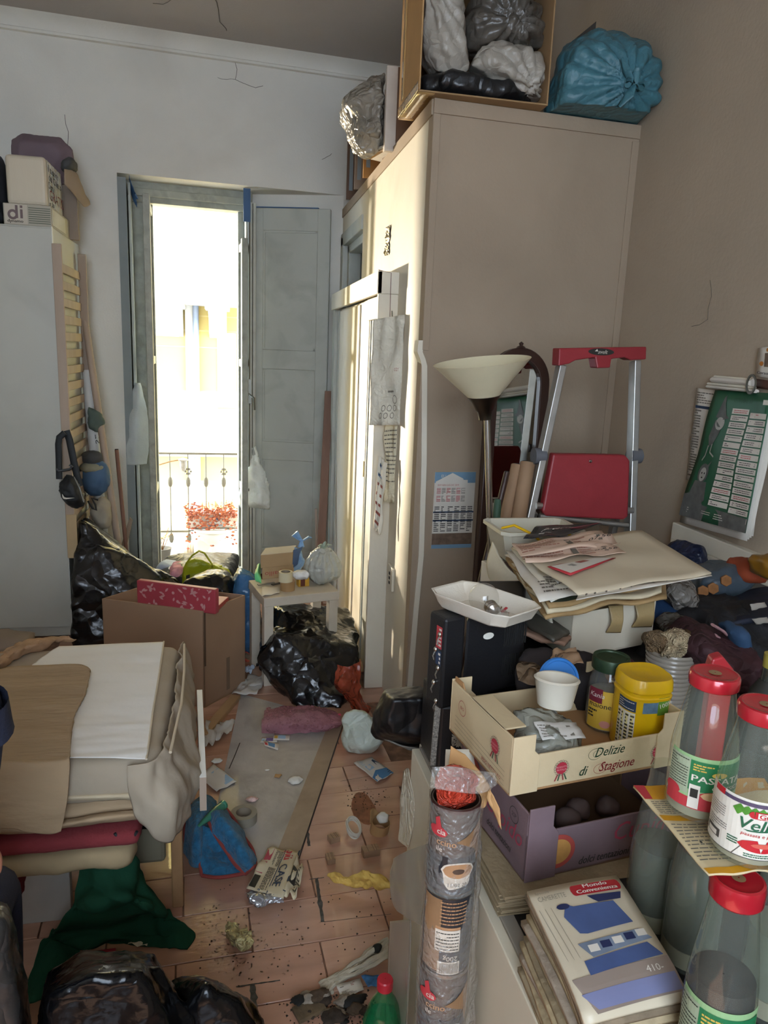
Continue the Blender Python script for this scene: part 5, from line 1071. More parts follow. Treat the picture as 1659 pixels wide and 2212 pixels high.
hb('red_fringe', 'dark red fringed cloth scrap hanging low at the bed edge', [(-20, 1895), (20, 1890), (50, 1905), (42, 1930), (15, 1938), (-20, 1950)], 1.78, 1.84, M('dark_red_cloth', '6e2226', 0.95, var=0.2), cat='cloth', amp=0.012, sc=25, seed=18, vox=0.007)
hb('brown_box', 'dim brown box on the floor between wardrobe and bed', [(-40, 1372), (70, 1380), (70, 1450), (-40, 1450)], 3.5, 3.7, M('cardboard_grey'), cat='box', amp=0.0, amp2=0, vox=0.02, sm=0, floor=0.0)
# green cloth sliding off the bed onto the floor
gf = M('green_cloth', '1d4432', 0.92, var=0.12, vs=5, bump=0.15, bs=120, spec=0.1)
def G(px, py, Y): return ony(px, py, Y)
patch('green_cloth', [[G(170, 1870, 1.80), G(215, 1850, 1.79), G(255, 1846, 1.79), G(290, 1850, 1.80), G(310, 1880, 1.84)],
    [G(160, 1920, 1.78), G(205, 1900, 1.75), G(250, 1900, 1.74), G(300, 1910, 1.76), G(335, 1930, 1.84)],
    [G(140, 1975, 1.77), G(190, 1960, 1.72), G(250, 1955, 1.70), G(310, 1955, 1.72), G(365, 1975, 1.84)],
    [onz(105, 2020, .035), onz(190, 2000, .06), onz(260, 1995, .07), onz(330, 1985, .06), onz(400, 1995, .012)],
    [onz(80, 2060, .02), onz(170, 2030, .03), onz(250, 2030, .035), onz(340, 2020, .03), onz(424, 2018, .006)],
    [onz(55, 2130, .02), onz(140, 2060, .02), onz(230, 2052, .01), onz(330, 2045, .012), onz(405, 2050, .004)]], gf, 'dark green cloth sliding from the bed onto the tiled floor', 'cloth', nu=60, nv=60, amp=0.02, sc=9, seed=23, floor=0.0, creases=0.045)
patch('green_cloth', [[onz(110, 2040, .05), onz(150, 2045, .05), onz(180, 2060, .03)], [onz(70, 2090, .06), onz(110, 2090, .06), onz(150, 2090, .03)], [onz(40, 2160, .05), onz(80, 2160, .06), onz(130, 2150, .02)]], gf, 'bunched tail of dark green cloth beside the black bag', nu=30, nv=30, amp=0.014, sc=12, seed=24, floor=0.0)
# ================================================================== FOREGROUND BIN BAGS
blackbag3 = M('shiny_black_bag', '08090b', 0.2, var=0.2, bump=0.25, bs=22, crease=0.7, cs=4, spec=0.35)
def fl_(px, Y): r = ony(px, 2000, Y); r.z = 0; return r
hull('bin_bag', None, blackbag3, 'big black bin bag in the corner of the floor before the bed', 'bag', vox=0.009, amp=0.012, sc=8, seed=51, sm=1, floor=0.0, knot=None, parts=[
    [ony(*p, 1.30) for p in [(75, 2190), (110, 2095), (180, 2058), (330, 2060), (345, 2090), (400, 2180), (360, 2240)]] + [ony(*p, 1.16) for p in [(110, 2150), (200, 2110), (300, 2110), (360, 2190)]] + [fl_(70, 1.1), fl_(430, 1.1), fl_(90, 1.45), fl_(400, 1.42)],
    [ony(*p, 1.22) for p in [(330, 2062), (345, 2075), (440, 2225), (330, 2225)]] + [fl_(330, 1.1), fl_(440, 1.1), fl_(440, 1.3)]])
hull('bin_bag', [ony(*p, 1.36) for p in [(370, 2125), (405, 2118), (442, 2118), (460, 2122), (500, 2150), (548, 2175), (575, 2230)]] + [ony(*p, 1.22) for p in [(400, 2180), (445, 2130), (505, 2160), (560, 2240)]] + [fl_(380, 1.15), fl_(590, 1.15), fl_(400, 1.55), fl_(560, 1.48)], blackbag3, 'glossy black bin bag catching window glints beside the larger one', 'bag', vox=0.009, amp=0.012, sc=9, seed=53, sm=1, floor=0.0)
hull('grey_black_bag', [ony(*p, 1.32) for p in [(-30, 1960), (5, 1955), (18, 2000), (38, 2060), (45, 2140), (60, 2220)]] + [ony(*p, 1.2) for p in [(-30, 2000), (0, 1980), (15, 2060), (30, 2200)]] + [fl_(-60, 1.1), fl_(70, 1.15), fl_(-60, 1.4), fl_(40, 1.38)], M('dusty_black_bag', '2b2a29', 0.3, var=0.2, bump=0.35, bs=24, crease=0.6, cs=9), 'tall dusty black bag standing at the edge beside the green cloth', 'bag', vox=0.010, amp=0.012, sc=7, seed=55, sm=2, floor=0.0)
# ================================================================== STOOL AND WHAT STANDS ON IT
HS = 0.45
s0 = onz(570, 1293, HS); s1 = onz(733, 1277, HS); s0.z = s1.z = 0
se_ = (s1 - s0); sw_ = se_.length; se_n = se_.normalized(); sn_ = V((-se_n.y, se_n.x, 0)); sdp = 0.30
oakw = M('pale_painted_wood', 'c0b5a2', 0.6, var=0.07, dirt='9d8a6f', ds=7, dk=0.5)
SK = T('stool', 'small pale square wooden stool with stuff piled on its top', 'stool', s0 + se_ / 2 + sn_ * sdp / 2)
MB().obox(s0 + V((0, 0, HS - 0.045)), se_, sn_ * sdp, (0, 0, 0.045)).build('seat', oakw, parent=SK, bevel=0.003)
for a in (0.004, sw_ - 0.049):
    for b in (0.004, sdp - 0.049): MB().obox(s0 + se_n * a + sn_ * b, se_n * 0.045, sn_ * 0.045, (0, 0, HS - 0.045)).build('leg', oakw, parent=SK, bevel=0.002)
def ons(px, py, dz=0.0): return onz(px, py, HS + dz)
b0 = ons(566, 1252); CB = T('carton', 'small tan carton with red lettering upside down on the stool', 'box', b0 + V((0.09, 0.06, 0)))
tan2 = M('tan_carton', 'a58a66', 0.75, var=0.08, dirt='8a6d4b', ds=6)
ce = (se_n * 0.165 + V((0, 0.012, 0))); cnn = V((0.03, 0.13, 0))
MB().obox(b0, ce, cnn, (0, 0, 0.062)).build('lower_half', tan2, parent=CB, bevel=0.002)
MB().obox(b0 + V((-0.008, -0.006, 0.062)), ce * 1.02, cnn * 1.05, (0, 0, 0.068)).build('lid', tan2, parent=CB, bevel=0.002)
MB().obox(b0 + V((-0.0085, -0.0065, 0.1305)), ce * 1.02, cnn * 1.05, (0, 0, 0.001)).build('paper_top', M('pale_carton_top', 'b3aca0', 0.6, var=0.06), parent=CB)
cmv = flat(b0 + V((0, -0.0005, 0)), ce, (0, 0, 1)); mb = MB(); mb.text(lambda u, v, w: cmv(0.105 - u, 0.056 - v, w), 'paillo', 0.0, 0.018, 0.024, 0, 0.001, sx=1.25); mb.build('lettering', M('red_ink', '9c4a40', 0.7), parent=CB)
bluef = M('blue_film', '6d94c0', 0.3, var=0.2, vs=9, bump=0.3, bs=40, crease=0.4, cs=14)
bc_ = ons(632, 1235)
BBg = hull('blue_bag', ell(bc_ + V((0, 0, 0.06)), 0.062, 0.055, 0.066, 7), bluef, 'open pale blue plastic bag with odds and ends on the stool', 'bag', vox=0.007, amp=0.012, sc=14, seed=61, floor=HS)
patch('mouth', [[bc_ + V((-0.045, -0.062, 0.05)), bc_ + V((-0.02, -0.072, 0.035)), bc_ + V((0.02, -0.066, 0.06))], [bc_ + V((-0.05, -0.058, 0.09)), bc_ + V((-0.01, -0.07, 0.09)), bc_ + V((0.03, -0.06, 0.11))], [bc_ + V((-0.02, -0.05, 0.125)), bc_ + V((0.02, -0.05, 0.14)), bc_ + V((0.05, -0.04, 0.15))]], M('blue_shadow_cloth', '3f536e', 0.6), parent=BBg, nu=14, nv=14, amp=0.006, seed=3)
mb = MB(); kk = bc_ + V((0.045, 0.02, 0.13)); mb.tube([kk, kk + V((0.0, 0, 0.035)), kk + V((-0.035, 0, 0.075))], [0.018, 0.008, 0.022], 10, flat=0.4); mb.tube([kk + V((0, 0, 0.03)), kk + V((0.04, 0, 0.055)), kk + V((0.055, 0, 0.05))], [0.008, 0.016, 0.008], 10, flat=0.4); mb.build('knot', bluef, parent=BBg, smooth=True)
tag(MB().prism([ons(*p, 0.0) + V((0, -0.02, 0)) for p in [(627, 1207), (625, 1186), (644, 1196), (640, 1206)]], (0, 0.004, 0)).build('black_card', bki, loc=ons(632, 1205)), 'small black card sticking up out of the pale blue bag', 'card')
gcn = ons(697, 1258)
kg = gcn + V((0.0, 0, 0.185))
GBg = hull('tied_grey_bag', ell(gcn + V((0, 0, 0.075)), 0.092, 0.085, 0.08, 8) + [kg, kg + V((-0.05, 0, -0.025)), kg + V((0.05, 0.02, -0.03))], M('pale_grey_bag', 'a8aaa2', 0.35, var=0.1, bump=0.25, bs=40, crease=0.45, cs=13), 'full pale grey plastic bag tied on top at the right of the stool', 'bag', vox=0.008, amp=0.010, sc=10, seed=62, floor=HS, knot=(kg.x, kg.y, kg.z, 0, 0, 1), kamp=0.016, kn=14)
mb = MB(); [mb.tube([kg + V((0, 0, -0.01)), kg + V((dx * 0.5, dy, 0.02)), kg + V((dx, dy, dz))], [0.012, 0.009, 0.004], 8, flat=0.5) for dx, dy, dz in [(-0.03, -0.02, 0.012), (0.04, -0.02, 0.015), (0.01, 0.0, 0.03)]]; mb.build('knot', M('tie_green', '9aa898', 0.4), parent=GBg, smooth=True)
cream_t = M('masking_tape', 'c8bd9c', 0.6, var=0.05); brown_t = M('brown_tape', '9a7a53', 0.35, var=0.1); core_ = M('card_core', '8c7f6c', 0.8)
def taperoll(loc, r, ri, h, m, label, group=None, rz=0.0, tilt=None):
    t = T('tape_roll', label, 'tape roll', loc, group)
    ax = tilt or (0, 0, 1)
    MB().lathe([(ri + 0.002, 0), (r, 0), (r, h), (ri + 0.002, h), (ri + 0.002, 0)], loc, 32, ax=ax).build('tape', m, parent=t, smooth=True, angle=30)
    MB().lathe([(ri, 0.0005), (ri + 0.002, 0.0005), (ri + 0.002, h + 0.0005), (ri, h + 0.0005), (ri, 0.0005)], loc, 32, ax=ax).build('core', core_, parent=t, smooth=True, angle=30)
    return t
tr1 = ons(622, 1278); taperoll(tr1 + V((0, 0.03, 0)), 0.036, 0.022, 0.045, brown_t, 'brown tape roll beneath the masking tape on the stool')
taperoll(tr1 + V((-0.010, 0.026, 0.046)), 0.034, 0.022, 0.048, cream_t, 'cream masking tape roll stacked on the brown one')
yb_ = ons(655, 1268); YX = T('yellow_box', 'little yellow and white packet beside the tape rolls on the stool', 'packet', yb_)
MB().rbox(yb_ + V((0, 0.025, 0)), 0.055, 0.04, 0.045, 0.2).build('body', M('yellow_packet', 'c09432', 0.5, var=0.15, vs=30), parent=YX, bevel=0.002)
MB().rbox(yb_ + V((-0.002, 0.003, 0.004)), 0.022, 0.004, 0.035, 0.2).build('brown_band', M('brown_band', '5a2c20', 0.5), parent=YX)
hull('crumpled_top', ell(yb_ + V((-0.012, 0.02, 0.058)), 0.042, 0.03, 0.022, 5), M('white_packet', 'd4d4d2', 0.5, var=0.25, vs=30), parent=YX, vox=0.006, amp=0.012, sc=30, seed=4)
paper('folded_paper', ons(566, 1290, .003), ons(604, 1282, .003), ons(602, 1268, .003), ons(566, 1270, .003), M('print_paper'), 'small white folded paper on the front left of the stool', wob=0.003, n=6)
for k, (px, py, l, a, lab) in enumerate([(575, 1262, 0.09, 0.35, 'longest grey metal strip across the stool top'), (598, 1262, 0.06, 0.6, 'short dark metal strip near the tape rolls on the stool')]):
    c = ons(px, py, 0.006 + 0.004 * k); tag(MB().rbox(c, l, 0.018, 0.005, a).build('metal_strip', M('grey_strip_%d' % k, ['84837d', '4a4a48'][k], 0.4, 0.5), loc=c, bevel=0.001), lab, 'strip')
patch('green_net', [[ons(553, 1255, .0), ons(560, 1258, .0), ons(565, 1262, 0)], [ons(550, 1240, .03), ons(557, 1236, .04), ons(563, 1240, .02)], [ons(556, 1222, .04), ons(560, 1218, .05), ons(563, 1222, .03)]], M('mint_plastic', '6fcf8c', 0.4, var=0.15), 'mint green plastic scrap hanging at the left edge of the stool', 'scrap', nu=14, nv=18, amp=0.006, seed=5)
# planks in the corner
P0, P1 = ony(711, 845, 4.86), ony(688, 1300, 4.55); P1 = P0 + (P1 - P0) * (P0.z / (P0.z - P1.z))
PL = T('wooden_plank', 'long reddish brown plank leaning in the corner behind the stool', 'plank', P1)
d_ = (P0 - P1); MB().obox(P1 + V((-0.026, 0, 0)), (0.052, 0, 0), (0, 0.022, 0), d_).build('board', M('red_brown_plank', '7a5a49', 0.6, var=0.15, stretch=(2, 2, 0.15), vs=10, bump=0.1), parent=PL, bevel=0.002)
P0, P1 = ony(680, 1100, 4.8), ony(682, 1180, 4.75); P1 = P0 + (P1 - P0) * (P0.z / (P0.z - P1.z))
tag(MB().obox(P1, (0.016, 0, 0), (0, 0.016, 0), P0 - P1).build('thin_lath', pine, loc=P1), 'thin pale lath standing left of the reddish plank', 'lath')
# ================================================================== FLOOR CLUTTER, BACK PART
hull('bin_bag', None, blackbag, 'large shiny black bin bag slumped under the stool by the sliding door', 'bag', vox=0.010, amp=0.018, sc=6, seed=71, sm=1, floor=0.0, parts=[
    [onz(*p) for p in [(572, 1452), (610, 1505), (650, 1530), (735, 1530), (770, 1490)]] + [ony(*p, 3.32) for p in [(560, 1425), (600, 1375), (640, 1372), (690, 1395), (770, 1400)]] + [V((0.18, 3.75, 0.2)), V((0.60, 3.7, 0.22)), V((0.2, 3.7, 0)), V((0.62, 3.7, 0))],
    [ony(*p, 3.55) for p in [(602, 1345), (615, 1322), (640, 1338), (700, 1350), (772, 1362)]] + [V((0.17, 3.6, 0.0)), V((0.62, 3.45, 0.0)), V((0.62, 3.75, 0.25)), V((0.2, 3.75, 0.3)), ony(640, 1400, 3.35), ony(760, 1400, 3.4)],
    [onz(548, 1432, .005), onz(560, 1445), onz(590, 1470), onz(560, 1415, .08), ony(580, 1405, 3.45)]])
mb = MB(); c = ony(632, 1392, 3.245); mb.ring(flat(c, (1, 0, 0), (0, 0, 1)), 0, 0, 0.0, 0.0) if False else None
cello = M('red_cellophane', 'b5543c', 0.12, var=0.3, vs=12, bump=0.4, bs=30, crease=0.6, cs=14, thin=0.35)
patch('red_film', [[onz(770, 1548, .01), onz(790, 1545, .02), onz(802, 1530, .01)], [onz(745, 1510, .03), onz(772, 1515, .07), onz(790, 1520, .02)], [ony(722, 1470, 3.06), ony(745, 1480, 3.0), ony(778, 1475, 3.05)], [ony(728, 1435, 3.1), ony(752, 1440, 3.05), ony(778, 1428, 3.1)]], cello, 'crumpled red-brown cellophane bag at the foot of the door post', 'bag', nu=40, nv=50, amp=0.02, sc=16, seed=72, th=0.001)
bw = M('pink_bubble_wrap', 'd99aa6', 0.1, var=0.2, vs=10, bump=0.8, bs=90, crease=0.6, cs=40, film=0.45)
BWp = patch('bubble_wrap', [[onz(566, 1583, .01), onz(620, 1585, .012), onz(690, 1583, .012), onz(728, 1572, .008)], [onz(566, 1560, .05), onz(620, 1560, .06), onz(690, 1562, .06), onz(738, 1562, .04)], [onz(570, 1542, .05), onz(630, 1540, .07), onz(690, 1538, .06), onz(732, 1545, .03)], [onz(572, 1530, .02), onz(630, 1526, .02), onz(685, 1526, .03), onz(720, 1540, .02)]], bw, 'sheet of pink bubble wrap crumpled on the floor mat', 'bubble wrap', nu=60, nv=36, amp=0.016, sc=14, seed=73, th=0.002, floor=0.004)
rb_ = random.Random(9); bb_ = MB()
for k in range(160):
    u, v = rb_.uniform(0.04, 0.96), rb_.uniform(0.06, 0.94)
    p = crom([crom(r, u) for r in [[onz(566, 1583, .01), onz(620, 1585, .012), onz(690, 1583, .012), onz(728, 1572, .008)], [onz(566, 1560, .05), onz(620, 1560, .06), onz(690, 1562, .06), onz(738, 1562, .04)], [onz(570, 1542, .05), onz(630, 1540, .07), onz(690, 1538, .06), onz(732, 1545, .03)], [onz(572, 1530, .02), onz(630, 1526, .02), onz(685, 1526, .03), onz(720, 1540, .02)]]], v)
    bb_.ball(p + V((0, 0, 0.004)), (0.005, 0.005, 0.003), 4)
o = bb_.build('bubble', bw, parent=BWp, smooth=True); o['kind'] = 'stuff'
tag(MB().rbox(onz(733, 1546, .03), 0.012, 0.008, 0.008, 0.3).build('pink_tab', M('pink_tab', 'e0566e', 0.5), loc=onz(733, 1546, .03)), 'tiny bright pink tab at the right end of the bubble wrap', 'tab')
wk = onz(782, 1632); wkk = wk + V((-0.045, 0.0, 0.17))
hull('white_bag', None, M('white_green_bag', 'cfd8cb', 0.35, var=0.1, bump=0.25, bs=40, crease=0.4, cs=12), 'white plastic bag sagging on the tiles below the black bag', 'bag', vox=0.008, amp=0.014, sc=9, seed=74, parts=[
    ell(wk + V((0.01, 0.05, 0.06)), 0.088, 0.075, 0.07, 7), [ony(*p, wk.y + 0.04) for p in [(737, 1572), (745, 1545), (768, 1532), (795, 1542), (808, 1575), (790, 1600), (745, 1590)]] + [wk + V((-0.03, 0.12, 0.12)), wk + V((0.02, 0.10, 0.13))]], floor=0.0)
# the dull black bag hanging over the cabinet end
hull('black_bag', [ony(*p, 1.56) for p in [(806, 1582), (812, 1545), (832, 1492), (880, 1488), (926, 1492), (928, 1570), (920, 1612), (860, 1600), (815, 1590)]] + [ony(*p, 1.48) for p in [(835, 1560), (850, 1510), (915, 1510), (915, 1590), (850, 1585)]] + [ony(*p, 1.80) for p in [(835, 1500), (920, 1500), (915, 1590), (830, 1570)]], M('matt_black_bag', '0f0f11', 0.4, var=0.15, bump=0.2, bs=30, crease=0.35, cs=8), 'dull black bag jutting out over the end of the white cabinet', 'bag', vox=0.008, amp=0.008, sc=8, seed=75, sm=2)
patch('mesh_cloth', [[ony(812, 1590, 1.55), ony(860, 1608, 1.53), ony(922, 1620, 1.5)], [ony(820, 1592, 1.6), ony(870, 1612, 1.56), ony(922, 1612, 1.54)], [ony(850, 1600, 1.65), ony(890, 1622, 1.55), ony(920, 1615, 1.6)]], M('grey_mesh', '6f6b63', 0.9, var=0.3, vs=90), 'strip of grey mesh fabric under the dull black bag', nu=16, nv=10, amp=0.004, seed=6)
# floor mat and loose sheets
matm = M('dirty_mat', 'aaa39b', 0.55, var=0.15, vs=5, bump=0.25, bs=40, dirt='6d645d', ds=4, dk=0.7, coat=0.15)
mt0, mt1, mt2, mt3 = onz(440, 1880), onz(640, 1868), onz(742, 1560), onz(520, 1500)
FMt = T('floor_mat', 'large dirty grey sheet mat lying over the tiles with a beige border strip', 'mat', (mt0 + mt2) / 2)
MB().prism([mt0, mt1, mt2, mt3], (0, 0, 0.004)).build('sheet', matm, parent=FMt)
e1 = (mt2 - mt1).normalized(); e2 = V((-e1.y, e1.x, 0)); e2 = e2 if e2.x < 0 else -e2
MB().prism([mt1, mt2, mt2 + e2 * 0.06, mt1 + e2 * 0.075], (0, 0, 0.0055)).build('border', M('mat_border', '9a8570', 0.55, var=0.15, bump=0.2, bs=40, dirt='6d5c4b', ds=6, dk=0.6), parent=FMt)
MB().prism([mt1 + e2 * 0.0, mt2, mt2 - e2 * 0.004, mt1 - e2 * 0.004], (0, 0, 0.003)).build('dark_edge', M('dark_edge', '3d3531', 0.8), parent=FMt)
rip = MB(); rip.tube([onz(*p, .0045) for p in [(518, 1605), (508, 1630), (495, 1660)]], 0.0018, 5); rip.build('tear', M('dark_edge'), parent=FMt)
l0, l1 = onz(428, 1592), onz(500, 1508); ld = (l1 - l0); ln = V((-ld.y, ld.x, 0)).normalized()
tag(MB().obox(l0, ld, ln * -0.045, (0, 0, 0.02)).build('wooden_lath', M('lath_wood', 'a3825c', 0.6, var=0.12, dirt='7d5f40', ds=7), loc=l0, bevel=0.002), 'pale wooden lath on the floor along the foot of the brown box', 'lath')
def quadpaper(name, pxs, m, label, dz=0.006, cat='paper', **kw): return paper(name, *[onz(*p, dz) for p in pxs], m, label, cat, **kw)
greyw = M('greyish_paper', 'b9b4ab', 0.7, var=0.1, bump=0.2, bs=40, dirt='8d867c', ds=8, dk=0.4)
bluep = M('print_blue', '4a7ca6', 0.6, var=0.1); ltb = M('print_pale_blue', '9fb9cc', 0.6, var=0.1); lil = M('print_violet', '6d5a86', 0.6, var=0.2, vs=50); yel = M('print_yellow', 'cda13a', 0.6, var=0.08)
quadpaper('paper_sheet', [(468, 1712), (512, 1690), (462, 1652), (428, 1680)], M('print_paper'), 'white worn paper sheet lying alone beside the bed', wob=0.003, n=8, mats=(ltb,), prints=lambda m, f: m.pr(f, 0.55, 0.1, 0.95, 0.8, 0))
quadpaper('leaflet', [(815, 1691), (850, 1672), (803, 1637), (764, 1650)], M('print_paper'), 'white and blue leaflet on the tiles beneath the white bag', wob=0.003, n=8, mats=(bluep, ltb, navy), prints=lambda m, f: (m.pp(f, [(0.0, 0.0), (1, 0.0), (1, 0.32), (0.45, 0.40), (0.0, 0.2)], 0), m.pr(f, 0.25, 0.5, 0.55, 0.72, 1), m.pp(f, [(0.75, 0.55), (0.85, 0.75), (0.95, 0.6), (0.9, 0.9), (0.8, 0.85)], 2), [m.pr(f, 0.80, 0.04 + 0.08 * k, 0.98, 0.07 + 0.08 * k, 2, 0.001) for k in range(3)], m.lines(f, 0.2, 0.75, 0.6, 0.95, 3, 1, fill=0.3)))
for k, (q, lab, ms) in enumerate([([(562, 1605), (598, 1604), (600, 1594), (566, 1593)], 'printed packaging card with a purple picture nearest the bubble wrap', (lil, ltb)), ([(572, 1612), (600, 1621), (603, 1608), (568, 1600)], 'small printed card half under the purple picture card', (bluep, redp)), ([(590, 1599), (625, 1600), (626, 1589), (592, 1586)], 'pale blue strip card next to the purple picture card', (ltb, yel))]):
    quadpaper('printed_card', q, M('print_paper'), lab, dz=0.006 + 0.001 * k, cat='card', wob=0.001, n=3, mats=ms, prints=lambda m, f: (m.pr(f, 0.3, 0.2, 0.75, 0.85, 0), m.pr(f, 0.05, 0.2, 0.25, 0.7, 1)))
for k, (q, lab) in enumerate([([(440, 1618), (462, 1612), (478, 1575), (445, 1560)], 'creased dirty paper on the floor beside the mattress'), ([(466, 1606), (500, 1585), (508, 1562), (475, 1565)], 'torn paper with a blue corner beside the creased dirty one'), ([(500, 1505), (555, 1505), (575, 1470), (520, 1478)], 'large grey paper trodden flat in front of the brown box'), ([(520, 1492), (565, 1485), (580, 1465), (535, 1462)], 'upper of the trodden papers between brown box and black bag'), ([(522, 1455), (540, 1460), (552, 1446), (528, 1440)], 'pale blue scrap beside the box corner')]):
    quadpaper('scrap_paper', q, greyw if k != 4 else M('pale_blue_cloth'), lab, wob=0.012, seed=k + 3, n=10)
for k, (px, py, s_, lab) in enumerate([(600, 1677, 0.028, 'small square brown card lying in the middle of the mat'), (638, 1688, 0.03, 'little white crumpled tissue on the mat near its border'), (545, 1728, 0.02, 'pinch of pink and white crumbs on the mat'), (577, 1664, 0.008, 'tiny pale fleck near the middle of the mat'), (468, 1645, 0.02, 'thin white straw by the bed')]):
    c = onz(px, py, 0.0045)
    tag(hull('litter', [c + V((cos(a) * s_ * (1 + 0.3 * sin(3 * a)), sin(a) * s_ * 0.8, 0)) for a in [0.2, 1.1, 2.3, 3.0, 4.2, 5.3]] + [c + V((cos(a) * s_ * 0.6, sin(a) * s_ * 0.5, s_ * (0.08 if k == 0 else 0.35))) for a in [0.5, 2.0, 3.8, 5.0]], [card, white, M('pink_crumb', 'd9b8ae', 0.7, var=0.3, vs=80), white, white][k], vox=max(0.0025, s_ * 0.12), amp=s_ * 0.1, sc=60, sm=1), lab, 'litter')
# ring of grey tape on the mat
tc = onz(527, 1785, .004); taperoll(tc + V((0, 0.03, 0)), 0.045, 0.026, 0.034, M('grey_cloth_tape', '8a8374', 0.6, var=0.08), 'grey-beige tape roll lying flat on the mat')
taperoll(onz(548, 1440) + V((-0.05, 0.1, 0.0)), 0.03, 0.02, 0.03, M('red_reel', 'a8322c', 0.5), 'small red reel on the floor behind the brown box corner', tilt=(0.5, -0.3, 0.5))
# fleece blanket with red trim
fle = M('teal_fleece', '246386', 0.95, var=0.3, vs=60, bump=0.9, bs=90, sheen=0.2)
trm = M('red_trim', '8a3b34', 0.8)
FLC = T('fleece_blanket', 'teal blue fleece blanket with red edging dropped in folds on the floor', 'blanket', onz(470, 1840))
fb_ = [('back_fold', [[onz(402, 1845, .0), onz(425, 1870, .02), onz(440, 1850, .02)], [onz(400, 1790, .07), onz(425, 1800, .12), onz(450, 1795, .05)], [onz(408, 1748, .07), onz(432, 1735, .13), onz(462, 1748, .08)], [onz(425, 1735, .02), onz(440, 1722, .05), onz(465, 1735, .03)]], 1),
       ('rolled_fold', [[onz(445, 1765, .12), onz(470, 1750, .15), onz(488, 1748, .08)], [onz(462, 1800, .10), onz(490, 1778, .14), onz(508, 1775, .06)], [onz(488, 1840, .06), onz(510, 1812, .11), onz(526, 1808, .04)], [onz(515, 1872, .03), onz(532, 1850, .07), onz(546, 1838, .01)], [onz(530, 1890, .004), onz(545, 1876, .03), onz(553, 1872, .002)]], 2),
       ('front_fold', [[onz(430, 1780, .12), onz(452, 1790, .10), onz(478, 1810, .06)], [onz(428, 1820, .08), onz(458, 1832, .05), onz(492, 1845, .04)], [onz(432, 1865, .03), onz(465, 1868, .035), onz(510, 1872, .02)], [onz(436, 1893, .004), onz(475, 1897, .01), onz(530, 1888, .006)]], 3)]
for nm, rows, sd_ in fb_:
    o = patch(nm, rows, fle, parent=FLC, nu=40, nv=40, amp=0.008, sc=16, seed=sd_, th=0.012, floor=0.004, creases=0.01)
    mb = MB()
    for pts in ([r[0] for r in rows], [r[-1] for r in rows], rows[-1]) if sd_ != 1 else ([r[0] for r in rows],):
        mb.tube([crom(pts, t / 24) + V((0, -0.004, 0.006)) for t in range(25)], 0.0055, 8)
    mb.build('red_edging', trm, parent=o, smooth=True)['kind'] = 'stuff'
ga, gb_ = onz(428, 1785, .13), onz(484, 1738, .13)
GN = T('green_glass', 'green glass bottle neck resting on the fleece blanket', 'bottle neck', ga)
MB().tube([ga, ga * 0.75 + gb_ * 0.25, ga * 0.3 + gb_ * 0.7, gb_], [0.004, 0.010, 0.016, 0.013], 16).build('neck', M('green_glass', '4f9a7c', 0.08, var=0.1, thin=0.35, coat=0.5), parent=GN, smooth=True)
MB().lathe([(0.013, -0.01), (0.0155, -0.008), (0.0155, 0.0), (0.011, 0.001), (0.010, -0.01)], gb_, 18, ax=gb_ - ga).build('lip', M('green_glass'), parent=GN, smooth=True)
# newspaper
nwp = M('newsprint', 'cbbd9e', 0.75, var=0.06, bump=0.2, bs=30)
NP = paper('newspaper', onz(578, 1838, .012), onz(532, 1925, .02), onz(612, 1948, .03), onz(650, 1842, .012), nwp, 'crumpled property newspaper with big red and blue title on the tiles', 'newspaper', wob=0.008, seed=4, n=18, mats=(redp, navy, bki, M('print_magenta', 'a8344f', 0.6)),
    prints=lambda m, f: (m.text(f, 'più', 0.02, 0.60, 0.25, 0, 0.0015, sx=0.5, bold=0.016), m.text(f, 'CASE', 0.36, 0.60, 0.22, 1, 0.0015, sx=0.66, bold=0.012), m.pr(f, 0.0, 0.54, 1, 0.565, 1), m.lines(f, 0.45, 0.30, 0.95, 0.5, 6, 2, seed=3), m.lines(f, 0.05, 0.32, 0.4, 0.52, 7, 2, seed=6), m.pr(f, 0.35, 0.02, 0.62, 0.20, 3), m.pr(f, 0.66, 0.03, 0.95, 0.2, 2), m.pr(f, 0.05, 0.05, 0.3, 0.25, 3), m.pr(f, 0.0, 0.93, 0.9, 1.0, 1)))
quadpaper('newspaper_page', [(612, 1945), (640, 1948), (656, 1885), (640, 1855)], nwp, 'curled newspaper page with dark photo under the titled newspaper', dz=0.02, cat='newspaper', wob=0.014, seed=9, n=12, mats=(bki,), prints=lambda m, f: (m.pr(f, 0.1, 0.3, 0.6, 0.7, 0), m.lines(f, 0.6, 0.1, 0.95, 0.9, 8, 0)))
foil2 = M('silver_film', 'b9bcc0', 0.15, 0.5, var=0.3, vs=30, bump=0.4, bs=40, crease=0.6, cs=20)
patch('foil_wrapper', [[onz(540, 1950, .01), onz(575, 1957, .02), onz(612, 1948, .012)], [onz(535, 1935, .03), onz(575, 1940, .045), onz(608, 1935, .03)], [onz(530, 1925, .012), onz(570, 1925, .03), onz(600, 1925, .02)]], foil2, 'crinkled silver wrapper at the near edge of the newspaper', 'wrapper', nu=24, nv=16, amp=0.016, sc=30, seed=81, th=0.001, floor=0.002)
patch('crisp_wrapper', [[onz(498, 2040, .006), onz(520, 2055, .02), onz(540, 2050, .008)], [onz(488, 2015, .015), onz(515, 2025, .04), onz(545, 2025, .02)], [onz(485, 1996, .006), onz(512, 1998, .025), onz(535, 2005, .01)]], M('yellow_blue_wrapper', 'b8ad7d', 0.3, 0.2, var=0.5, vs=26, bump=0.4, bs=40, crease=0.5, cs=24), 'crumpled yellow and silver snack wrapper alone on the wet tiles', 'wrapper', nu=24, nv=20, amp=0.018, sc=28, seed=82, th=0.001, floor=0.002)
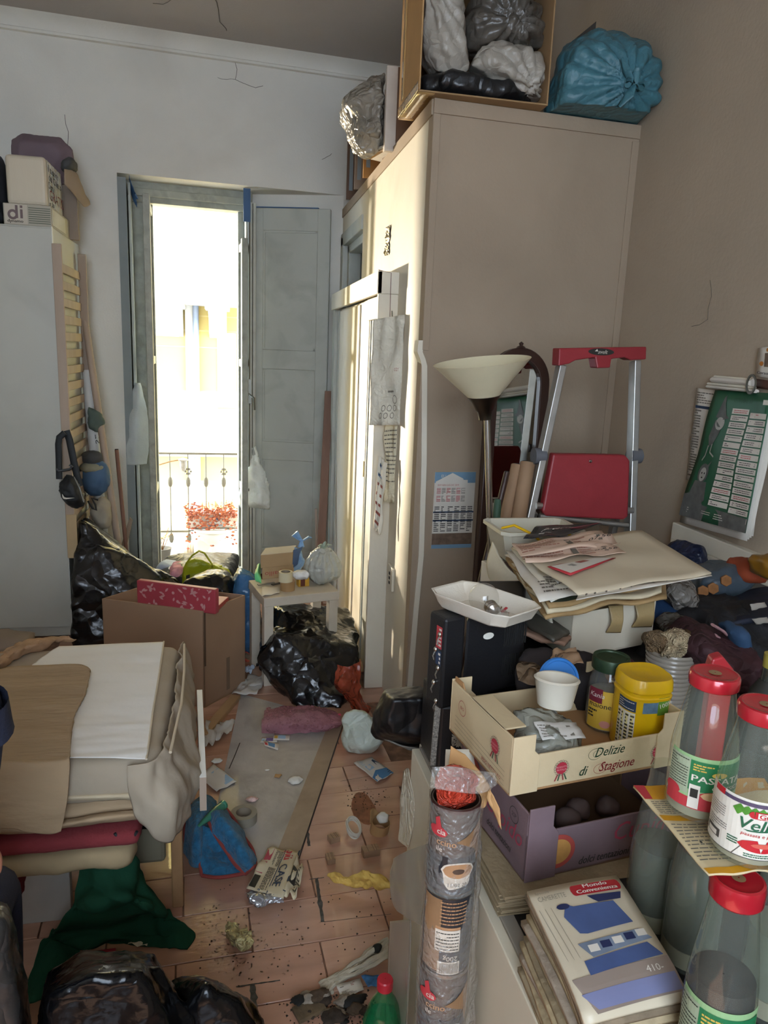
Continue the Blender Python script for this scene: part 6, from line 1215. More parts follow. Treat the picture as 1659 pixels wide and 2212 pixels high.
patch('yellow_paper', [[onz(712, 1892, .03), onz(740, 1905, .02), onz(790, 1920, .02), onz(840, 1925, .03), onz(885, 1930, .04), onz(905, 1935, .05)], [onz(708, 1888, .05), onz(745, 1898, .04), onz(790, 1905, .06), onz(840, 1912, .07), onz(880, 1915, .08), onz(905, 1915, .09)], [onz(730, 1885, .07), onz(760, 1890, .06), onz(790, 1880, .10), onz(830, 1895, .06), onz(870, 1905, .07), onz(900, 1895, .11)]], M('yellow_tissue', 'd9b45c', 0.7, var=0.15, vs=10, bump=0.3, bs=40, crease=0.3, cs=20), 'torn strip of crumpled yellow paper beside the white cabinet', nu=60, nv=20, amp=0.022, sc=18, seed=83, th=0.001, floor=0.002)
# wooden offcuts, string and tube
wd = M('offcut_wood', '9a7c60', 0.7, var=0.15, vs=12, stretch=(1, 6, 1), dirt='6f553e', ds=9)
for k, (px, py, sx_, sy_, sz_, rz__, lab) in enumerate([(802, 1852, 0.055, 0.032, 0.024, 0.12, 'rectangular wood block nearest the white cabinet'), (722, 1822, 0.036, 0.028, 0.02, 0.3, 'squarish grey wood block left of the string loop'), (715, 1868, 0.026, 0.036, 0.018, 0.1, 'narrow wood block nearest the newspaper')]):
    c = onz(px, py) + V((0, sy_ / 2, 0)); t = T('wood_block', lab, 'wood block', c)
    MB().rbox(c, sx_, sy_, sz_, rz__).build('block', wd, parent=t, bevel=0.001)
    g_ = MB(); R_z = Matrix.Rotation(rz__, 3, 'Z')
    for q in (-0.2, 0.15, 0.3): g_.rbox(c + R_z @ V((sx_ * q, 0, sz_ - 0.0005)), 0.0012, sy_ * 0.98, 0.001, rz__)
    g_.build('saw_cut', M('saw_cut', '6a5140', 0.9), parent=t)['kind'] = 'stuff'
kt = onz(822, 1808); KT = T('cardboard_tube', 'squashed brown cardboard tube piece lying by the cabinet', 'tube', kt)
kd = V((-0.025, 0.06, 0.03)); MB().lathe([(0.030, 0), (0.032, 0), (0.032, 0.045), (0.030, 0.045), (0.030, 0)], kt + V((0, 0.03, 0.0)), 20, ax=(0.1, -0.2, 1)).build('tube', card, parent=KT, smooth=True, angle=30)
patch('torn_flap', [[kt + V((-0.03, 0.035, 0.03)), kt + V((-0.01, 0.055, 0.035)), kt + V((0.02, 0.055, 0.03))], [kt + V((-0.028, 0.045, 0.075)), kt + V((-0.012, 0.06, 0.07)), kt + V((0.01, 0.06, 0.04))]], card, parent=KT, nu=8, nv=6, amp=0.003)
hull('tissue', ell(kt + V((0.012, 0.03, 0.05)), 0.018, 0.016, 0.014, 5), white, parent=KT, vox=0.004, amp=0.006, sc=50, seed=3)
sc2 = onz(768, 1818); ST = MB(); rs = random.Random(4)
for k in range(7):
    a0 = rs.uniform(0, 1); r1, r2 = rs.uniform(0.020, 0.027), rs.uniform(0.032, 0.042); tl = rs.uniform(-.2, .2)
    ST.tube([sc2 + V((r1 * cos(q * pi / 12 + a0), 0.045 + r2 * sin(q * pi / 12 + a0), 0.006 + 0.004 * k * 0.6 + 0.02 * (0.5 + 0.5 * sin(q * pi / 12 + tl)))) for q in range(25)], 0.0022, 6)
tag(ST.build('string_hank', M('white_string', 'c9c1b2', 0.85, var=0.1), loc=sc2, smooth=True), 'looped hank of white string among the wood blocks', 'string')
# mop strands
MP = T('mop_head', 'greyish white cotton mop strands trailing over the tiles', 'mop', onz(780, 2080)); mpm = M('mop_cotton', 'b3a892', 0.9, var=0.2, vs=20, bump=0.4, bs=90)
rs = random.Random(8)
for k in range(13):
    f_ = k / 12
    pts = [onz(838, 2028 + 38 * f_, 0.035), onz(800 + rs.uniform(-5, 5), 2052 + 36 * f_, 0.022 + 0.012 * sin(k)), onz(762 + rs.uniform(-6, 6), 2082 + 26 * f_, 0.012 + 0.008 * sin(k * 2)), onz(722 + rs.uniform(-8, 8), 2112 + 10 * f_ + rs.uniform(-4, 4), 0.008), onz(690 + (rs.uniform(0, 18) if k < 9 else rs.uniform(5, 30)), 2128 + rs.uniform(-8, 8) + (22 if k > 8 else 0), 0.006)]
    cr = [crom(pts, t / 16) + V((0, 0, 0.002 * sin(t * 1.7 + k))) for t in range(17)]
    MB().tube(cr, 0.0052, 7).build('strand', mpm, parent=MP, smooth=True)
tag(hull('charred_bit', ell(onz(815, 2048, .035), 0.012, 0.010, 0.010, 4), M('char', '15130f', 0.8, var=0.3), vox=0.004, amp=0.004, sc=60), 'black charred lump lying on the mop strands', 'lump')
quadpaper('business_card', [(738, 2160), (786, 2140), (778, 2115), (726, 2130)], M('print_paper'), 'white printed card by the mop strands', dz=0.008, cat='card', wob=0.002, n=4, mats=(ink, inkr), prints=lambda m, f: (m.lines(f, 0.1, 0.1, 0.7, 0.45, 5, 0, fill=0.4), m.lines(f, 0.55, 0.6, 0.9, 0.9, 3, 1, fill=0.5), m.lines(f, 0.1, 0.7, 0.4, 0.8, 1, 0)))
quadpaper('blue_print', [(795, 2135), (835, 2130), (830, 2108), (780, 2110)], M('blue_mottled', '3f6f9a', 0.7, var=0.5, vs=50), 'blue mottled printed scrap behind the white card', dz=0.004, cat='scrap', wob=0.003, n=6)
# burnt debris heap
rs = random.Random(12)
for k in range(16):
    px, py = rs.uniform(640, 800), rs.uniform(2150, 2215); c = onz(px, py, 0.004 + 0.012 * rs.random()); s_ = rs.uniform(0.012, 0.032)
    nm = ['bark_piece', 'charred_stick', 'soil_clod', 'torn_card'][k % 4]
    hull(nm, [c + V((cos(a) * s_ * rs.uniform(.6, 1.5), sin(a) * s_ * rs.uniform(.4, 1), rs.uniform(0, s_ * 0.4))) for a in [q * pi / 5 for q in range(10)]] + [c + V((0, 0, s_ * rs.uniform(0.3, 0.8)))], M(['bark', 'char', 'soil', 'grey_card'][k % 4], ['4a3a2a', '15130f', '33281e', '85796a'][k % 4], 0.95, var=0.4, vs=40, bump=0.6, bs=60),
         ['brown bark piece in the burnt heap near the green bottle', 'black charred bit in the burnt heap near the green bottle', 'dark soil clod in the burnt heap near the green bottle', 'greyish torn card in the burnt heap near the green bottle'][k % 4], ['bark', 'charcoal', 'soil', 'card'][k % 4], vox=0.004, amp=0.004, sc=45, sm=1, seed=k, group=['bark pieces in the burnt heap', 'charred bits in the burnt heap', 'soil clods in the burnt heap', 'torn card in the burnt heap'][k % 4])
BK = T('wood_board', 'mouldy rectangular bark board lying in the burnt heap', 'board', onz(660, 2190)); MB().rbox(onz(668, 2185, .006), 0.075, 0.045, 0.012, 0.35).build('board', M('mouldy_board', '5c4c36', 0.9, var=0.4, vs=30, bump=0.5, bs=60), parent=BK, bevel=0.002)
dcr = MB()
for k in range(420):
    q = rs.random(); px, py = (rs.gauss(720, 60), rs.gauss(2185, 20)) if q < 0.5 else (rs.uniform(430, 850), rs.uniform(1900, 2200)) if q < 0.8 else (rs.gauss(790, 25), rs.gauss(1730, 18))
    c = onz(px, py); s_ = rs.uniform(0.0012, 0.004)
    dcr.add([c + V((s_, 0, 0)), c + V((-s_ * .6, s_, 0)), c + V((-s_ * .6, -s_, 0)), c + V((0, 0, s_ * 1.2))], [(0, 1, 3), (1, 2, 3), (2, 0, 3)])
tag(dcr.build('dirt_crumbs', M('soil'), loc=onz(700, 2150)), 'dark crumbs and dirt scattered over the tiles', 'dirt', kind='stuff')
dr = MB()
for k in range(260):
    c = onz(rs.gauss(500, 55), rs.gauss(2040, 38)) if k < 200 else onz(rs.uniform(460, 700), rs.uniform(1990, 2110)); s_ = rs.uniform(0.001, 0.0034)
    dr.lathe([(s_, 0.0), (s_ * 0.8, s_ * 0.4), (s_ * 0.4, s_ * 0.6), (0.0001, s_ * 0.65)], c, 8)
tag(dr.build('water_drops', M('water', 'f4f4f4', 0.02, var=0, trans=1.0, ior=1.33), loc=onz(500, 2040), smooth=True), 'small water drops spattered over the reddish tiles', 'water', kind='stuff')
# grime in the worn joints
gm_ = M('joint_grime', '4b4842', 0.9, var=0.4, vs=60, bump=0.5, bs=60)
for k, (a, b, w) in enumerate([((684, 1898), (697, 1992), 0.013), ((545, 2128), (552, 2212), 0.02), ((660, 1770), (668, 1828), 0.012), ((510, 2132), (605, 2118), 0.005), ((735, 1688), (850, 1668), 0.002), ((668, 1900), (700, 1896), 0.004), ((697, 1992), (845, 1975), 0.002)]):
    p, q = onz(*a), onz(*b); n_ = V((-(q - p).y, (q - p).x, 0)).normalized()
    mb = MB(); L_ = 14; vs = []
    for i in range(L_ + 1):
        t = i / L_; c = p * (1 - t) + q * t
        w1, w2 = w * (0.5 + 0.5 * abs(noise.noise(V((i * .7, k, 1)))) * 2), w * (0.5 + 0.5 * abs(noise.noise(V((i * .7, k, 5)))) * 2)
        vs += [c + n_ * w1 * 0.6 + V((0, 0, 0.0008)), c - n_ * w2 * 0.6 + V((0, 0, 0.0008))]
    mb.add(vs, [(2 * i, 2 * i + 1, 2 * i + 3, 2 * i + 2) for i in range(L_)]); mb.build('joint_grime', gm_, parent=fl)
st2 = MB(); c = onz(785, 1745, 0.0012); st2.add([c] + [c + V((0.055 * cos(a / 16 * 2 * pi) * (0.8 + 0.4 * noise.noise(V((cos(a / 16 * 6.28), sin(a / 16 * 6.28), 3)))), 0.10 * sin(a / 16 * 2 * pi), 0)) for a in range(16)], [(0, 1 + a, 1 + (a + 1) % 16) for a in range(16)])
st2.build('brown_stain', M('brown_stain', '8a5438', 0.5, var=0.3, vs=40, dirt='553322', ds=20, dk=0.7), parent=fl)
quadpaper('red_booklet', [(162, 2078), (250, 2066), (250, 2050), (165, 2060)], M('print_red'), 'red and white leaflet half under the green cloth', dz=0.006, cat='leaflet', wob=0.002, n=5, mats=(whp, ink), prints=lambda m, f: (m.pr(f, 0, 0, 1, 0.5, 0), m.lines(f, 0.35, 0.1, 0.95, 0.4, 3, 1, 0.0012), m.lines(f, 0.3, 0.65, 0.9, 0.8, 1, 0)))
quadpaper('yellowed_ticket', [(276, 2044), (318, 2048), (322, 2032), (285, 2030)], M('yellowed_paper'), 'small yellowed ticket under the hem of the green cloth', dz=0.006, cat='ticket', wob=0.006, n=6, mats=(ink,), prints=lambda m, f: m.lines(f, 0.2, 0.3, 0.8, 0.7, 2, 0))
# green soda bottle
GP = onz(832, 2118, 0.315); GP.z = 0
GBt = T('soda_bottle', 'green plastic bottle with red cap standing on the floor', 'bottle', GP)
gpl = M('green_pet', '2f9a62', 0.06, var=0.08, film=0.25)
MB().lathe([(0.001, 0.006), (0.03, 0.0), (0.043, 0.01), (0.045, 0.03), (0.045, 0.19), (0.044, 0.205), (0.038, 0.235), (0.026, 0.265), (0.016, 0.282), (0.0135, 0.29), (0.0135, 0.30)], GP, 32).build('body', gpl, parent=GBt, smooth=True)
MB().lathe([(0.001, 0.012), (0.042, 0.012), (0.043, 0.03), (0.043, 0.215), (0.001, 0.215)], GP, 32).build('drink', M('green_drink', '1f7a48', 0.1, var=0, thin=0.4), parent=GBt, smooth=True, angle=30)
MB().lathe([(0.016, 0.296), (0.017, 0.297), (0.017, 0.317), (0.015, 0.320), (0.001, 0.320)], GP, 28).build('cap', M('red_cap', 'b52633', 0.35), parent=GBt, smooth=True, angle=30)
# ================================================================== RIGHT: CABINET AND EVERYTHING ON IT
TZ = 0.75; KX = 0.392
cabw = M('cabinet_white', 'cfc6b0', 0.45, var=0.05, vs=3, bump=0.03, dirt='a99d84', ds=4, dk=0.35)
KB = T('cabinet', 'long low white cabinet along the right wall loaded with clutter', 'cabinet', (0.95, 0.8, 0))
MB().box(KX + 0.018, 1.55, 0.12, 1.44, 0.0, TZ - 0.02).build('body', M('cabinet_inner', '57504a', 0.7), parent=KB)
MB().box(KX, KX + 0.018, 0.12, 1.45, 0.0, TZ - 0.004).build('side_panel', cabw, parent=KB, bevel=0.002)
MB().box(KX + 0.018, KX + 0.04, 0.12, 1.45, TZ - 0.02, TZ).build('edge_strip', M('edge_grey', '8a8378', 0.5), parent=KB, bevel=0.001)
MB().box(KX + 0.04, 1.55, 0.12, 1.45, TZ - 0.02, TZ - 0.001).build('top', M('black_top', '1b1a19', 0.5, var=0.2, dirt='3a3733', ds=9), parent=KB)
MB().box(KX + 0.02, 1.55, 1.44, 1.46, 0, TZ).build('back_panel', cabw, parent=KB)
patch('torn_sticker', [[onx(*p, KX - 0.001) for p in r] for r in [[(872, 1665), (882, 1660), (888, 1690)], [(868, 1720), (884, 1715), (895, 1745)], [(865, 1770), (880, 1775), (890, 1800)], [(862, 1815), (874, 1825), (882, 1832)]]], M('torn_film', 'd8d2bf', 0.4, var=0.15, bump=0.5, bs=40, crease=0.5, cs=20), parent=KB, nu=14, nv=30, amp=0.004, seed=3, th=0.001)
# --- column of cappuccino tins in a clear sleeve
TR, TH_ = 0.0375, 0.1365
colb, colt = V((0.312, 0.915, 0)), V((0.331, 0.955, 0.955))
tin_b = M('tin_brown', '4a3a31', 0.4, var=0.2, vs=9); tin_d = M('tin_dark', '24262b', 0.4, var=0.15); tin_c = M('tin_coffee', 'a9805c', 0.4, var=0.2, vs=20); tin_w = M('tin_white', 'c9bfb0', 0.45, var=0.06); tin_t = M('tin_tan', '8b6b4c', 0.45, var=0.25, vs=10)
rim = M('tin_rim', '8d877e', 0.3, 0.9)
A0 = atan2(-0.95, -0.33)
cdir = (colt - colb).normalized(); n_t = 7
for k in range(n_t):
    c = colb + cdir * (k * TH_ + 0.0); c.x += 0.0; flip = k % 2 == 1
    lab = ['lowest', 'second from the floor', 'third from the floor', 'fourth from the floor', 'third from the top', 'second from the top, upside down', 'topmost and open'][k]
    t = T('coffee_tin', 'brown cappuccino tin in the sleeved column, %s' % lab, 'tin', c, 'cappuccino tins in the column')
    h = TH_ - 0.002
    prof = [(TR - 0.001, 0), (TR, 0.003), (TR, h - 0.003), (TR - 0.001, h)]
    if k == n_t - 1: prof = [(0.001, 0.0)] + prof + [(TR - 0.003, h), (TR - 0.003, 0.02), (0.001, 0.02)]
    else: prof = [(0.001, 0.0)] + prof + [(TR - 0.004, h - 0.002), (0.001, h - 0.002)]
    MB().lathe(prof, c, 40, ax=cdir).build('body', tin_b if not flip else tin_t, parent=t, smooth=True, angle=30)
    mb = MB(); mb.lathe([(TR + 0.0006, h - 0.006), (TR + 0.0012, h - 0.003), (TR + 0.0006, h)], c, 40, ax=cdir); mb.build('rim', M('red_brown_rim', '3f1d1a', 0.35) if k == n_t - 1 else rim, parent=t, smooth=True)
    if k < 3: continue
    cm_ = cyl(c, TR, A0 + 0.25)
    if flip: base_m = cm_; cm_ = lambda u, v, w=0.0, f=base_m: f(-u, h - v, w)
    mb = MB(12)
    if flip:   # back side with barcode and tables, seen upside down
        mb.pr(cm_, -0.045, 0.002, 0.055, h - 0.004, 1, 0.0006, 16); mb.pr(cm_, 0.018, 0.004, 0.05, h - 0.006, 4, 0.0008, 8)
        mb.pr(cm_, -0.012, 0.055, 0.026, 0.092, 2, 0.0012, 8)
        for j in range(6): mb.lines(cm_, -0.010, 0.058 + 0.0055 * j, 0.024, 0.0625 + 0.0055 * j, 1, 3, 0.0016, seed=j, fill=0.35)
        mb.pr(cm_, -0.012, 0.050, 0.026, 0.0545, 5, 0.0012, 8)
        for j in range(16): mb.pr(cm_, -0.012 + j * 0.0018, 0.112, -0.0112 + j * 0.0018, 0.130, 3, 0.0014)
        mb.pr(cm_, -0.014, 0.110, 0.020, 0.132, 2, 0.0009, 8); mb.text(cm_, '200g', -0.010, 0.100, 0.008, 2, 0.0014)
        for j in range(7): mb.lines(cm_, -0.02, 0.006 + 0.006 * j, 0.02, 0.010 + 0.006 * j, 1, 5, 0.0014, seed=j + 20, fill=0.5)
    else:
        mb.pr(cm_, -0.06, 0.0, 0.06, h * 0.46, 1, 0.0006, 16)
        mb.pp(cm_, [(-0.004, 0.088), (0.01, 0.095), (0.035, 0.112), (0.055, 0.128), (0.055, 0.045), (0.036, 0.045), (0.03, 0.07), (0.01, 0.082)], 4, 0.001)
        mb.pe(cm_, -0.033, 0.100, 0.016, 0.0085, 6, 0.0012); mb.pp(cm_, [(-0.036, 0.104), (-0.026, 0.104), (-0.031, 0.125), (-0.038, 0.120)], 6, 0.0014); mb.text(cm_, 'cia', -0.034, 0.097, 0.009, 2, 0.002, bold=0.0005)
        mb.text(cm_, 'ccino', -0.034, 0.080, 0.010, 5, 0.0016, bold=0.0004); mb.text(cm_, 'ile', -0.034, 0.069, 0.008, 2, 0.0016)
        mb.pp(cm_, [(-0.022, 0.04), (0.024, 0.04), (0.020, 0.015), (-0.012, 0.008), (-0.02, 0.02)], 2, 0.0010); mb.pe(cm_, 0.002, 0.040, 0.026, 0.014, 2, 0.0014); mb.pe(cm_, 0.002, 0.040, 0.023, 0.0118, 5, 0.0018); mb.pe(cm_, 0.002, 0.040, 0.009, 0.0045, 0, 0.0022)
        mb.text(cm_, '11/02 2019', -0.014, 0.014, 0.006, 3, 0.0016)
    mb.build('print', [tin_b, tin_d, tin_w, bki, tin_t, tin_c, redp], parent=t)
sl_ = MB(); rs = random.Random(3); nsg = 36
vs = []; nl = 60
for j in range(nl + 1):
    v = j / nl; c = colb + (colt - colb) * v
    for k in range(nsg):
        q = 2 * pi * k / nsg; r = TR + 0.0035 + 0.0025 * noise.noise(V((cos(q) * 2, sin(q) * 2, v * 14))) + 0.0015 * noise.noise(V((cos(q) * 6, sin(q) * 6, v * 60)))
        if abs((v * 7) % 1 - 0.0) < 0.08: r += 0.001
        vs.append(c + V((cos(q) * r, sin(q) * r, 0)))
sl_.add(vs, [(j * nsg + k, j * nsg + (k + 1) % nsg, (j + 1) * nsg + (k + 1) % nsg, (j + 1) * nsg + k) for j in range(nl) for k in range(nsg)])
film2 = M('sleeve_film', 'f4f0e8', 0.12, var=0, film=0.11, bump=0.6, bs=45, crease=0.4, cs=30)
SLV = tag(sl_.build('plastic_sleeve', film2, loc=colb, smooth=True, angle=180), 'clear wrinkled plastic sleeve around the column of brown tins', 'sleeve')
patch('loose_film', [[colb + cdir * z + V((0.038, -0.01, 0)) for z in (0.50, 0.62, 0.78, 0.9)], [colb + cdir * z + V((0.05 + 0.008 * sin(z * 20), -0.0, 0)) for z in (0.50, 0.62, 0.78, 0.9)], [colb + cdir * z + V((0.060 if z < 0.7 else 0.045, 0.01, 0)) for z in (0.52, 0.62, 0.78, 0.88)]], film2, parent=SLV, nu=30, nv=8, amp=0.006, sc=25, th=0.0005)
RW = hull('red_wrapper', ell(colt + V((-0.004, -0.004, 0.012)), 0.030, 0.028, 0.030, 6) + [colt + V((-0.028, 0, 0.05)), colt + V((0.03, -0.005, 0.03))], M('red_wrap', 'c4432f', 0.15, var=0.3, vs=20, bump=0.5, bs=50, crease=0.7, cs=40), 'glossy red wrapper stuffed in the open top of the tin column', 'wrapper', vox=0.004, amp=0.008, sc=30, seed=5)
patch('clear_bag', [[colt + V((-0.045, -0.012, 0.025)), colt + V((-0.01, -0.038, 0.03)), colt + V((0.03, -0.03, 0.02)), colt + V((0.055, -0.01, 0.02))], [colt + V((-0.042, -0.006, 0.055)), colt + V((-0.01, -0.02, 0.060)), colt + V((0.025, -0.01, 0.045)), colt + V((0.055, -0.004, 0.035))]], film2, 'scrap of clear film bag over the red wrapper', nu=24, nv=12, amp=0.008, sc=30, th=0.0006)
oc = [ony(*p, 1.03) for p in [(975, 1612), (966, 1690), (1010, 1715), (1062, 1702), (1040, 1670), (1005, 1630)]]
patch('beige_paper', [[oc[0], oc[0] * 0.5 + oc[5] * 0.5, oc[5]], [oc[1] + V((0, -0.01, 0)), (oc[1] + oc[4]) / 2 + V((0, -0.02, 0)), oc[4]], [oc[2] + V((0, -0.02, -.01)), oc[2] * 0.5 + oc[3] * 0.5 + V((0, -0.03, -.01)), oc[3]]], M('beige_orange_paper', 'c79a66', 0.7, var=0.06), 'folded beige-orange paper rising behind the red wrapper', nu=14, nv=16, amp=0.003, seed=2, th=0.001)
paper('spiral_pad', ony(958, 1700, 1.10), ony(1030, 1690, 1.10), ony(1020, 1618, 1.12), ony(962, 1618, 1.12), M('pale_paper'), 'white spiral pad edge standing behind the beige paper', 'pad', wob=0.002, up=(0, -1, 0), n=5)
paper('brown_envelope', ony(1052, 1720, 0.99), ony(1084, 1790, 0.97), ony(1080, 1745, 0.97), ony(1058, 1700, 0.99), M('beige_orange_paper'), 'small yellowish card tucked against the purple crate', 'card', wob=0.002, up=(-1, -1, 0), n=5)
# --- translucent sheets hanging at the cabinet side
trl = M('translucent_sheet', 'dcdcd2', 0.3, var=0.05, film=0.2)
patch('plastic_sheet', [[onx(*p, 0.335) for p in r] for r in [[(850, 1855), (880, 1838), (925, 1822)], [(842, 1890), (885, 1880), (930, 1870)], [(845, 1940), (880, 1950), (920, 1960)], [(858, 1968), (885, 1985), (915, 2000)]]], trl, 'rounded translucent plastic sheet beside the tin column', 'plastic sheet', nu=20, nv=24, amp=0.003, th=0.001)
patch('plastic_sheet', [[onx(*p, 0.345) for p in r] for r in [[(842, 1990), (890, 1985)], [(838, 2100), (885, 2100)], [(834, 2215), (878, 2230)]]], trl, 'tall translucent plastic panel hanging against the cabinet side', 'plastic sheet', nu=8, nv=20, amp=0.002, th=0.001)
# --- newspapers on the cabinet under the crates
oldnp = M('old_newsprint', '8d7c60', 0.85, var=0.15, vs=12, bump=0.35, bs=60, dirt='5a4c38', ds=10, dk=0.5)
rs = random.Random(6)
z = TZ
for k in range(5):
    dx, dy, a = rs.uniform(-0.006, 0.006), rs.uniform(-0.008, 0.008), rs.uniform(-0.04, 0.04)
    c = V((0.57 + dx, 1.07 + dy, z)); t = T('folded_newspaper', ['lowest', 'second lowest', 'middle', 'second highest', 'highest'][k] + ' of the yellowed folded newspapers under the purple crate', 'newspaper', c, 'folded newspapers under the crates')
    for j in range(3): MB().rbox(c + V((rs.uniform(-.003, .003), rs.uniform(-.003, .003), j * 0.003)), 0.335, 0.275, 0.0026, a + rs.uniform(-.01, .01)).build('sheet', oldnp, parent=t, bevel=0.0008, seg=1)
    z += 0.0098
# --- lower purple crate
def crate(name, label, F, e, n, w, d, h, hp, m, mi, lip=True, th=0.004, end_h=None, post=0.055):
    t = T(name, label, 'crate', F + e * w / 2 + n * d / 2); up = V((0, 0, 1)); eh = end_h or h * 1.35
    MB().obox(F, e * w, n * d, up * th).build('bottom', mi, parent=t)
    MB().obox(F, e * w, n * th, up * h).build('front_panel', m, parent=t, bevel=0.0012)
    MB().obox(F + n * (d - th), e * w, n * th, up * h).build('back_panel', m, parent=t, bevel=0.0012)
    MB().obox(F, e * th, n * d, up * eh).build('left_end', m, parent=t, bevel=0.0012)
    MB().obox(F + e * (w - th), e * th, n * d, up * eh).build('right_end', m, parent=t, bevel=0.0012)
    for (a, sgn) in ((0, 1), (w, -1)):
        for (b, s2) in ((0, 1), (d, -1)):
            o = F + e * a + n * b
            pts = [(0, 0), (post * sgn, 0), (post * sgn, hp * 0.62), (post * 0.8 * sgn, hp * 0.72), (post * 0.8 * sgn, hp), (0, hp)]
            MB().prism([o + e * u + up * v - n * 0.001 * s2 for u, v in pts], n * (-0.003 * s2)).build('corner_post', m, parent=t, bevel=0.001)
            if b > 0:
                MB().prism([o + e * 0.004 * sgn, o + e * 0.004 * sgn - n * post, o + e * 0.004 * sgn - n * post * 0.9 + up * hp * 0.9, o + e * 0.004 * sgn - n * post * 0.6 + up * hp * 1.06, o + e * 0.004 * sgn + up * hp * 1.06], e * 0.003 * sgn).build('corner_tab', mi, parent=t, bevel=0.001)
    if lip:
        for (a, sgn) in ((0, 1), (w, -1)): MB().obox(F + e * a + n * 0.03 + up * (eh - 0.003), e * 0.042 * sgn, n * (d - 0.10), up * 0.003).build('folded_ledge', m, parent=t, bevel=0.001)
    return t
zl = z
F1 = onz(1130, 1905, zl); R1 = onz(1360, 1852, zl); e1_ = (R1 - F1).normalized(); n1_ = V((-e1_.y, e1_.x, 0))
purp = M('crate_purple', '6d5a5e', 0.7, var=0.12, vs=7, bump=0.1, bs=90, dirt='514347', ds=5, dk=0.5); brin = M('crate_inside', '6a5138', 0.8, var=0.15)
hl = onz(1130, 1905, zl).xy
h1 = 0.082; CW, CD = 0.325, 0.235
CR1 = crate('purple_crate', 'worn purple cardboard fruit crate under the cream crate', F1, e1_, n1_, CW, CD, h1, 0.128, purp, brin, lip=False, end_h=0.118)
m_f = flat(F1 - n1_ * 0.0006, e1_, (0, 0, 1)); mb = MB()
mb.pe(m_f, 0.058, 0.042, 0.032, 0.030, 0, 0.0006, n=28)   # plain red roundel where the crate's figure sits
mb.pe(m_f, 0.058, 0.042, 0.024, 0.022, 2, 0.0010, n=28)
mb.text(m_f, 'dolci tentazioni', 0.098, 0.010, 0.0135, 1, 0.0008, shear=0.3, sx=0.82, bold=0.0004)
mb.text(m_f, 'Cupido', 0.158, 0.040, 0.032, 3, 0.0008, shear=0.28, sx=0.95)
mb.build('print', [M('crate_red', '9a4037', 0.7, var=0.15), bki, M('crate_ochre', 'a5793f', 0.7, var=0.2, vs=40), M('crate_pink', '963a4c', 0.7)], parent=CR1)
m_s = flat(F1 + n1_ * CD - e1_ * 0.0006, -n1_, (0, 0, 1)); mb = MB()
mb.text(m_s, 'Cupido', 0.100, 0.050, 0.032, 3, 0.001, shear=0.28, sx=0.9); mb.text(m_s, 'dolci tentazioni', 0.11, 0.022, 0.013, 1, 0.001, shear=0.3, sx=0.72, bold=0.0003)
mb.pe(m_s, 0.055, 0.080, 0.026, 0.030, 0, 0.0008); mb.pe(m_s, 0.055, 0.080, 0.018, 0.021, 2, 0.0012); mb.ring(m_s, 0.195, 0.092, 0.014, 0.0012, 1, 0.001); mb.text(m_s, '2SP', 0.195, 0.089, 0.007, 1, 0.001, al='c')
mb.build('print', [MATS['crate_red'], bki, MATS['crate_ochre'], MATS['crate_pink']], parent=CR1)
for k, (u, v) in enumerate([(0.13, 0.10), (0.165, 0.12), (0.22, 0.11)]):
    c = F1 + e1_ * u + n1_ * (v - 0.02) + V((0, 0, 0.05)); tag(hull('potato', ell(c - V((0, 0, 0.018)), 0.022, 0.018, 0.018, 6), M('dark_potato', '5b4a45', 0.7, var=0.2), vox=0.006, amp=0.003, seed=k), ['leftmost', 'middle', 'rightmost'][k] + ' dull brown potato inside the purple crate', 'potato', 'potatoes in the purple crate')
# --- upper cream crate
zu = zl + 0.130
F2 = onz(1098, 1718, zu); R2 = onz(1442, 1652, zu); e2_ = (R2 - F2).normalized(); n2_ = V((-e2_.y, e2_.x, 0)); w2_ = (R2 - F2).length + 0.018
crm = M('crate_cream', 'c4b08c', 0.75, var=0.07, vs=6, bump=0.08, bs=90, dirt='96805c', ds=5, dk=0.5); crin = M('crate_cream_inside', 'a37a50', 0.8, var=0.1)
CR2 = crate('cream_crate', 'cream cardboard fruit crate with green and red script, full of jars', F2, e2_, n2_, w2_, 0.215, 0.062, 0.100, crm, crin, end_h=0.098, post=0.050)
mf = flat(F2 - n2_ * 0.0006, e2_, (0, 0, 1)); mb = MB()
cg, cr_ = M('script_green', '2c4a33', 0.7), M('script_red', '8f2f32', 0.7)
mb.text(mf, 'Delizie', w2_ * 0.47, 0.0405, 0.0165, 0, 0.0008, shear=0.35, sx=0.9, bold=0.0003); mb.text(mf, 'di', w2_ * 0.385, 0.0115, 0.0165, 0, 0.0008, shear=0.35, sx=0.9, bold=0.0004); mb.text(mf, 'Stagione', w2_ * 0.505, 0.0130, 0.0165, 1, 0.0008, shear=0.35, sx=0.88, bold=0.0003)
mb.ring(mf, w2_ * 0.475, 0.046, 0.013, 0.0007, 0, 0.0008, a0=60, a1=330, ry=0.010); mb.ring(mf, w2_ * 0.487, 0.046, 0.008, 0.0006, 0, 0.0008, a0=20, a1=300, ry=0.006); mb.ring(mf, w2_ * 0.515, 0.018, 0.013, 0.0007, 1, 0.0008, a0=60, a1=330, ry=0.009); mb.ring(mf, w2_ * 0.530, 0.019, 0.008, 0.0006, 1, 0.0008, a0=20, a1=300, ry=0.006)
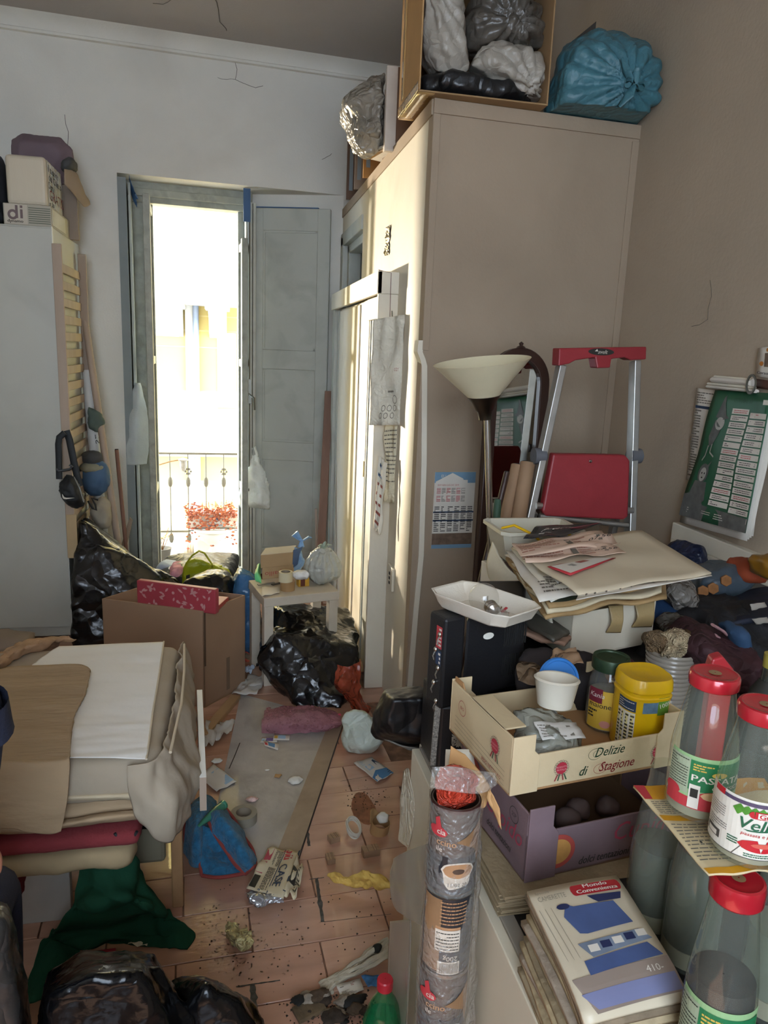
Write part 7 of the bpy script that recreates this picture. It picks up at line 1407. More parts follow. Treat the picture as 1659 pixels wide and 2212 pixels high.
def rosette(mb, mp, u, v, s, a=0, b=1, c=2, k=3):
    for q in range(18): mb.ring(mp, u + s * 1.15 * cos(q * pi / 9), v + s * 1.15 * sin(q * pi / 9), s * 0.22, s * 0.05, k, 0.0007, 10)
    for q, (du, m_) in enumerate([(-0.55, a), (-0.25, b), (0.25, a), (0.55, b)]): mb.pp(mp, [(u + du * s - 0.12 * s, v - s), (u + du * s + 0.12 * s, v - s), (u + du * 1.9 * s + 0.12 * s, v - 2.1 * s), (u + du * 1.9 * s - 0.12 * s, v - 2.1 * s)], m_, 0.0006)
    mb.pe(mp, u, v, s, s, c, 0.0010, 28); mb.text(mp, 'PRODOTTO', u, v + 0.08 * s, 0.30 * s, 4, 0.0016, al='c', sx=0.95); mb.text(mp, 'IN ITALIA', u, v - 0.38 * s, 0.30 * s, 4, 0.0016, al='c', sx=0.95)
rosette(mb, mf, w2_ * 0.285, 0.032, 0.0105, 1, 0, 2, 3); rosette(mb, mf, w2_ * 0.865, 0.030, 0.0105, 1, 0, 2, 3)
mb.build('print', [cg, cr_, M('rosette_red', 'a82a3a', 0.6), ink, M('rosette_pink', 'd69a98', 0.6)], parent=CR2)
ms_ = flat(F2 + n2_ * 0.215 - e2_ * 0.0006, -n2_, (0, 0, 1)); mb = MB(); rosette(mb, ms_, 0.165, 0.058, 0.012, 1, 0, 2, 3); mb.ring(ms_, 0.045, 0.065, 0.014, 0.001, 1, 0.0008); mb.text(ms_, 'BIO', 0.045, 0.062, 0.006, 1, 0.001, al='c')
for j in range(4): mb.stroke(ms_, [(0.02, 0.04 - 0.008 * j), (0.20, 0.032 - 0.008 * j)], 0.0006, 3)
mb.text(ms_, 'PESO NETTO KG', 0.125, 0.012, 0.006, 1, 0.001); mb.build('print', [cg, cr_, MATS['rosette_red'], ink, MATS['rosette_pink']], parent=CR2)
def inC(u, v, dz=0.004): return F2 + e2_ * u + n2_ * v + V((0, 0, dz))
# yellow cocoa tub
yel_p = M('yellow_plastic', 'd9ad12', 0.3, var=0.06, vs=10, coat=0.2, dirt='b08c10', ds=8, dk=0.3)
yc = ony(1376, 1590, F2.y + 0.085 + e2_.y * 0.18); yc = V((yc.x, yc.y, zu + 0.004)); ytop = ony(1378, 1452, yc.y).z; yh_ = ytop - yc.z
YT = T('cocoa_tub', 'yellow powder tub with yellow lid standing in the cream crate', 'tub', yc)
MB().lathe([(0.001, 0), (0.040, 0.0), (0.0425, 0.004), (0.0425, yh_ - 0.036), (0.040, yh_ - 0.034)], yc, 48, sq=3.0).build('body', yel_p, parent=YT, smooth=True, angle=35)
MB().lathe([(0.044, yh_ - 0.036), (0.0445, yh_ - 0.032), (0.0425, yh_ - 0.030), (0.0425, yh_ - 0.025), (0.0445, yh_ - 0.022), (0.0435, yh_ - 0.006), (0.041, yh_), (0.036, yh_ - 0.001), (0.030, yh_ - 0.003), (0.022, yh_ - 0.002), (0.020, yh_ - 0.003), (0.001, yh_ - 0.003)], yc, 48, sq=3.0).build('lid', yel_p, parent=YT, smooth=True, angle=35)
ay = atan2(-yc.y, -yc.x)
def sqmap(c, R, a0, sq=3.0):
    def f(u, v, w=0.0):
        q = a0 + u / R; r = R / (abs(cos(q)) ** sq + abs(sin(q)) ** sq) ** (1 / sq) + w
        return c + V((cos(q) * r, sin(q) * r, v))
    return f
my = sqmap(yc, 0.0425, ay); mb = MB(6)
mb.pr(my, -0.042, yh_ - 0.058, -0.006, yh_ - 0.038, 0, 0.0006, 10); mb.lines(my, -0.040, yh_ - 0.056, -0.009, yh_ - 0.040, 4, 2, 0.001, seed=2, fill=0.35)
mb.pr(my, -0.042, 0.01, -0.006, yh_ - 0.060, 2, 0.0006, 10)
for j in range(4): mb.pr(my, -0.040 + 0.009 * j, 0.014, -0.035 + 0.009 * j, yh_ - 0.063, 1, 0.0008, 2); mb.lines(my, -0.040 + 0.009 * j, 0.014, -0.034 + 0.009 * j, yh_ - 0.063, 10, 3, 0.0012, seed=j)
mb.pr(my, 0.004, yh_ - 0.058, 0.030, yh_ - 0.038, 4, 0.0006, 8); mb.pr(my, 0.030, yh_ - 0.062, 0.052, yh_ - 0.030, 5, 0.0008, 8); mb.text(my, '100%', 0.032, yh_ - 0.050, 0.008, 2, 0.0012, rot=0.25)
mb.pp(my, [(0.002, 0.02), (0.008, 0.045), (0.014, 0.02), (0.012, 0.005), (0.004, 0.005)], 6, 0.0008); mb.pp(my, [(0.005, 0.02), (0.008, 0.038), (0.011, 0.02), (0.010, 0.008), (0.006, 0.008)], 2, 0.0012)
mb.build('label', [navy, M('label_yellow_white', 'd9c98a', 0.6), whp, bki, M('photo_blue', '5f7d92', 0.5, var=0.4, vs=60), M('label_green', '5d8a2e', 0.5), brn], parent=YT)
# mayonnaise jar
jarg = M('clear_glass', 'eef0ea', 0.03, var=0, film=0.05)
jc = ony(1306, 1560, F2.y + 0.165 + e2_.y * 0.14); jc = V((jc.x, jc.y, zu + 0.004)); jt = ony(1306, 1418, jc.y).z - jc.z
MJ = T('mayonnaise_jar', 'glass mayonnaise jar with dark green lid in the cream crate', 'jar', jc)
MB().lathe([(0.001, 0), (0.034, 0), (0.037, 0.006), (0.038, jt * 0.35), (0.037, jt * 0.62), (0.031, jt * 0.78), (0.029, jt * 0.86)], jc, 36).build('glass', jarg, parent=MJ, smooth=True, angle=40)
MB().lathe([(0.001, 0.004), (0.034, 0.004), (0.0345, jt * 0.5), (0.001, jt * 0.55)], jc, 30).build('residue', M('jar_residue', '8d8b7e', 0.5, var=0.3, vs=20), parent=MJ, smooth=True)
MB().lathe([(0.033, jt * 0.83), (0.0345, jt * 0.84), (0.0345, jt * 0.96), (0.033, jt), (0.028, jt - 0.001), (0.027, jt - 0.003), (0.012, jt - 0.003), (0.001, jt - 0.002)], jc, 36).build('lid', M('dark_green_lid', '2c3f2b', 0.35, 0.3, var=0.3, vs=40), parent=MJ, smooth=True, angle=35)
mj = cyl(jc, 0.0385, atan2(-jc.y, -jc.x)); mb = MB(6); mb.pr(mj, -0.036, jt * 0.06, 0.045, jt * 0.60, 0, 0.0006, 16); mb.pr(mj, -0.036, jt * 0.42, -0.008, jt * 0.62, 1, 0.0009, 6); mb.text(mj, 'Kania', -0.033, jt * 0.50, 0.009, 2, 0.0014, shear=0.2); mb.text(mj, 'maionese', -0.033, jt * 0.36, 0.010, 3, 0.0012, bold=0.0003); mb.lines(mj, -0.034, jt * 0.2, 0.0, jt * 0.33, 3, 3, 0.001); mb.text(mj, '21/3', 0.014, jt * 0.42, 0.009, 3, 0.0012, shear=0.3); mb.text(mj, '19', 0.018, jt * 0.32, 0.009, 3, 0.0012, shear=0.3); mb.pe(mj, 0.0, jt * 0.14, 0.01, 0.007, 4, 0.0012)
mb.build('label', [M('label_yellow', 'c9a43a', 0.55), M('label_maroon', '6e2230', 0.5), whp, bki, M('label_pink', 'c78a7d', 0.6)], parent=MJ)
# white pot with blue lid, film tray and pouch
wc = ony(1198, 1522, F2.y + 0.13)
WP = T('white_pot', 'white plastic pot with bright blue lid tipped in the cream crate', 'pot', wc)
tl = V((0.05, 0.1, 1)).normalized()
MB().lathe([(0.001, 0), (0.030, 0), (0.038, 0.045), (0.040, 0.047), (0.036, 0.05)], wc, 36, ax=tl).build('pot', M('white_pot', 'd2cab8', 0.4, var=0.06, dirt='a89b80', ds=8, dk=0.4), parent=WP, smooth=True, angle=35)
bc2 = ony(1207, 1468, wc.y + 0.05); MB().lathe([(0.038, -0.004), (0.040, 0.0), (0.038, 0.004), (0.034, 0.0035), (0.033, 0.002), (0.001, 0.002)], bc2, 40, ax=(0.0, -0.93, 0.35)).build('lid', M('blue_lid', '2a6fb5', 0.3, coat=0.3), parent=WP, smooth=True, angle=35)
hull('clear_pouch', [inC(0.045, 0.02, 0.03), inC(0.16, 0.01, 0.02), inC(0.165, 0.05, 0.06), inC(0.06, 0.10, 0.09), inC(0.14, 0.10, 0.085), inC(0.04, 0.07, 0.055), inC(0.10, 0.02, 0.075)], M('pouch_film', '9b9a8c', 0.15, var=0.3, vs=12, bump=0.5, bs=35, crease=0.7, cs=16, thin=0.35), 'crinkled transparent pouch lying in front of the blue-lidded pot', 'pouch', vox=0.005, amp=0.006, sc=14, seed=5)
paper('pouch_label', inC(0.07, 0.025, 0.068), inC(0.15, 0.02, 0.062), inC(0.15, 0.05, 0.075), inC(0.07, 0.055, 0.085), M('greyish_paper'), 'greyish printed label lying on the transparent pouch', 'label', wob=0.003, n=6, mats=(ink,), prints=lambda m, f: (m.lines(f, 0.05, 0.1, 0.6, 0.9, 5, 0, fill=0.35), m.pr(f, 0.7, 0.2, 0.8, 0.8, 0)))
paper('brown_receipt', ony(1188, 1452, F2.y + 0.26), ony(1262, 1440, F2.y + 0.24), ony(1245, 1405, F2.y + 0.30), ony(1195, 1412, F2.y + 0.30), kraft, 'brown paper bag piece behind the blue lid', wob=0.008, n=10, up=(0, -1, 1), mats=(bki,), prints=lambda m, f: (m.lines(f, 0.1, 0.2, 0.7, 0.6, 4, 0, fill=0.3), m.text(f, 'BIRRE', 0.1, 0.7, 0.12, 0, sx=1.3)))
patch('crumpled_wrap', [[ony(1120, 1470, F2.y + 0.24), ony(1150, 1480, F2.y + 0.22), ony(1170, 1490, F2.y + 0.22)], [ony(1115, 1440, F2.y + 0.27), ony(1145, 1445, F2.y + 0.25), ony(1175, 1455, F2.y + 0.25)], [ony(1125, 1425, F2.y + 0.3), ony(1150, 1422, F2.y + 0.3), ony(1180, 1430, F2.y + 0.3)]], M('brown_film', '6b5844', 0.2, var=0.3, vs=14, bump=0.5, bs=30, crease=0.7, cs=16), 'crumpled brownish film behind the left corner of the cream crate', nu=20, nv=18, amp=0.016, sc=20, seed=4, th=0.001)
# --- stack of ribbed transparent cups with tissue
cc = ony(1452, 1400, 1.33); cb = V((cc.x, cc.y, TZ)); chh = cc.z - TZ
CUP = T('cup_stack', 'tall stack of ribbed transparent plastic cups behind the crate', 'cups', cb)
cupm = M('cup_plastic', 'b9ad9c', 0.2, var=0.05, film=0.5)
MB().lathe([(0.001, 0), (0.038, 0), (0.041, chh * 0.3), (0.043, chh * 0.35)], cb, 40).build('cup', cupm, parent=CUP, smooth=True)
ncup = 17
for k in range(ncup):
    z0 = chh * 0.35 + (chh * 0.65) * k / ncup; r = 0.042 + 0.010 * k / ncup; hh = chh * 0.65 / ncup
    MB().lathe([(r, z0), (r + 0.0016, z0 + hh * 0.35), (r + 0.0016, z0 + hh * 0.6), (r - 0.0006, z0 + hh * 0.95)], cb, 40).build('cup_rim', cupm, parent=CUP, smooth=True, angle=60)
for k, (dx, dy, s_, c, nm, lab) in enumerate([(-0.004, -0.012, 0.03, 'c2ad8a', 'tissue', 'crumpled cream tissue in the middle of the cup stack top'), (0.032, -0.005, 0.024, '7d5c33', 'brown_paper', 'crumpled dark brown paper at the right of the cup stack top'), (-0.038, 0.005, 0.024, '8a7050', 'brown_paper', 'crumpled tan paper at the left of the cup stack top')]):
    c_ = cb + V((dx, dy, chh + s_ * 0.55)); hull(nm, ell(c_, s_ * 1.15, s_, s_ * 0.8, 6), M('crumple_' + c, c, 0.8, var=0.3, vs=30, bump=0.5, bs=50, crease=0.8, cs=45), lab, 'paper', vox=0.004, amp=0.012, sc=32, seed=k + 2, sm=1)
tag(hull('tissue_tail', [cb + V((-0.052, -0.045, chh + 0.008)), cb + V((-0.02, -0.05, chh + 0.02)), cb + V((0.0, -0.045, chh + 0.01)), cb + V((-0.04, -0.035, chh + 0.02)), cb + V((-0.05, -0.04, chh - 0.006)), cb + V((-0.01, -0.04, chh - 0.004))], M('crumple_c2ad8a'), vox=0.0035, amp=0.006, sc=60, seed=9, sm=1), 'cream tissue tail hanging over the cup rim', 'paper')
# --- television set, loudspeaker
tvm = M('black_tv_plastic', '1d1d1f', 0.38, var=0.12, vs=6, bump=0.08, bs=200, dirt='3a3835', ds=7, dk=0.35)
tv0 = onz(962, 1338, 1.105); TVt = 1.105
tvl = onz(928, 1318, TVt)
TV = T('television', 'black tube television turned away, its slotted back facing the room', 'television', V((tv0.x + 0.1, tv0.y + 0.1, 0.91)))
td = (tvl - tv0); td.z = 0; tdn = td.normalized(); tx_ = V((tdn.y, -tdn.x, 0)); tx_ = tx_ if tx_.x > 0 else -tx_
tvx = ony(1118, 1345, tv0.y + 0.02).x - tv0.x; bk_ = V((0.10, 0.24, 0))
MB().obox(tv0 + V((0, 0, 0.915 - TVt)), td, tx_ * 0.05, (0, 0, TVt - 0.915)).build('front_bezel', tvm, parent=TV, bevel=0.006)
bo = tv0 + tx_ * 0.05 + tdn * 0.0 + V((0, 0, 0.92 - TVt))
MB().prism([bo + V((0, 0, 0)), bo + tx_ * tvx + V((0, 0, 0.01)), bo + tx_ * (tvx - 0.01) + V((0, 0, TVt - 0.94)), bo + V((0, 0, TVt - 0.924))], bk_).build('rear_shell', tvm, parent=TV, bevel=0.008)
tm_ = flat(bo - tdn * 0.0, tx_, (0, 0, 1))
def tmm(u, v, w=0.0): return bo + tx_ * u + V((0, 0, v)) - tdn * w
gq = MB()
for k in range(11):
    for j in range(2):
        u = tvx * 0.62 + k * 0.0055
        gq.obox(tmm(u, 0.105 - j * 0.065 - (0.0), 0.0008), tx_ * 0.0022, tdn * 0.002, (0, 0, 0.045))
gq.build('vent_slot', dark, parent=TV)['kind'] = 'stuff'
MB().pe(tmm, tvx * 0.36, 0.135, 0.013, 0.007, 0, 0.001).build('sticker', M('white_print'), parent=TV, solid=0.001)
lm = lambda u, v, w=0.0: tv0 + tdn * u + V((0, 0, v + 0.915 - TVt)) - tx_ * w
mb = MB(); mb.pr(lm, 0.006, 0.125, 0.026, 0.170, 0, 0.001); mb.pr(lm, 0.006, 0.090, 0.024, 0.12, 2, 0.001); mb.lines(lm, 0.008, 0.128, 0.024, 0.168, 5, 1, 0.0014); mb.lines(lm, 0.008, 0.092, 0.022, 0.118, 3, 1, 0.0014); mb.build('rating_label', [redp, whp, navy], parent=TV)
for k in range(5):
    c = tv0 + tdn * (0.012 + 0.012 * (k % 2)) - tx_ * 0.002 + V((0, 0, 0.93 + 0.035 * k - TVt)); g_ = MB(); g_.ball(c, (0.005, 0.005, 0.006), 5); g_.tube([c, c + V((-0.006, -0.003, -0.012)), c + V((-0.004, -0.004, -0.02))], 0.0016, 6); g_.build('metal_clip', chrome, parent=TV, smooth=True)
SPK = T('loudspeaker', 'black loudspeaker with perforated silver edge under the television', 'speaker', V((0.48, 1.38, TZ)))
sx0 = onz(930, 1655, TZ); MB().prism([V((KX + 0.02, 1.32, TZ)), V((0.62, 1.28, TZ)), V((0.62, 1.44, TZ)), V((KX + 0.02, 1.46, TZ))], (0, 0, 0.162)).build('cabinet_box', tvm, parent=SPK, bevel=0.006)
gs = MB(); g0_, g1_ = ony(941, 1500, 1.318), ony(928, 1652, 1.318)
gs.prism([g0_, g0_ + V((0.012, 0, -0.004)), g1_ + V((0.011, 0, 0)), g1_], (0, -0.004, 0)); gs.build('perforated_edge', M('perforated_silver', 'a8a59c', 0.4, 0.5, var=0.6, vs=260), parent=SPK)
tag(hull('dry_leaf', [ony(*p, 1.27) for p in [(990, 1535), (1000, 1528), (1018, 1530), (1020, 1545), (1005, 1550), (994, 1545)]] + [ony(1005, 1538, 1.255)], M('dry_leaf', '6b4028', 0.8), vox=0.003, amp=0.004, sc=60), 'curled dry brown leaf on the loudspeaker', 'leaf')
dst = MB(); rs = random.Random(2)
dc = [ony(990 + rs.uniform(-14, 14), 1600 + rs.uniform(-14, 14), 1.23) for k in range(60)]
dst.tube(dc, 0.0012, 5); tag(dst.build('dust_ball', M('dust_grey', '9b9487', 0.95), loc=dc[0]), 'grey fluffy dust ball beside the purple crate corner', 'dust')
# --- foam tray with light bulb on the television
ft = [onz(*p, 1.128) for p in [(940, 1282), (1010, 1352), (1096, 1340), (1118, 1326), (1040, 1265), (945, 1266)]]
fc_ = (ft[0] + ft[2] + ft[4] + ft[3]) / 4; foam = M('white_foam', 'd5cdbd', 0.6, var=0.04, bump=0.15, bs=250, dirt='a58f6a', ds=8, dk=0.3)
FT = T('foam_tray', 'white foam food tray resting on the black television', 'tray', V((fc_.x, fc_.y, 1.105)))
fc_.z = 0; us = (onz(1110, 1335, 1.128) - onz(945, 1275, 1.128)); us.z = 0; ul = us.length * 0.5; ud = us.normalized(); vd = V((-ud.y, ud.x, 0)); vl = ul * 0.62
def oct_(s, z, ch=0.28): return [fc_ + ud * (a * ul * s) + vd * (b * vl * s) + V((0, 0, z)) for a, b in [(-1, -1 + ch), (-1 + ch, -1), (1 - ch, -1), (1, -1 + ch), (1, 1 - ch), (1 - ch, 1), (-1 + ch, 1), (-1, 1 - ch)]]
rings = [oct_(0.70, 1.107), oct_(0.86, 1.118), oct_(0.97, 1.138), oct_(1.03, 1.1395), oct_(1.03, 1.1365), oct_(0.985, 1.133), oct_(0.88, 1.112), oct_(0.72, 1.1055)]
mb = MB(); vs = [p for r in rings for p in r]; fs = [(i * 8 + k, i * 8 + (k + 1) % 8, (i + 1) * 8 + (k + 1) % 8, (i + 1) * 8 + k) for i in range(7) for k in range(8)] + [tuple(range(8)), tuple(56 + k for k in range(8))]
mb.add(vs, fs); mb.build('tray', foam, parent=FT, smooth=True, angle=60, bevel=0.003)
bc3 = fc_ + ud * -0.002 + vd * 0.0 + V((0, 0, 1.137)); LBl = T('light_bulb', 'clear glass globe light bulb lying in the foam tray', 'bulb', V((bc3.x, bc3.y, 1.108)))
MB().ball(bc3, 0.030, 16).build('globe', M('bulb_glass', 'f4f2ec', 0.02, var=0, film=0.06), parent=LBl, smooth=True)
bd = (ud * 0.9 + V((0, 0, -0.25)) - vd * 0.35).normalized(); MB().lathe([(0.013, 0.027), (0.0135, 0.030), (0.012, 0.034), (0.0135, 0.037), (0.012, 0.041), (0.0135, 0.044), (0.006, 0.052), (0.001, 0.053)], bc3, 20, ax=bd).build('screw_base', chrome, parent=LBl, smooth=True)
MB().tube([bc3 + bd * 0.028, bc3 + bd * 0.01, bc3 + bd * 0.004 + V((0.006, 0, 0.006))], [0.007, 0.004, 0.001], 10).build('filament_mount', M('bulb_stem', '9b958a', 0.2), parent=LBl, smooth=True)
rs = random.Random(5); 
for k in range(5):
    c = fc_ + ud * rs.uniform(-0.06, 0.07) + vd * rs.uniform(-0.03, 0.04) + V((0, 0, 1.110)); tag(MB().tube([c, c + V((rs.uniform(-.02, .02), rs.uniform(-.02, .02), 0.004))], 0.0012, 5).build('twig', M('twig_brown', '7a5a3c', 0.8), loc=c), 'thin brown twig in the foam tray beside the bulb', 'twig', 'twigs in the foam tray')
c = fc_ + ud * 0.035 + vd * 0.02 + V((0, 0, 1.118)); tag(MB().rbox(c, 0.016, 0.005, 0.002, 0.4, ry=-0.5).build('red_scrap', redp, loc=c), 'tiny red scrap in the foam tray', 'scrap')
hull('cling_film', ell(fc_ + ud * 0.045 - vd * 0.012 + V((0, 0, 1.118)), 0.022, 0.016, 0.012, 5), M('clear_wrinkled', 'e9e6df', 0.1, var=0, film=0.15, bump=0.5, bs=50), 'wad of clear wrinkled film beside the bulb', 'film', vox=0.004, amp=0.006, sc=40, seed=3)
# --- white box full of papers
zbx = 0.975
blkb = M('dark_box', '24211f', 0.6, var=0.2)
tag(MB().box(0.66, 1.08, 1.30, 1.80, TZ, zbx - 0.03).build('black_case', blkb, loc=(0.87, 1.5, TZ), bevel=0.006), 'plain black case under the white paper box', 'case')
hull('dark_cloth', [ony(1118, 1470, 1.24), ony(1300, 1475, 1.22), ony(1310, 1420, 1.28), ony(1130, 1400, 1.30)] + [V((0.62, 1.28, TZ)), V((0.86, 1.25, TZ)), V((0.62, 1.36, 0.93)), V((0.88, 1.33, 0.93))], M('dark_cloth2', '231d1d', 0.8, var=0.3), 'dark cloth heap between television and cream crate', 'cloth', vox=0.010, amp=0.014, sc=14, seed=8)
Bq0, Bq1 = ony(1232, 1388, 1.40), ony(1405, 1382, 1.47); Bl = V((0.66, 1.82, zbx)); Bq0.z = Bq1.z = zbx - 0.012
bxe, bxl = Bq1 - Bq0, Bl - Bq0; bxl.z = 0; bxe.z = 0
boxw = M('white_card_box', 'cfc5b0', 0.6, var=0.05, dirt='a8977a', ds=5, dk=0.3)
PBX = T('white_paper_box', 'open white cardboard box heaped with papers beside the television', 'box', (Bq0 + Bq1 + Bl) / 3)
MB().obox(Bq0, bxe, bxl, (0, 0, 0.004)).build('bottom', boxw, parent=PBX)
for o_, a_2, b_2 in [(Bq0, bxe, bxl.normalized() * 0.004), (Bq0 + bxl, bxe, bxl.normalized() * 0.004), (Bq0, bxl, bxe.normalized() * 0.004), (Bq0 + bxe, bxl, bxe.normalized() * 0.004)]: MB().obox(o_, a_2, b_2, (0, 0, 0.105)).build('side_panel', boxw, parent=PBX, bevel=0.0015)
fl0 = [onz(1060, 1262, 1.06), onz(1062, 1170, 1.155)]
patch('side_flap', [[ony(1060, 1258, 1.78), ony(1110, 1300, 1.62), ony(1195, 1362, 1.45)], [ony(1053, 1215, 1.78), ony(1105, 1262, 1.62), ony(1190, 1330, 1.45)], [ony(1065, 1170, 1.80), ony(1095, 1225, 1.65), ony(1185, 1300, 1.47)]], M('foam_flap', 'cfc8b4', 0.6, bump=0.1, bs=150), parent=PBX, nu=18, nv=12, amp=0.002, th=0.004)
for k, (dx, dy, dz, c, nm, lab) in enumerate([(0.0, 0.0, 0.0, 'old_newsprint', 'folder', 'lowest brown folder of papers in the white box'), (-0.01, 0.0, 0.012, 'brown_board', 'folder', 'dark red-brown folder under the newspaper in the white box')]):
    o_ = Bq0 + bxe * 0.04 + bxl * 0.06 + V((dx, dy, 0.092 + dz)); t = T(nm, lab, 'folder', o_); MB().obox(o_, bxe * 0.9, bxl * 0.8, (0, 0, 0.011)).build('cover', [MATS['old_newsprint'], M('red_brown_folder', '4e2a24', 0.6, var=0.2)][k], parent=t, bevel=0.002)
for k, (u0, l_) in enumerate([(0.30, 0.035), (0.62, 0.05)]):
    o_ = Bq0 + bxe * (u0 + 0.1) + V((0, -0.006, 0.05)); patch('peeling_tape', [[o_ + V((0, 0, 0.0)), o_ + V((l_, 0.0, 0.0))], [o_ + V((0.004, -0.012, 0.03)), o_ + V((l_ - 0.004, -0.012, 0.03))], [o_ + V((0, 0.004, 0.062)), o_ + V((l_, 0.004, 0.062))]], M('old_tape', '9c855c', 0.3, var=0.2, bump=0.3, bs=40), '%s strip of brown tape peeling off the white paper box' % ['left', 'right'][k], 'tape', nu=10, nv=10, amp=0.004, seed=k)
bnp = M('browned_newspaper', 'a5875c', 0.8, var=0.2, vs=10, bump=0.3, bs=50, dirt='6d5536', ds=8, dk=0.4)
for k in range(4):
    zz = 1.085 + 0.010 * k
    paper('newspaper', onz(1178 + 4 * k, 1345 - 12 * k, zz), onz(1440 - 12 * k, 1300 - 14 * k, zz + 0.012), onz(1430, 1190, zz + 0.02), onz(1098 - 3 * k, 1225 - 6 * k, zz), [bnp, nwp, bnp, M('print_paper')][k], ['lowest browned newspaper bulging over the white box front', 'second pale newspaper on the white box', 'third browned newspaper with torn front edge on the white box', 'white pages lying right under the big envelope'][k], 'newspaper', wob=0.008, seed=k + 2, n=16, th=0.006 if k < 3 else 0.003, mats=(M('print_dark_green', '3b4436', 0.6), redp, M('print_skin', 'b58b6b', 0.6)),
          prints=(lambda m, f: (m.pr(f, 0.02, 0.03, 0.45, 0.14, 0, 0.001, 6), m.text(f, 'PO   PO', 0.3, 0.05, 0.05, 2, 0.002, sx=0.8), m.pr(f, 0.78, 0.03, 0.84, 0.10, 1, 0.001), m.pr(f, 0.88, 0.03, 0.96, 0.10, 0, 0.001))) if k == 2 else None)
for k in range(3):
    paper('loose_sheet', onz(1165 + 20 * k, 1308 - 20 * k, 1.122 + .004 * k), onz(1330 - 40 * k, 1275 - 12 * k, 1.126 + .004 * k), onz(1300, 1190, 1.13 + .004 * k), onz(1092 + 10 * k, 1195 - 5 * k, 1.13 + .004 * k), [M('print_paper'), M('pale_paper'), M('greyish_paper')][k], ['lowest', 'middle', 'upper'][k] + ' loose printed sheet fanning out left of the envelope', wob=0.006, seed=k + 12, n=10, mats=(ink, ltb), prints=lambda m, f: m.lines(f, 0.1, 0.08, 0.5, 0.3, 4, 0, fill=0.4))
ev = [onz(1248, 1290, 1.148), onz(1536, 1243, 1.152), onz(1385, 1150, 1.150), onz(1105, 1188, 1.150)]
env_m = M('envelope_paper', 'cbbda2', 0.6, var=0.05, bump=0.1, bs=20, dirt='ab9a7e', ds=3, dk=0.3)
EV = paper('big_envelope', *ev, env_m, 'large cream envelope sheet topping the paper heap', 'envelope', wob=0.004, seed=3, n=14, th=0.003)
bnd = paper('sleeve_edge', *[onz(*p, 1.1485) for p in [(1244, 1300), (1538, 1247), (1520, 1238), (1250, 1284)]], M('sleeve_white', 'd6d0c4', 0.35), 'white punched plastic sleeve edge along the front of the envelope', 'sleeve', wob=0.002, seed=5, n=12, mats=(ink,), prints=lambda m, f: [m.pe(f, u, 0.5, 0.008, 0.18, 0, 0.001, 10) for u in (0.06, 0.12, 0.2, 0.3, 0.38, 0.55, 0.65, 0.82, 0.92)])
rc = M('receipt_pink', 'cdb09a', 0.6, var=0.05); rtx = M('receipt_ink', '9c6a58', 0.7, var=0)
def slip(pxs, z, lab, s, big=True): paper('payment_slip', *[onz(*p, z) for p in pxs], rc, lab, 'paper', wob=0.006, seed=s, n=12, mats=(rtx, ink, bki), prints=lambda m, f: (m.lines(f, 0.03, 0.15, 0.42, 0.9, 7, 0, seed=s, fill=0.4), m.pr(f, 0.5, 0.35, 0.56, 0.7, 1), m.lines(f, 0.58, 0.2, 0.72, 0.8, 5, 0, seed=s + 1, fill=0.4), m.text(f, '07,56', 0.72, 0.4, 0.09, 2, sx=0.9, shear=0.3), m.lines(f, 0.83, 0.3, 0.95, 0.7, 3, 1)))
slip([(1135, 1222), (1352, 1200), (1318, 1180), (1122, 1200)], 1.160, 'lower pink payment slip on the cream envelope', 4)
slip([(1125, 1208), (1340, 1178), (1300, 1152), (1105, 1180)], 1.166, 'upper pink payment slip with handwritten figures on the envelope', 8)
redbr = [onz(1232, 1245, 1.158), onz(1330, 1207, 1.158), onz(1285, 1207, 1.158), onz(1182, 1226, 1.158)]
paper('red_edged_card', *redbr, M('print_red'), 'white card with red border and barcode on the cream envelope', 'card', wob=0.001, n=4, mats=(whp, bki, inkr), prints=lambda m, f: (m.pr(f, 0.05, 0.1, 0.97, 0.95, 0), [m.pr(f, 0.15 + 0.02 * k, 0.5, 0.16 + 0.02 * k, 0.75, 1, 0.001) for k in range(12)], m.pr(f, 0.5, 0.6, 0.7, 0.9, 2, 0.001)))
# plastic tub with yellow handle, loan flyer
tb0 = onz(1075, 1185, 1.13); tc0 = ony(1150, 1165, 1.86)
PT = T('plastic_tub', 'translucent white food tub with yellow handle behind the papers', 'tub', V((tc0.x, tc0.y, 1.06)))
def rr4(s, z): return [V((tc0.x + a * 0.115 * s, tc0.y + b * 0.085 * s, z)) for a, b in [(-1, -.8), (-.85, -1), (.85, -1), (1, -.8), (1, .8), (.85, 1), (-.85, 1), (-1, .8)]]
zt4 = ony(1150, 1150, tc0.y - 0.085).z
rings = [rr4(0.82, zt4 - 0.085), rr4(0.97, zt4 - 0.012), rr4(1.05, zt4 - 0.010), rr4(1.05, zt4), rr4(0.97, zt4), rr4(0.80, zt4 - 0.083)]
mb = MB(); vs = [p for r in rings for p in r]; mb.add(vs, [(i * 8 + k, i * 8 + (k + 1) % 8, (i + 1) * 8 + (k + 1) % 8, (i + 1) * 8 + k) for i in range(5) for k in range(8)] + [tuple(range(8)), tuple(40 + k for k in range(8))]); mb.build('tub', M('milky_plastic', 'd2ccb8', 0.3, var=0.05, thin=0.25), parent=PT, smooth=True, angle=40)
yh2 = MB(); yh2.tube([V((tc0.x - 0.11, tc0.y - 0.05, zt4 + 0.004)), V((tc0.x - 0.085, tc0.y - 0.07, zt4 + 0.016)), V((tc0.x - 0.04, tc0.y - 0.09, zt4 - 0.004)), V((tc0.x - 0.02, tc0.y - 0.095, zt4 - 0.02))], 0.007, 10, flat=0.5); yh2.build('handle', yel_p, parent=PT, smooth=True)
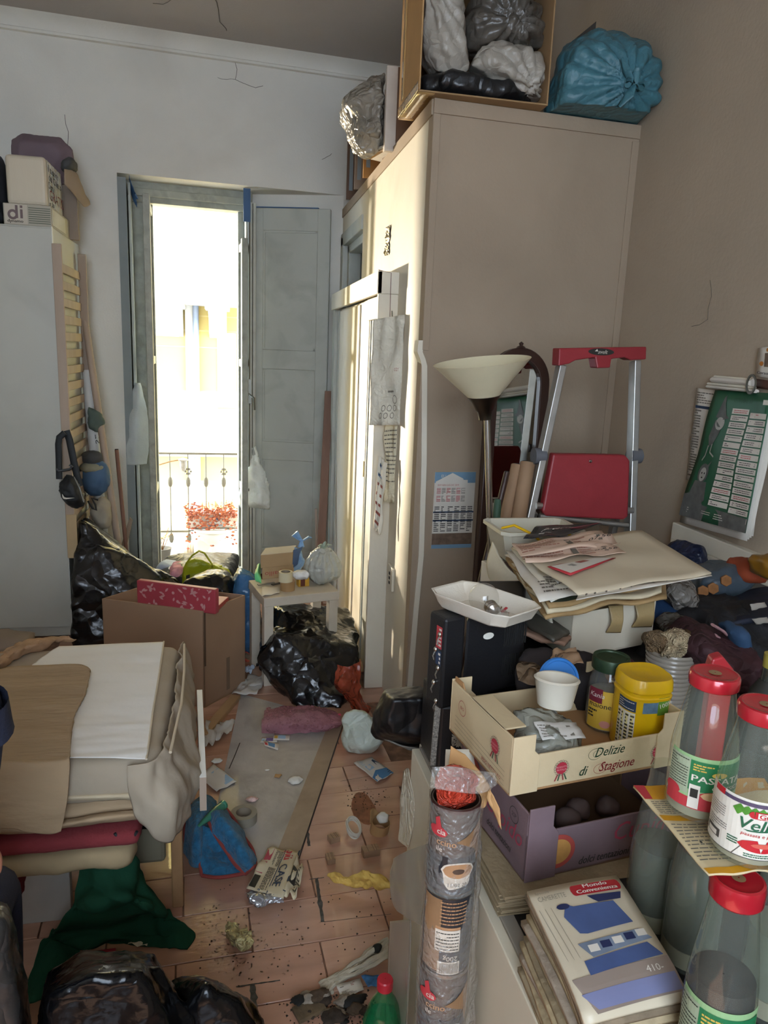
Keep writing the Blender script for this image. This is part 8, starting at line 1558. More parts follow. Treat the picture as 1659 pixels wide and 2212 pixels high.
MB().box(tc0.x + 0.06, tc0.x + 0.07, tc0.y - 0.09, tc0.y - 0.078, zt4 - 0.02, zt4 + 0.006).build('handle_lug', yel_p, parent=PT, bevel=0.002)
paper('flyer', *[onz(*p, 1.172) for p in [(1130, 1168), (1225, 1160), (1300, 1134), (1160, 1140)]], M('flyer_black', '1f2126', 0.25), 'black glossy loan flyer with white word on the food tub', 'flyer', wob=0.004, seed=3, n=10, mats=(whp, M('print_magenta2', '8d2c44', 0.4)), prints=lambda m, f: (m.text(f, 'prestito', 0.2, 0.52, 0.26, 0, 0.001, sx=0.45, shear=0.2), m.pp(f, [(0.75, 0.45), (0.98, 0.85), (0.98, 0.95), (0.70, 0.6)], 1), m.lines(f, 0.25, 0.15, 0.6, 0.4, 2, 0, 0.001, fill=0.3)))
for k, (px, lab) in enumerate([([(1105, 1330), (1195, 1390), (1230, 1370), (1130, 1300)], 'upper dark-covered pamphlet beneath the left side of the white box'), ([(1120, 1375), (1220, 1398), (1235, 1380), (1125, 1340)], 'pinkish folder beneath the left side of the white box')]):
    P = [onz(*p, 1.01 + 0.012 * (1 - k)) for p in px]; paper('pamphlet', *P, [M('dark_cover', '4f4b42', 0.4, var=0.2), M('pink_folder', '8f705c', 0.6)][k], lab, 'pamphlet', wob=0.004, n=8, th=0.008)
# --- magazines
rs = random.Random(21)
mg = [onz(*p, 0.895) for p in [(1275, 2160), (1500, 2112), (1332, 1876), (1147, 1912)]]
mu = (mg[1] - mg[0] + mg[2] - mg[3]) / 2; mv = (mg[3] - mg[0] + mg[2] - mg[1]) / 2; mu.z = mv.z = 0; mc = (mg[0] + mg[1] + mg[2] + mg[3]) / 4
edge_m = [M('mag_edge_%d' % i, c, 0.75, var=0.25, vs=30, bump=0.4, bs=80, dirt='5d4f3c', ds=14, dk=0.5) for i, c in enumerate(['a3916f', '8f7f63', 'b09d7a', '7d6d57', '998a78'])]
NM = 15
words = ['bottom', 'second', 'third', 'fourth', 'fifth', 'sixth', 'seventh', 'eighth', 'ninth', 'tenth', 'eleventh', 'twelfth', 'thirteenth', 'fourteenth']
for k in range(NM):
    zz = TZ + 0.002 + k * (0.140 / NM); a = rs.uniform(-0.05, 0.05); sc_u, sc_v = 1 + rs.uniform(-0.02, 0.05), 1 + rs.uniform(-0.02, 0.06)
    o_ = V((rs.uniform(-.004, .004) - 0.004 * (NM - k) / NM, rs.uniform(-.004, .004), 0)); R_ = Matrix.Rotation(a if k < NM - 1 else 0, 3, 'Z')
    U, Vv = R_ @ mu * sc_u, R_ @ mv * sc_v; base = V((mc.x, mc.y, zz)) + o_
    def mf_(u, v, w=0.0, U=U, Vv=Vv, base=base, k=k):
        return base + U * (u - 0.5) + Vv * (v - 0.5) + V((0, 0, w - 0.030 * max(0, 0.55 - v) ** 2 * (k / NM + 0.2) * 2 - 0.008 * (u - 0.5) ** 2 + 0.002 * sin(7 * v + k)))
    lab = 'yellowed magazine in the tall stack on the cabinet, %s from the bottom' % words[k] if 0 < k < NM - 1 else ('lowest yellowed magazine of the tall stack on the cabinet' if k == 0 else 'top magazine of the stack with blue bedroom cover')
    t = T('magazine', lab, 'magazine', base, 'magazines in the stack on the cabinet')
    MB().sheet(mf_, 10, 12).build('pages', edge_m[k % 5] if k < NM - 1 else M('mag_cover', 'c2b59c', 0.4, var=0.06, bump=0.1, bs=25), parent=t, solid=0.0078, smooth=True)
    if k == NM - 1:
        f = lambda u, v, w=0.0: mf_(u, v, w + 0.0047); mb = MB(9)
        mb.pr(f, 0.45, 0.855, 0.93, 0.955, 0, 0.0002, 6); mb.pe(f, 0.45, 0.905, 0.035, 0.05, 0, 0.0002); mb.pe(f, 0.93, 0.905, 0.035, 0.05, 0, 0.0002)
        mb.text(f, 'Mondo', 0.69, 0.915, 0.035, 1, 0.0008, al='c', sx=1.9, bold=0.004); mb.text(f, 'Convenienza', 0.69, 0.868, 0.035, 1, 0.0008, al='c', sx=1.75, bold=0.004)
        mb.text(f, 'Speciale', 0.05, 0.935, 0.022, 2, 0.0006, sx=1.5); mb.text(f, 'CAMERETTE', 0.05, 0.865, 0.045, 2, 0.0006, sx=0.85)
        mb.pp(f, [(0.28, 0.80), (0.33, 0.80), (0.36, 0.77), (0.80, 0.76), (0.86, 0.56), (0.30, 0.53), (0.22, 0.70)], 3, 0.0003); mb.pp(f, [(0.55, 0.84), (0.92, 0.83), (0.90, 0.77), (0.62, 0.77)], 4, 0.0004); mb.pe(f, 0.26, 0.785, 0.07, 0.025, 4, 0.0005)
        mb.pp(f, [(0.22, 0.47), (0.90, 0.50), (0.95, 0.41), (0.25, 0.35)], 5, 0.0003); [mb.pr(f, 0.30 + 0.13 * j, 0.39 + 0.012 * j, 0.40 + 0.13 * j, 0.445 + 0.012 * j, 4 if j % 2 else 1, 0.0006) for j in range(5)]
        mb.pp(f, [(0.20, 0.34), (0.92, 0.39), (0.96, 0.28), (0.20, 0.24)], 3, 0.0003); mb.pp(f, [(0.02, 0.24), (1.0, 0.27), (1.0, 0.04), (0.05, 0.02)], 6, 0.0002); mb.pp(f, [(0.05, 0.14), (0.98, 0.16), (0.98, 0.05), (0.08, 0.04)], 7, 0.0004)
        mb.text(f, '410-', 0.72, 0.18, 0.045, 1, 0.0008, sx=1.5); [mb.pp(f, [(u, 0.36), (u + 0.004, 0.36), (u - 0.04, 0.8), (u - 0.045, 0.8)], 2, 0.0004) for u in (0.06, 0.12, 0.18)]
        mb.build('cover_print', [M('logo_red', 'a3202a', 0.4), whp, M('faint_ink', '8d8474', 0.6, var=0), M('cover_blue', '44557f', 0.45, var=0.15, vs=20), M('cover_navy', '232c50', 0.45), M('cover_grey', '6f7a8a', 0.45, var=0.3, vs=30), M('cover_taupe', '8a7b70', 0.45), M('cover_lilac', '767a9b', 0.45)], parent=t)
# --- glass sauce bottles
BZ, BR = 0.76, 0.042
bprof = [(r, h * BZ) for r, h in [(0.001, 0.004), (0.030, 0.0), (0.0405, 0.006), (0.042, 0.016), (0.042, 0.115), (0.0405, 0.135), (0.036, 0.170), (0.031, 0.205), (0.0275, 0.232), (0.0265, 0.246)]]
def zsc(P): return [(r, h * BZ) for r, h in P]
bglass = M('bottle_glass', 'e9f0e2', 0.03, var=0, film=0.05)
redlid = M('red_lid_metal', 'b01f2b', 0.25, 0.2, var=0.05, coat=0.6)
def rad_at(h):
    for (r0_, h0), (r1_, h1_) in zip(bprof[1:-1], bprof[2:]):
        if h0 <= h <= h1_: return r0_ + (r1_ - r0_) * (h - h0) / max(1e-6, h1_ - h0)
    return 0.042
def bottle(c, label, lid=True, liquid=None, kind=0, rot=0.0, group='glass sauce bottles', sz=0.9):
    t = T('sauce_bottle', label, 'bottle', c, group); t.scale = (0.9, 0.9, sz)
    MB().lathe(bprof, c, 40).build('glass', bglass, parent=t, smooth=True, angle=50)
    MB().lathe(zsc([(0.001, 0.012), (0.039, 0.012), (0.0395, 0.03), (0.0395, 0.036), (0.001, 0.036)]), c, 32).build('thick_base', M('base_residue', 'b4ab94', 0.3, var=0.1, thin=0.3), parent=t, smooth=True, angle=40)
    if lid:
        MB().lathe(zsc([(0.0295, 0.234), (0.031, 0.236), (0.0315, 0.252), (0.030, 0.257), (0.027, 0.258), (0.024, 0.2565), (0.017, 0.2575), (0.012, 0.2565), (0.001, 0.2565)]), c, 40).build('lid', redlid, parent=t, smooth=True, angle=30)
        MB().lathe(zsc([(0.008, 0.2575), (0.001, 0.2577)]), c, 20).build('lid_mark', M('lid_gold', '8a6f4d', 0.4), parent=t)
    if liquid:
        h = liquid[0] * BZ; MB().lathe([(0.001, 0.028), (0.039, 0.028)] + [(rad_at(z) - 0.003, z) for z in (0.04, 0.08, 0.10, 0.13) if z < h] + [(rad_at(h) - 0.003, h), (0.001, h)], c, 32).build('liquid', liquid[1], parent=t, smooth=True, angle=30)
    if kind:
        base = cyl(c, 0.0425, atan2(-c.y, -c.x) + rot); mp = lambda u, v, w=0.0: base(u, v * BZ, w + (min(0, rad_at(v * BZ) - BR))); mb = MB(10)
        if kind == 1:   # green passata label
            mb.pr(mp, -0.055, 0.030, 0.055, 0.125, 1, 0.0004, 20, 2); mb.pr(mp, -0.055, 0.055, -0.024, 0.12, 4, 0.0008, 6); mb.lines(mp, -0.053, 0.06, -0.026, 0.118, 12, 5, 0.0012, seed=2, fill=0.3)
            mb.pr(mp, -0.024, 0.064, 0.05, 0.118, 0, 0.0008, 14); mb.text(mp, 'PASSATA', -0.022, 0.082, 0.0115, 2, 0.0014, sx=1.05, bold=0.0006); mb.text(mp, 'CLASSICA', 0.004, 0.070, 0.007, 2, 0.0014); mb.lines(mp, -0.02, 0.100, 0.025, 0.114, 3, 6, 0.0012, fill=0.5)
            mb.pe(mp, 0.012, 0.098, 0.010, 0.005, 6, 0.0014, wav=0.2)
            mb.pr(mp, -0.055, 0.030, 0.055, 0.05, 3, 0.0008, 20); mb.pe(mp, 0.012, 0.05, 0.028, 0.017, 3, 0.0010); mb.pe(mp, 0.010, 0.058, 0.018, 0.008, 7, 0.0014); mb.pr(mp, -0.022, 0.032, -0.009, 0.075, 2, 0.0014, 3); mb.pr(mp, -0.020, 0.052, -0.011, 0.068, 5, 0.0018, 2); mb.pe(mp, -0.045, 0.055, 0.012, 0.010, 3, 0.0012)
            mb.build('label', [M('passata_green', '1f6e42', 0.5), M('label_pale_green', '8fb27e', 0.5), whp, redp, M('label_grey_green', '9aa58a', 0.5), bki, M('label_gold', 'c9a94e', 0.5), M('pasta_tan', 'c9a57a', 0.6)], parent=t)
        else:           # white tomato soup label
            mb.pr(mp, -0.060, 0.024, 0.060, 0.122, 0, 0.0004, 22, 3); mb.pr(mp, -0.045, 0.112, 0.06, 0.118, 4, 0.001, 16); mb.pr(mp, -0.046, 0.112, -0.03, 0.122, 1, 0.0012, 4)
            for j in range(9): mb.pp(mp, [(-0.018 + 0.008 * j, 0.102), (-0.010 + 0.008 * j, 0.112), (-0.004 + 0.008 * j, 0.104), (-0.012 + 0.008 * j, 0.092 + 0.003 * (j % 3))], 3, 0.0008 + 0.0001 * j)
            mb.pr(mp, 0.006, 0.094, 0.044, 0.106, 1, 0.002, 8); mb.pe(mp, 0.006, 0.100, 0.006, 0.006, 1, 0.002); mb.pr(mp, 0.009, 0.0955, 0.044, 0.1045, 0, 0.0024, 8); mb.text(mp, 'Gustoso', 0.010, 0.0965, 0.0075, 1, 0.003, sx=0.9, bold=0.0004)
            mb.text(mp, 'Vellutata', -0.012, 0.074, 0.0185, 5, 0.0014, shear=0.22, sx=0.85, bold=0.0006); mb.pp(mp, [(-0.004, 0.072), (0.045, 0.078), (0.045, 0.076), (-0.002, 0.070)], 5, 0.0012); mb.text(mp, 'passata e pomodoro', -0.006, 0.063, 0.0055, 1, 0.0012, sx=0.9, shear=0.2)
            mb.pe(mp, 0.018, 0.047, 0.026, 0.0105, 1, 0.0012); mb.pe(mp, 0.020, 0.049, 0.014, 0.004, 2, 0.0016)
            mb.lines(mp, -0.054, 0.072, -0.026, 0.096, 6, 6, 0.001, seed=4, fill=0.25); mb.lines(mp, -0.054, 0.052, -0.022, 0.068, 4, 6, 0.001, seed=5, fill=0.3); mb.pr(mp, -0.054, 0.036, -0.030, 0.050, 6, 0.001, 5); mb.pr(mp, -0.050, 0.038, -0.034, 0.046, 0, 0.0014, 4); mb.lines(mp, -0.020, 0.042, -0.008, 0.054, 3, 5, 0.001, seed=6); mb.pp(mp, [(-0.004, 0.044), (-0.003, 0.044), (-0.012, 0.025), (-0.013, 0.025)], 6, 0.001); mb.lines(mp, 0.0, 0.027, 0.03, 0.034, 2, 5, 0.001, seed=7, fill=0.5); mb.pr(mp, -0.06, 0.024, 0.06, 0.0252, 6, 0.001, 20)
            mb.build('label', [M('soup_white', 'd6d0c2', 0.5), M('soup_red', 'b5232b', 0.4), M('soup_red_light', 'c75a4c', 0.4), M('basil_green', '4c8a2e', 0.5, var=0.3, vs=80), M('soup_violet', '4f4258', 0.5), M('soup_green', '1f5a3c', 0.5), M('soup_ink', '4a4640', 0.6)], parent=t)
    return t
CZ = 1.072; LZ = 0.80
liqg = M('cloudy_liquid', '55554c', 0.3, var=0.2, vs=20, thin=0.15); liqd = M('dark_mush', '2a2420', 0.7, var=0.5, vs=60); liqw = M('weak_liquid', '8d8f80', 0.2, thin=0.35)
LB = [(0.598, 0.838, 'glass bottle of cloudy liquid nearest the purple crate, under the card', False, (0.13, liqg), 0), (0.628, 0.750, 'glass bottle of cloudy liquid in the middle under the card', False, (0.17, liqg), 0), (0.598, 0.655, 'red-lidded green-labelled sauce bottle standing under the card corner', True, (0.14, liqd), 1), (0.690, 0.680, 'glass bottle with pale dregs at the frame edge under the card', False, (0.12, liqw), 0)]
tag(MB().box(0.535, 1.2, 0.46, 0.93, TZ, LZ).build('dark_tray', M('dark_tray', '1d1b19', 0.6, var=0.2), loc=(0.8, 0.7, TZ), bevel=0.003), 'dark low tray under the lower glass bottles', 'tray')
for (x, y), (_, _, lab, lid, lq, kd) in zip([(1402, 1995), (1482, 2075), (1560, 2185), (1655, 2180)], LB): bottle(onz(x, y, LZ) if kd == 0 else V((0.532, 0.601, LZ)), lab, lid, lq, kd, rot=0.1, sz=1.36)
cdq = [onz(1530, 1898, CZ), onz(1740, 1890, CZ), onz(1650, 1690, CZ), onz(1367, 1706, CZ)]
paper('yellow_card', *cdq, M('card_cream', 'c9b68e', 0.6, var=0.05), 'cream card with yellow bands laid over the lower bottles', 'card', wob=0.003, seed=2, n=14, th=0.002, mats=(M('card_yellow', 'c98f1f', 0.5), ink, redp, bki),
      prints=lambda m, f: (m.pr(f, 0.0, 0.82, 1, 1.0, 0, 0.0003, 8), m.pr(f, 0.0, 0.55, 1, 0.62, 0, 0.0003, 8), m.pr(f, 0.0, 0.0, 1, 0.06, 0, 0.0003, 8), m.pp(f, [(0, 0.82), (0.06, 0.82), (0.08, 1), (0, 1)], 2, 0.0008), m.pr(f, 0.70, 0.06, 0.9, 0.55, 0, 0.0003, 4), m.lines(f, 0.03, 0.64, 0.4, 0.80, 7, 1, seed=3, fill=0.35), m.lines(f, 0.03, 0.12, 0.55, 0.52, 11, 1, seed=4, fill=0.3), m.pe(f, 0.16, 0.30, 0.012, 0.01, 3, 0.001)))
zc_ = CZ + 0.006
b1p, b2p = onz(1510, 1752, zc_), onz(1606, 1838, zc_)
d12 = (b2p - b1p); 
if d12.length < 0.08: b1p = b2p - d12.normalized() * 0.08
bottle(V((b1p.x, b1p.y, zc_)), 'red-lidded passata bottle with green label on the yellow-banded card', True, None, 1, rot=0.25)
bottle(V((b2p.x, b2p.y, zc_)), 'red-lidded bottle with white tomato soup label, nearest on the card', True, None, 2, rot=0.0)
rp = [ony(*p, b1p.y + 0.10) for p in [(1530, 1455), (1540, 1425), (1562, 1418), (1588, 1450), (1585, 1475), (1535, 1475)]]
tag(MB().prism([rp[5] + V((0, 0, -0.2)), rp[5], rp[0], rp[1], rp[2], rp[3], rp[4], rp[4] + V((0, 0, -0.2))], (0.006, 0.02, 0)).build('red_packet', M('red_packet', 'a3262d', 0.4, var=0.15), loc=rp[5], bevel=0.003), 'red packet with a torn pointed top behind the passata bottle', 'packet')
# --- heap of clothes and packets at the right wall
def heap(name, pxs, y0, y1, m, lab, cat='clothes', **kw):
    kw.setdefault('vox', 0.010); kw.setdefault('amp', 0.014); kw.setdefault('sc', 12); return hb(name, lab, pxs, y0, y1, m, cat, **kw)
nv = M('navy_cloth', '171c2b', 0.75, var=0.25, vs=9, bump=0.3, bs=30)
dk2 = M('black_cloth', '141315', 0.8, var=0.3, vs=12, bump=0.35, bs=40, crease=0.4, cs=12)
mar = M('maroon_cloth', '35191d', 0.75, var=0.4, vs=14, bump=0.3, bs=40, crease=0.5, cs=14)
heap('dark_clothes', [(1330, 1480), (1400, 1400), (1520, 1340), (1700, 1330), (1750, 1560), (1480, 1560)], 1.36, 1.7, dk2, 'large heap of dark clothes behind the bottles at the wall', amp=0.03, seed=41, floor=TZ, vox=0.013)
heap('maroon_clothes', [(1500, 1400), (1560, 1385), (1660, 1420), (1690, 1500), (1600, 1500), (1520, 1450)], 1.22, 1.42, mar, 'maroon and dark patterned clothes sliding down the heap', amp=0.022, seed=42)
heap('red_cloth', [(1285, 1475), (1300, 1440), (1340, 1420), (1370, 1440), (1360, 1490)], 1.36, 1.5, M('dark_red_cloth2', '4e1b26', 0.8, var=0.2), 'dark red cloth fold between crate and cup stack', cat='cloth', seed=43)
patch('navy_packet', [[ony(1515, 1372, 1.46), ony(1580, 1352, 1.42), ony(1680, 1335, 1.40)], [ony(1500, 1345, 1.56), ony(1575, 1318, 1.52), ony(1690, 1300, 1.50)], [ony(1555, 1305, 1.66), ony(1605, 1280, 1.64), ony(1690, 1275, 1.62)]], nv, 'flat navy blue garment packet with pale labels on the heap', 'packet', nu=30, nv=20, amp=0.006, th=0.012, seed=3)
for k, (q, lab) in enumerate([([(1622, 1318), (1655, 1310), (1650, 1300), (1618, 1304)], 'pale label on the upper part of the navy packet'), ([(1632, 1348), (1662, 1344), (1655, 1332), (1622, 1336)], 'pale label on the lower part of the navy packet')]):
    paper('label', *[ony(x, y, 1.40 + 0.0) for x, y in q], M('dim_label', '8d857a', 0.6), lab, 'label', wob=0.002, n=4, up=(0, -1, 1))
heap('navy_bag', [(1478, 1195), (1500, 1178), (1520, 1185), (1522, 1225), (1500, 1235), (1480, 1220)], 2.05, 2.2, M('blue_dark_film', '1a2440', 0.35, var=0.3, crease=0.5, cs=16), 'dark blue film bag in the corner of the wall recess', cat='bag', amp=0.01, seed=44)
heap('biscuit_packet', [(1505, 1290), (1520, 1245), (1570, 1225), (1625, 1225), (1630, 1260), (1580, 1290)], 1.62, 1.74, M('blue_grey_packet', '3c464e', 0.35, var=0.15, crease=0.2, cs=12), 'blue-grey packet printed with biscuits in the wall recess', cat='packet', amp=0.006, seed=45)
bsm = M('biscuit_print', '8a5c34', 0.6, var=0.25, vs=50)
for k, (px, py, s_) in enumerate([(1520, 1278, 13), (1542, 1272, 13), (1570, 1255, 13)]):
    P = [ony(px + s_ * cos(a), py + s_ * sin(a), 1.612 + 0.001 * k) for a in [0.5, 1.6, 2.6, 3.7, 4.7, 5.7]]
    tag(MB().prism(P, (0, 0.006, 0)).build('biscuit', bsm, loc=P[0], bevel=0.002), ['leftmost', 'middle', 'rightmost'][k] + ' brown biscuit shown on the blue-grey packet', 'biscuit', 'biscuits on the packet')
heap('orange_cloth', [(1598, 1240), (1605, 1218), (1640, 1215), (1652, 1235), (1640, 1256), (1608, 1258)], 1.60, 1.70, M('orange_cloth', '8a3a1c', 0.8, var=0.15), 'bright orange cloth in the wall recess', cat='cloth', seed=46)
heap('amber_jar', [(1648, 1215), (1680, 1200), (1690, 1250), (1652, 1255)], 1.5, 1.58, M('amber_plastic', '7d5718', 0.3, var=0.1), 'amber container at the frame edge in the recess', cat='jar', seed=47, amp=0.004)
heap('clear_bag', [(1448, 1285), (1462, 1262), (1500, 1262), (1512, 1290), (1495, 1322), (1462, 1318)], 1.50, 1.62, M('clear_bag_film', '9a938a', 0.15, var=0.2, vs=20, bump=0.5, bs=40, crease=0.7, cs=22, thin=0.45), 'clear crinkled bag hanging off the newspapers at right', cat='bag', seed=48)
heap('blue_cloth', [(1400, 1330), (1450, 1310), (1480, 1330), (1475, 1370), (1420, 1380)], 1.5, 1.62, M('blue_cloth', '1d3a5e', 0.8, var=0.3), 'blue cloth under the front edge of the newspapers', cat='cloth', seed=49)
heap('grey_film', [(1440, 1370), (1490, 1345), (1530, 1370), (1560, 1420), (1500, 1400)], 1.38, 1.5, M('grey_film', '77726a', 0.25, var=0.3, crease=0.6, cs=18, thin=0.3), 'thin grey plastic film behind the cup stack', cat='film', seed=50)
mb = MB(); mb.tube([ony(*p, 1.30) for p in [(1540, 1350), (1560, 1362), (1578, 1378), (1580, 1390), (1566, 1388), (1545, 1372)]], 0.008, 10, flat=0.4); tag(mb.build('pink_strap', M('pink_strap', 'a87f80', 0.8), loc=ony(1560, 1370, 1.3), smooth=True), 'pale pink strap looping out of the clothes heap', 'strap')
heap('striped_cloth', [(1575, 1360), (1600, 1352), (1615, 1400), (1600, 1412)], 1.26, 1.34, M('blue_stripe', '27425f', 0.8, var=0.3), 'small blue fold beside the pink strap', cat='cloth', seed=51)
kbp = ony(1662, 1480, 1.08); kbp.z = TZ + 0.05
KBt = T('dark_bottle', 'dark bottle with clear lower half at the frame edge before the clothes', 'bottle', kbp)
MB().lathe([(0.001, 0), (0.034, 0), (0.036, 0.01), (0.036, 0.19), (0.03, 0.225), (0.016, 0.25), (0.014, 0.285)], kbp, 32).build('body', M('murky_glass', '4a4d46', 0.05, var=0.15, film=0.4), parent=KBt, smooth=True)
MB().lathe([(0.0162, 0.275), (0.0165, 0.300), (0.001, 0.301)], kbp, 20).build('cap', M('yellow_cap', '9a8a3c', 0.5), parent=KBt, smooth=True, angle=30)
MB().lathe([(0.0366, 0.12), (0.0366, 0.185), (0.031, 0.226), (0.017, 0.25)], kbp, 32).build('dark_label', bki, parent=KBt, smooth=True)
tag(MB().box(0.70, 1.5, 1.02, 1.24, TZ, TZ + 0.05).build('dark_crate_base', M('dark_tray'), loc=(1.1, 1.1, TZ), bevel=0.003), 'low dark box under the dark bottle and cups', 'box')
# ================================================================== ON THE BALCONY
cer = M('white_ceramic', 'd9d6cf', 0.12, var=0.02, coat=0.5)
tp_ = ony(458, 1190, 5.86); tz0 = -0.03; TPc = V((tp_.x + 0.02, 5.88, tz0))
zrim = ony(455, 1148, 5.8).z
TL = T('toilet', 'white ceramic toilet bowl used as a planter stand on the balcony', 'toilet', TPc)
hR = zrim - tz0
MB().lathe([(0.001, 0), (0.10, 0), (0.105, 0.02), (0.09, hR * 0.35), (0.085, hR * 0.45), (0.11, hR * 0.60), (0.155, hR * 0.78), (0.178, hR * 0.92), (0.185, hR - 0.01), (0.18, hR), (0.15, hR), (0.13, hR * 0.8), (0.001, hR * 0.6)], TPc, 40).build('bowl', cer, parent=TL, smooth=True, angle=60)
MB().box(TPc.x - 0.16, TPc.x + 0.02, 5.80, 5.98, tz0, hR * 0.72 + tz0).build('rear_block', cer, parent=TL, bevel=0.03, seg=4)
MB().lathe([(0.16, 0.0), (0.195, 0.004), (0.20, 0.014), (0.195, 0.022), (0.13, 0.022)], TPc + V((0, 0, hR + 0.001)), 40).build('rim', cer, parent=TL, smooth=True, angle=60)
mb = MB(); pc = V((TPc.x - 0.16, 5.88, ony(395, 1190, 5.88).z))
mb.lathe([(0.055, 0.0), (0.062, 0.01), (0.055, 0.02), (0.062, 0.03), (0.055, 0.04), (0.062, 0.05), (0.045, 0.07), (0.04, 0.075), (0.001, 0.075)], pc, 24, ax=(-1, 0, 0)); mb.build('drain_collar', M('ivory_rubber', 'b9ab90', 0.6), parent=TL, smooth=True, angle=40)
pz = zrim + 0.03; PW = 0.36
PLT = T('planter_box', 'long white balcony planter with blue lettering on the toilet', 'planter', V((TPc.x + 0.06, 5.86, pz)))
x0 = ony(410, 1110, 5.80).x
MB().prism([(x0, 5.78, pz), (x0 + PW, 5.78, pz), (x0 + PW + 0.02, 5.77, pz + 0.115), (x0 - 0.01, 5.77, pz + 0.115)], (0, 0.16, 0)).build('box', M('planter_white', 'c9c4ba', 0.6, var=0.1, dirt='8d7a66', ds=8, dk=0.5), parent=PLT, bevel=0.004)
MB().box(x0 - 0.012, x0 + PW + 0.02, 5.765, 5.945, pz + 0.108, pz + 0.12).build('lip', M('planter_white'), parent=PLT, bevel=0.003)
fm_ = flat((x0, 5.7795, pz), (1, 0, 0), V((0, -0.09, 1))); mb = MB()
mb.pr(fm_, -0.002, 0.012, PW, 0.055, 1, 0.001)
mb.pp(fm_, [(0.035 + 0.014 * (1 if q % 2 == 0 else 0.45) * sin(q * pi / 5), 0.035 + 0.014 * (1 if q % 2 == 0 else 0.45) * cos(q * pi / 5)) for q in range(10)], 2, 0.002); mb.text(fm_, 'mg DOGA', 0.13, 0.02, 0.018, 0, 0.002, bold=0.001); mb.text(fm_, 'JR', 0.175, 0.062, 0.035, 0, 0.002, bold=0.003)
mb.build('print', [M('planter_blue', '3f74b0', 0.5), M('planter_strip', 'd6d6d2', 0.5), M('star_grey', '55605f', 0.5)], parent=PLT)
tr_ = MB()
for z_ in (pz - 0.012, pz + 0.004): tr_.tube([(x0 - 0.01, 5.76, z_), (x0 + PW, 5.76, z_)], 0.004, 6)
tag(tr_.build('wire_rack', iron, loc=(x0, 5.76, pz)), 'thin wire rack under the white balcony planter', 'rack')
ivy = MB(); rs = random.Random(4)
for k in range(520):
    u = rs.random(); d = abs(rs.gauss(0, 0.10)) if rs.random() < 0.75 else rs.uniform(0, 0.22) * (1 if abs(u - 0.42) < 0.14 else 0.4)
    p = V((x0 - 0.02 + (PW + 0.03) * u + rs.gauss(0, 0.012), 5.755 - rs.uniform(0, 0.03), pz + 0.145 + 0.05 * rs.random() * (1 + 0.5 * sin(u * 9)) - d)); s_ = rs.uniform(0.008, 0.018)
    a, b, _ = frame((rs.uniform(-1, 1), -1, rs.uniform(-.6, .8)))
    ivy.add([p - a * s_, p + b * s_ * 0.6, p + a * s_, p - b * s_ * 0.6], [(0, 1, 2, 3)], k % 2)
for k in range(60):
    u = rs.random(); q = V((x0 + PW * u, 5.80, pz + 0.12)); ivy.tube([q, q + V((rs.uniform(-.02, .02), -0.03, rs.uniform(0.03, 0.10))), q + V((rs.uniform(-.03, .03), -0.05, rs.uniform(0.0, 0.12)))], 0.0015, 4, 0)
tag(ivy.build('dry_ivy', [M('dry_leaf_orange', 'b06a4a', 0.8, var=0.3, vs=40), M('dry_leaf_rust', '96503a', 0.8, var=0.3, vs=40)], loc=(x0, 5.78, pz + 0.12)), 'rusty dried trailing plant filling the white planter', 'plant', kind='stuff')
gp = MB(); gp.lathe([(0.001, 0), (0.05, 0), (0.065, 0.09), (0.07, 0.10), (0.06, 0.10), (0.001, 0.08)], V((ony(352, 1225, 5.75).x, 5.75, -0.03)), 24)
gpo = V((ony(352, 1225, 5.75).x, 5.75, -0.03)); GP2 = T('flower_pot', 'small dark flower pot with bare twigs at the left of the balcony', 'pot', gpo); gp.build('pot', M('dark_pot', '47443f', 0.6), parent=GP2, smooth=True, angle=40)
tw = MB(); [tw.tube([gpo + V((0, 0, 0.08)), gpo + V((rs.uniform(-.05, .05), rs.uniform(-.03, .03), 0.16)), gpo + V((rs.uniform(-.09, .09), rs.uniform(-.05, .03), rs.uniform(0.18, 0.28)))], 0.0025, 5) for k in range(8)]; tw.build('twigs', M('twig_brown'), parent=GP2)['kind'] = 'stuff'
gb2 = MB(); q = V((ony(415, 1100, 5.9).x, 5.9, ony(415, 1125, 5.9).z)); gb2.box(q.x - 0.035, q.x + 0.03, 5.88, 5.96, pz, pz + 0.09)
tag(gb2.build('grey_box', M('grey_box', '55565a', 0.6), loc=q, bevel=0.004), 'dark grey plastic box left of the planter on the balcony', 'box')
lt = ony(396, 1000, YR - 0.02); LN = T('garden_ornament', 'small grey lantern ornament wired to the balcony rail', 'ornament', lt + V((0, 0, -0.08)))
MB().lathe([(0.001, 0.045), (0.045, 0.03), (0.04, 0.02), (0.028, 0.018), (0.03, -0.02), (0.018, -0.06), (0.001, -0.075)], lt, 14).build('body', M('ornament_grey', '77736c', 0.5, var=0.3, vs=30), parent=LN, smooth=True, angle=30)
MB().tube([lt + V((0, 0, 0.03)), lt + V((-0.10, 0, 0.012)), lt + V((-0.20, 0, -0.02))], 0.006, 6).build('branch', M('twig_brown'), parent=LN, smooth=True)
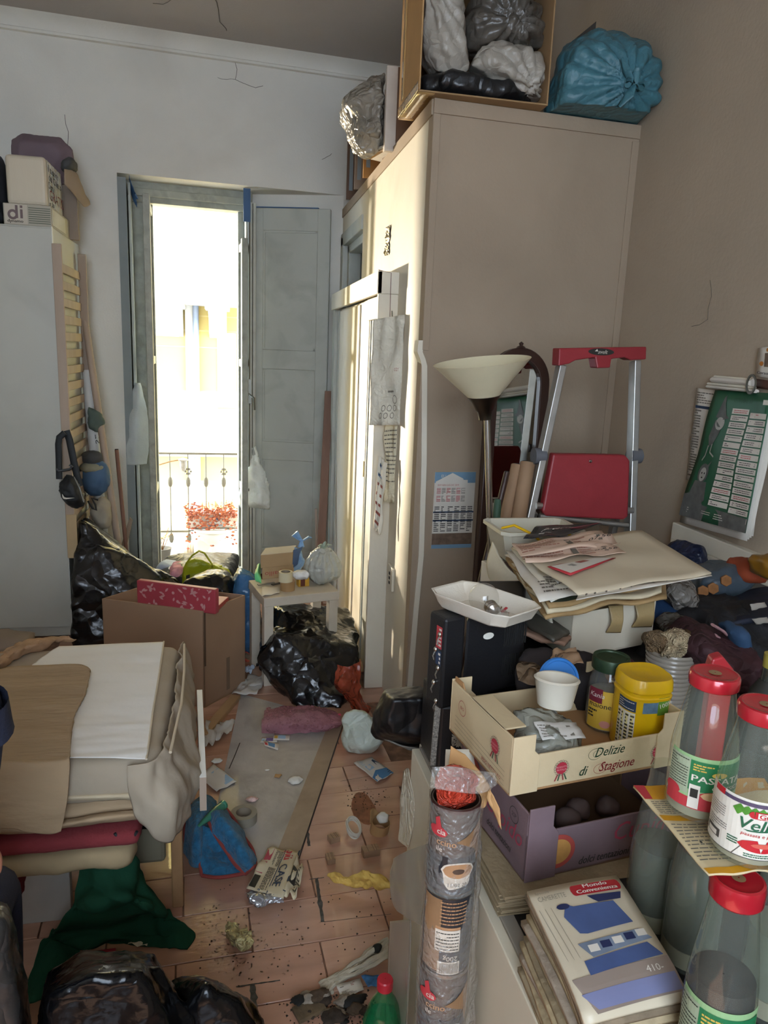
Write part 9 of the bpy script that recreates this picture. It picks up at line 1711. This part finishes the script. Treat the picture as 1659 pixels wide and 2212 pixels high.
# ================================================================== PERSON SEATED AT THE LEFT, MOSTLY OUTSIDE THE FRAME
def skin(name, verts, edges, radii, mat, parent=None, root=0, sub=2):
    me = bpy.data.meshes.new(name); off = OFF.get(parent, V((0, 0, 0))); me.from_pydata([tuple(V(v) - off) for v in verts], edges, [])
    o = bpy.data.objects.new(name, me); COL.objects.link(o)
    md = o.modifiers.new('k', 'SKIN'); md.use_smooth_shade = True; md2 = o.modifiers.new('s', 'SUBSURF'); md2.levels = sub; md2.render_levels = sub
    for i, d in enumerate(me.skin_vertices[0].data): d.radius = (radii[i],) * 2 if not isinstance(radii[i], tuple) else radii[i]; d.use_root = (i == root)
    m2 = bpy.data.meshes.new_from_object(o.evaluated_get(bpy.context.evaluated_depsgraph_get())); bpy.data.objects.remove(o)
    m2.materials.clear(); m2.materials.append(mat); m2.polygons.foreach_set('use_smooth', [True] * len(m2.polygons)); m2.name = name
    q = bpy.data.objects.new(name, m2); COL.objects.link(q); q.parent = parent; OFF[q] = off
    return q
sh = ony(-68, 1492, 1.10); el = ony(-62, 1640, 1.12); wr = ony(-72, 1800, 1.22)
bx_ = sh.x - 0.21
stl = T('low_stool', 'plain low wooden stool under the seated person at the left', 'stool', (bx_ - 0.02, 1.02, 0))
MB().lathe([(0.001, 0.40), (0.15, 0.40), (0.155, 0.41), (0.15, 0.425), (0.001, 0.425)], (bx_ - 0.02, 1.02, 0), 28).build('seat', wood, parent=stl, smooth=True, angle=30)
for a in range(4): MB().tube([(bx_ - 0.02 + 0.13 * cos(a * pi / 2 + .8), 1.02 + 0.13 * sin(a * pi / 2 + .8), 0), (bx_ - 0.02 + 0.10 * cos(a * pi / 2 + .8), 1.02 + 0.10 * sin(a * pi / 2 + .8), 0.40)], 0.016, 10).build('leg', wood, parent=stl, smooth=True)
PE = T('person', 'person in dark navy sleeves seated at the left edge, only an arm showing', 'person', (bx_, 1.02, 0))
navyc = M('navy_sleeve', '20263a', 0.85, var=0.12, bump=0.2, bs=160); skn = M('skin_tone', 'a9735c', 0.55, var=0.06)
lsh = V((bx_ - 0.19, 1.06, sh.z)); 
vs = [(bx_, 1.02, 0.53), (bx_, 1.03, 0.70), (bx_, 1.05, 0.90), (bx_, 1.06, sh.z + 0.02), (bx_, 1.07, sh.z + 0.10), (bx_, 1.10, sh.z + 0.20), (bx_, 1.10, sh.z + 0.30), sh, sh * 0.5 + el * 0.5, el, el * 0.5 + wr * 0.5, wr, lsh, lsh + V((-0.03, 0.03, -0.15)), lsh + V((-0.02, 0.08, -0.27)), lsh + V((0.02, 0.22, -0.36)),
      (bx_ + 0.09, 1.05, 0.52), (bx_ + 0.10, 1.30, 0.53), (bx_ + 0.10, 1.46, 0.50), (bx_ + 0.10, 1.44, 0.28), (bx_ + 0.10, 1.43, 0.09), (bx_ + 0.11, 1.55, 0.04), (bx_ - 0.09, 1.05, 0.52), (bx_ - 0.10, 1.30, 0.53), (bx_ - 0.10, 1.46, 0.50), (bx_ - 0.10, 1.44, 0.28), (bx_ - 0.10, 1.43, 0.09), (bx_ - 0.11, 1.55, 0.04)]
ed = [(0, 1), (1, 2), (2, 3), (3, 4), (4, 5), (5, 6), (3, 7), (7, 8), (8, 9), (9, 10), (10, 11), (3, 12), (12, 13), (13, 14), (14, 15), (0, 16), (16, 17), (17, 18), (18, 19), (19, 20), (20, 21), (0, 22), (22, 23), (23, 24), (24, 25), (25, 26), (26, 27)]
ra = [0.13, 0.125, 0.13, 0.09, 0.055, 0.085, 0.07, 0.058, 0.052, 0.046, 0.042, 0.033, 0.058, 0.052, 0.045, 0.034, 0.085, 0.078, 0.062, 0.056, 0.044, 0.036, 0.085, 0.078, 0.062, 0.056, 0.044, 0.036]
skin('body', vs, ed, ra, navyc, PE)
d_ = (el - sh).normalized(); hm = sh * 0.45 + el * 0.55
MB().lathe([(0.052, -0.05), (0.058, 0.0), (0.0595, 0.006), (0.057, 0.010), (0.050, 0.008)], hm, 24, ax=d_).build('sleeve_hem', navyc, parent=PE, smooth=True)
hc = V((bx_, 1.10, sh.z + 0.25)); hull('face', ell(hc, 0.075, 0.095, 0.115, 9), skn, parent=PE, vox=0.010, amp=0.0, amp2=0.0)
hull('hair', ell(hc + V((0, -0.022, 0.03)), 0.083, 0.088, 0.102, 8), M('dark_hair', '241a14', 0.6, var=0.3, bump=0.4, bs=90), parent=PE, vox=0.010, amp=0.004)
mb = MB(); mb.ball(hc + V((0, 0.098, -0.01)), (0.013, 0.016, 0.02), 6); [mb.ball(hc + V((s_ * 0.077, -0.005, 0)), (0.01, 0.02, 0.03), 6) for s_ in (-1, 1)]; mb.tube([hc + V((-0.022, 0.084, -0.055)), hc + V((0, 0.09, -0.057)), hc + V((0.022, 0.084, -0.055))], 0.005, 6)
mb.build('nose_mouth_ears', skn, parent=PE, smooth=True)['kind'] = 'stuff'
ey = MB(); [ey.ball(hc + V((s_ * 0.03, 0.082, 0.012)), 0.010, 6) for s_ in (-1, 1)]; ey.build('eyes', white, parent=PE, smooth=True)['kind'] = 'stuff'
hd_ = (wr - el).normalized(); side = V((1, 0, 0)) - hd_ * hd_.x; side.normalize(); hn = hd_.cross(side)
hv = [wr, wr + hd_ * 0.045, wr + hd_ * 0.085]; he = [(0, 1), (1, 2)]; hr = [0.026, 0.034, 0.036]
for k in range(4):
    o_ = side * (0.028 - 0.019 * k); L_ = [0.070, 0.080, 0.074, 0.058][k]; n0 = len(hv)
    hv += [wr + hd_ * 0.095 + o_, wr + hd_ * (0.095 + L_ * 0.45) + o_ * 1.1 + hn * 0.006, wr + hd_ * (0.095 + L_ * 0.75) + o_ * 1.1 + hn * 0.02, wr + hd_ * (0.095 + L_ * 0.9) + o_ * 1.1 + hn * 0.038]; he += [(2, n0), (n0, n0 + 1), (n0 + 1, n0 + 2), (n0 + 2, n0 + 3)]; hr += [0.011, 0.0095, 0.009, 0.008]
n0 = len(hv); hv += [wr + hd_ * 0.04 + side * 0.034, wr + hd_ * 0.068 + side * 0.052 + hn * 0.012, wr + hd_ * 0.095 + side * 0.055 + hn * 0.024]; he += [(1, n0), (n0, n0 + 1), (n0 + 1, n0 + 2)]; hr += [0.014, 0.011, 0.009]
skin('hand', hv, he, hr, skn, PE)
MB().lathe([(0.034, -0.03), (0.037, 0.0), (0.036, 0.012), (0.030, 0.010)], wr, 20, ax=hd_).build('blue_cuff', M('blue_cuff', '1f3f8a', 0.7), parent=PE, smooth=True)
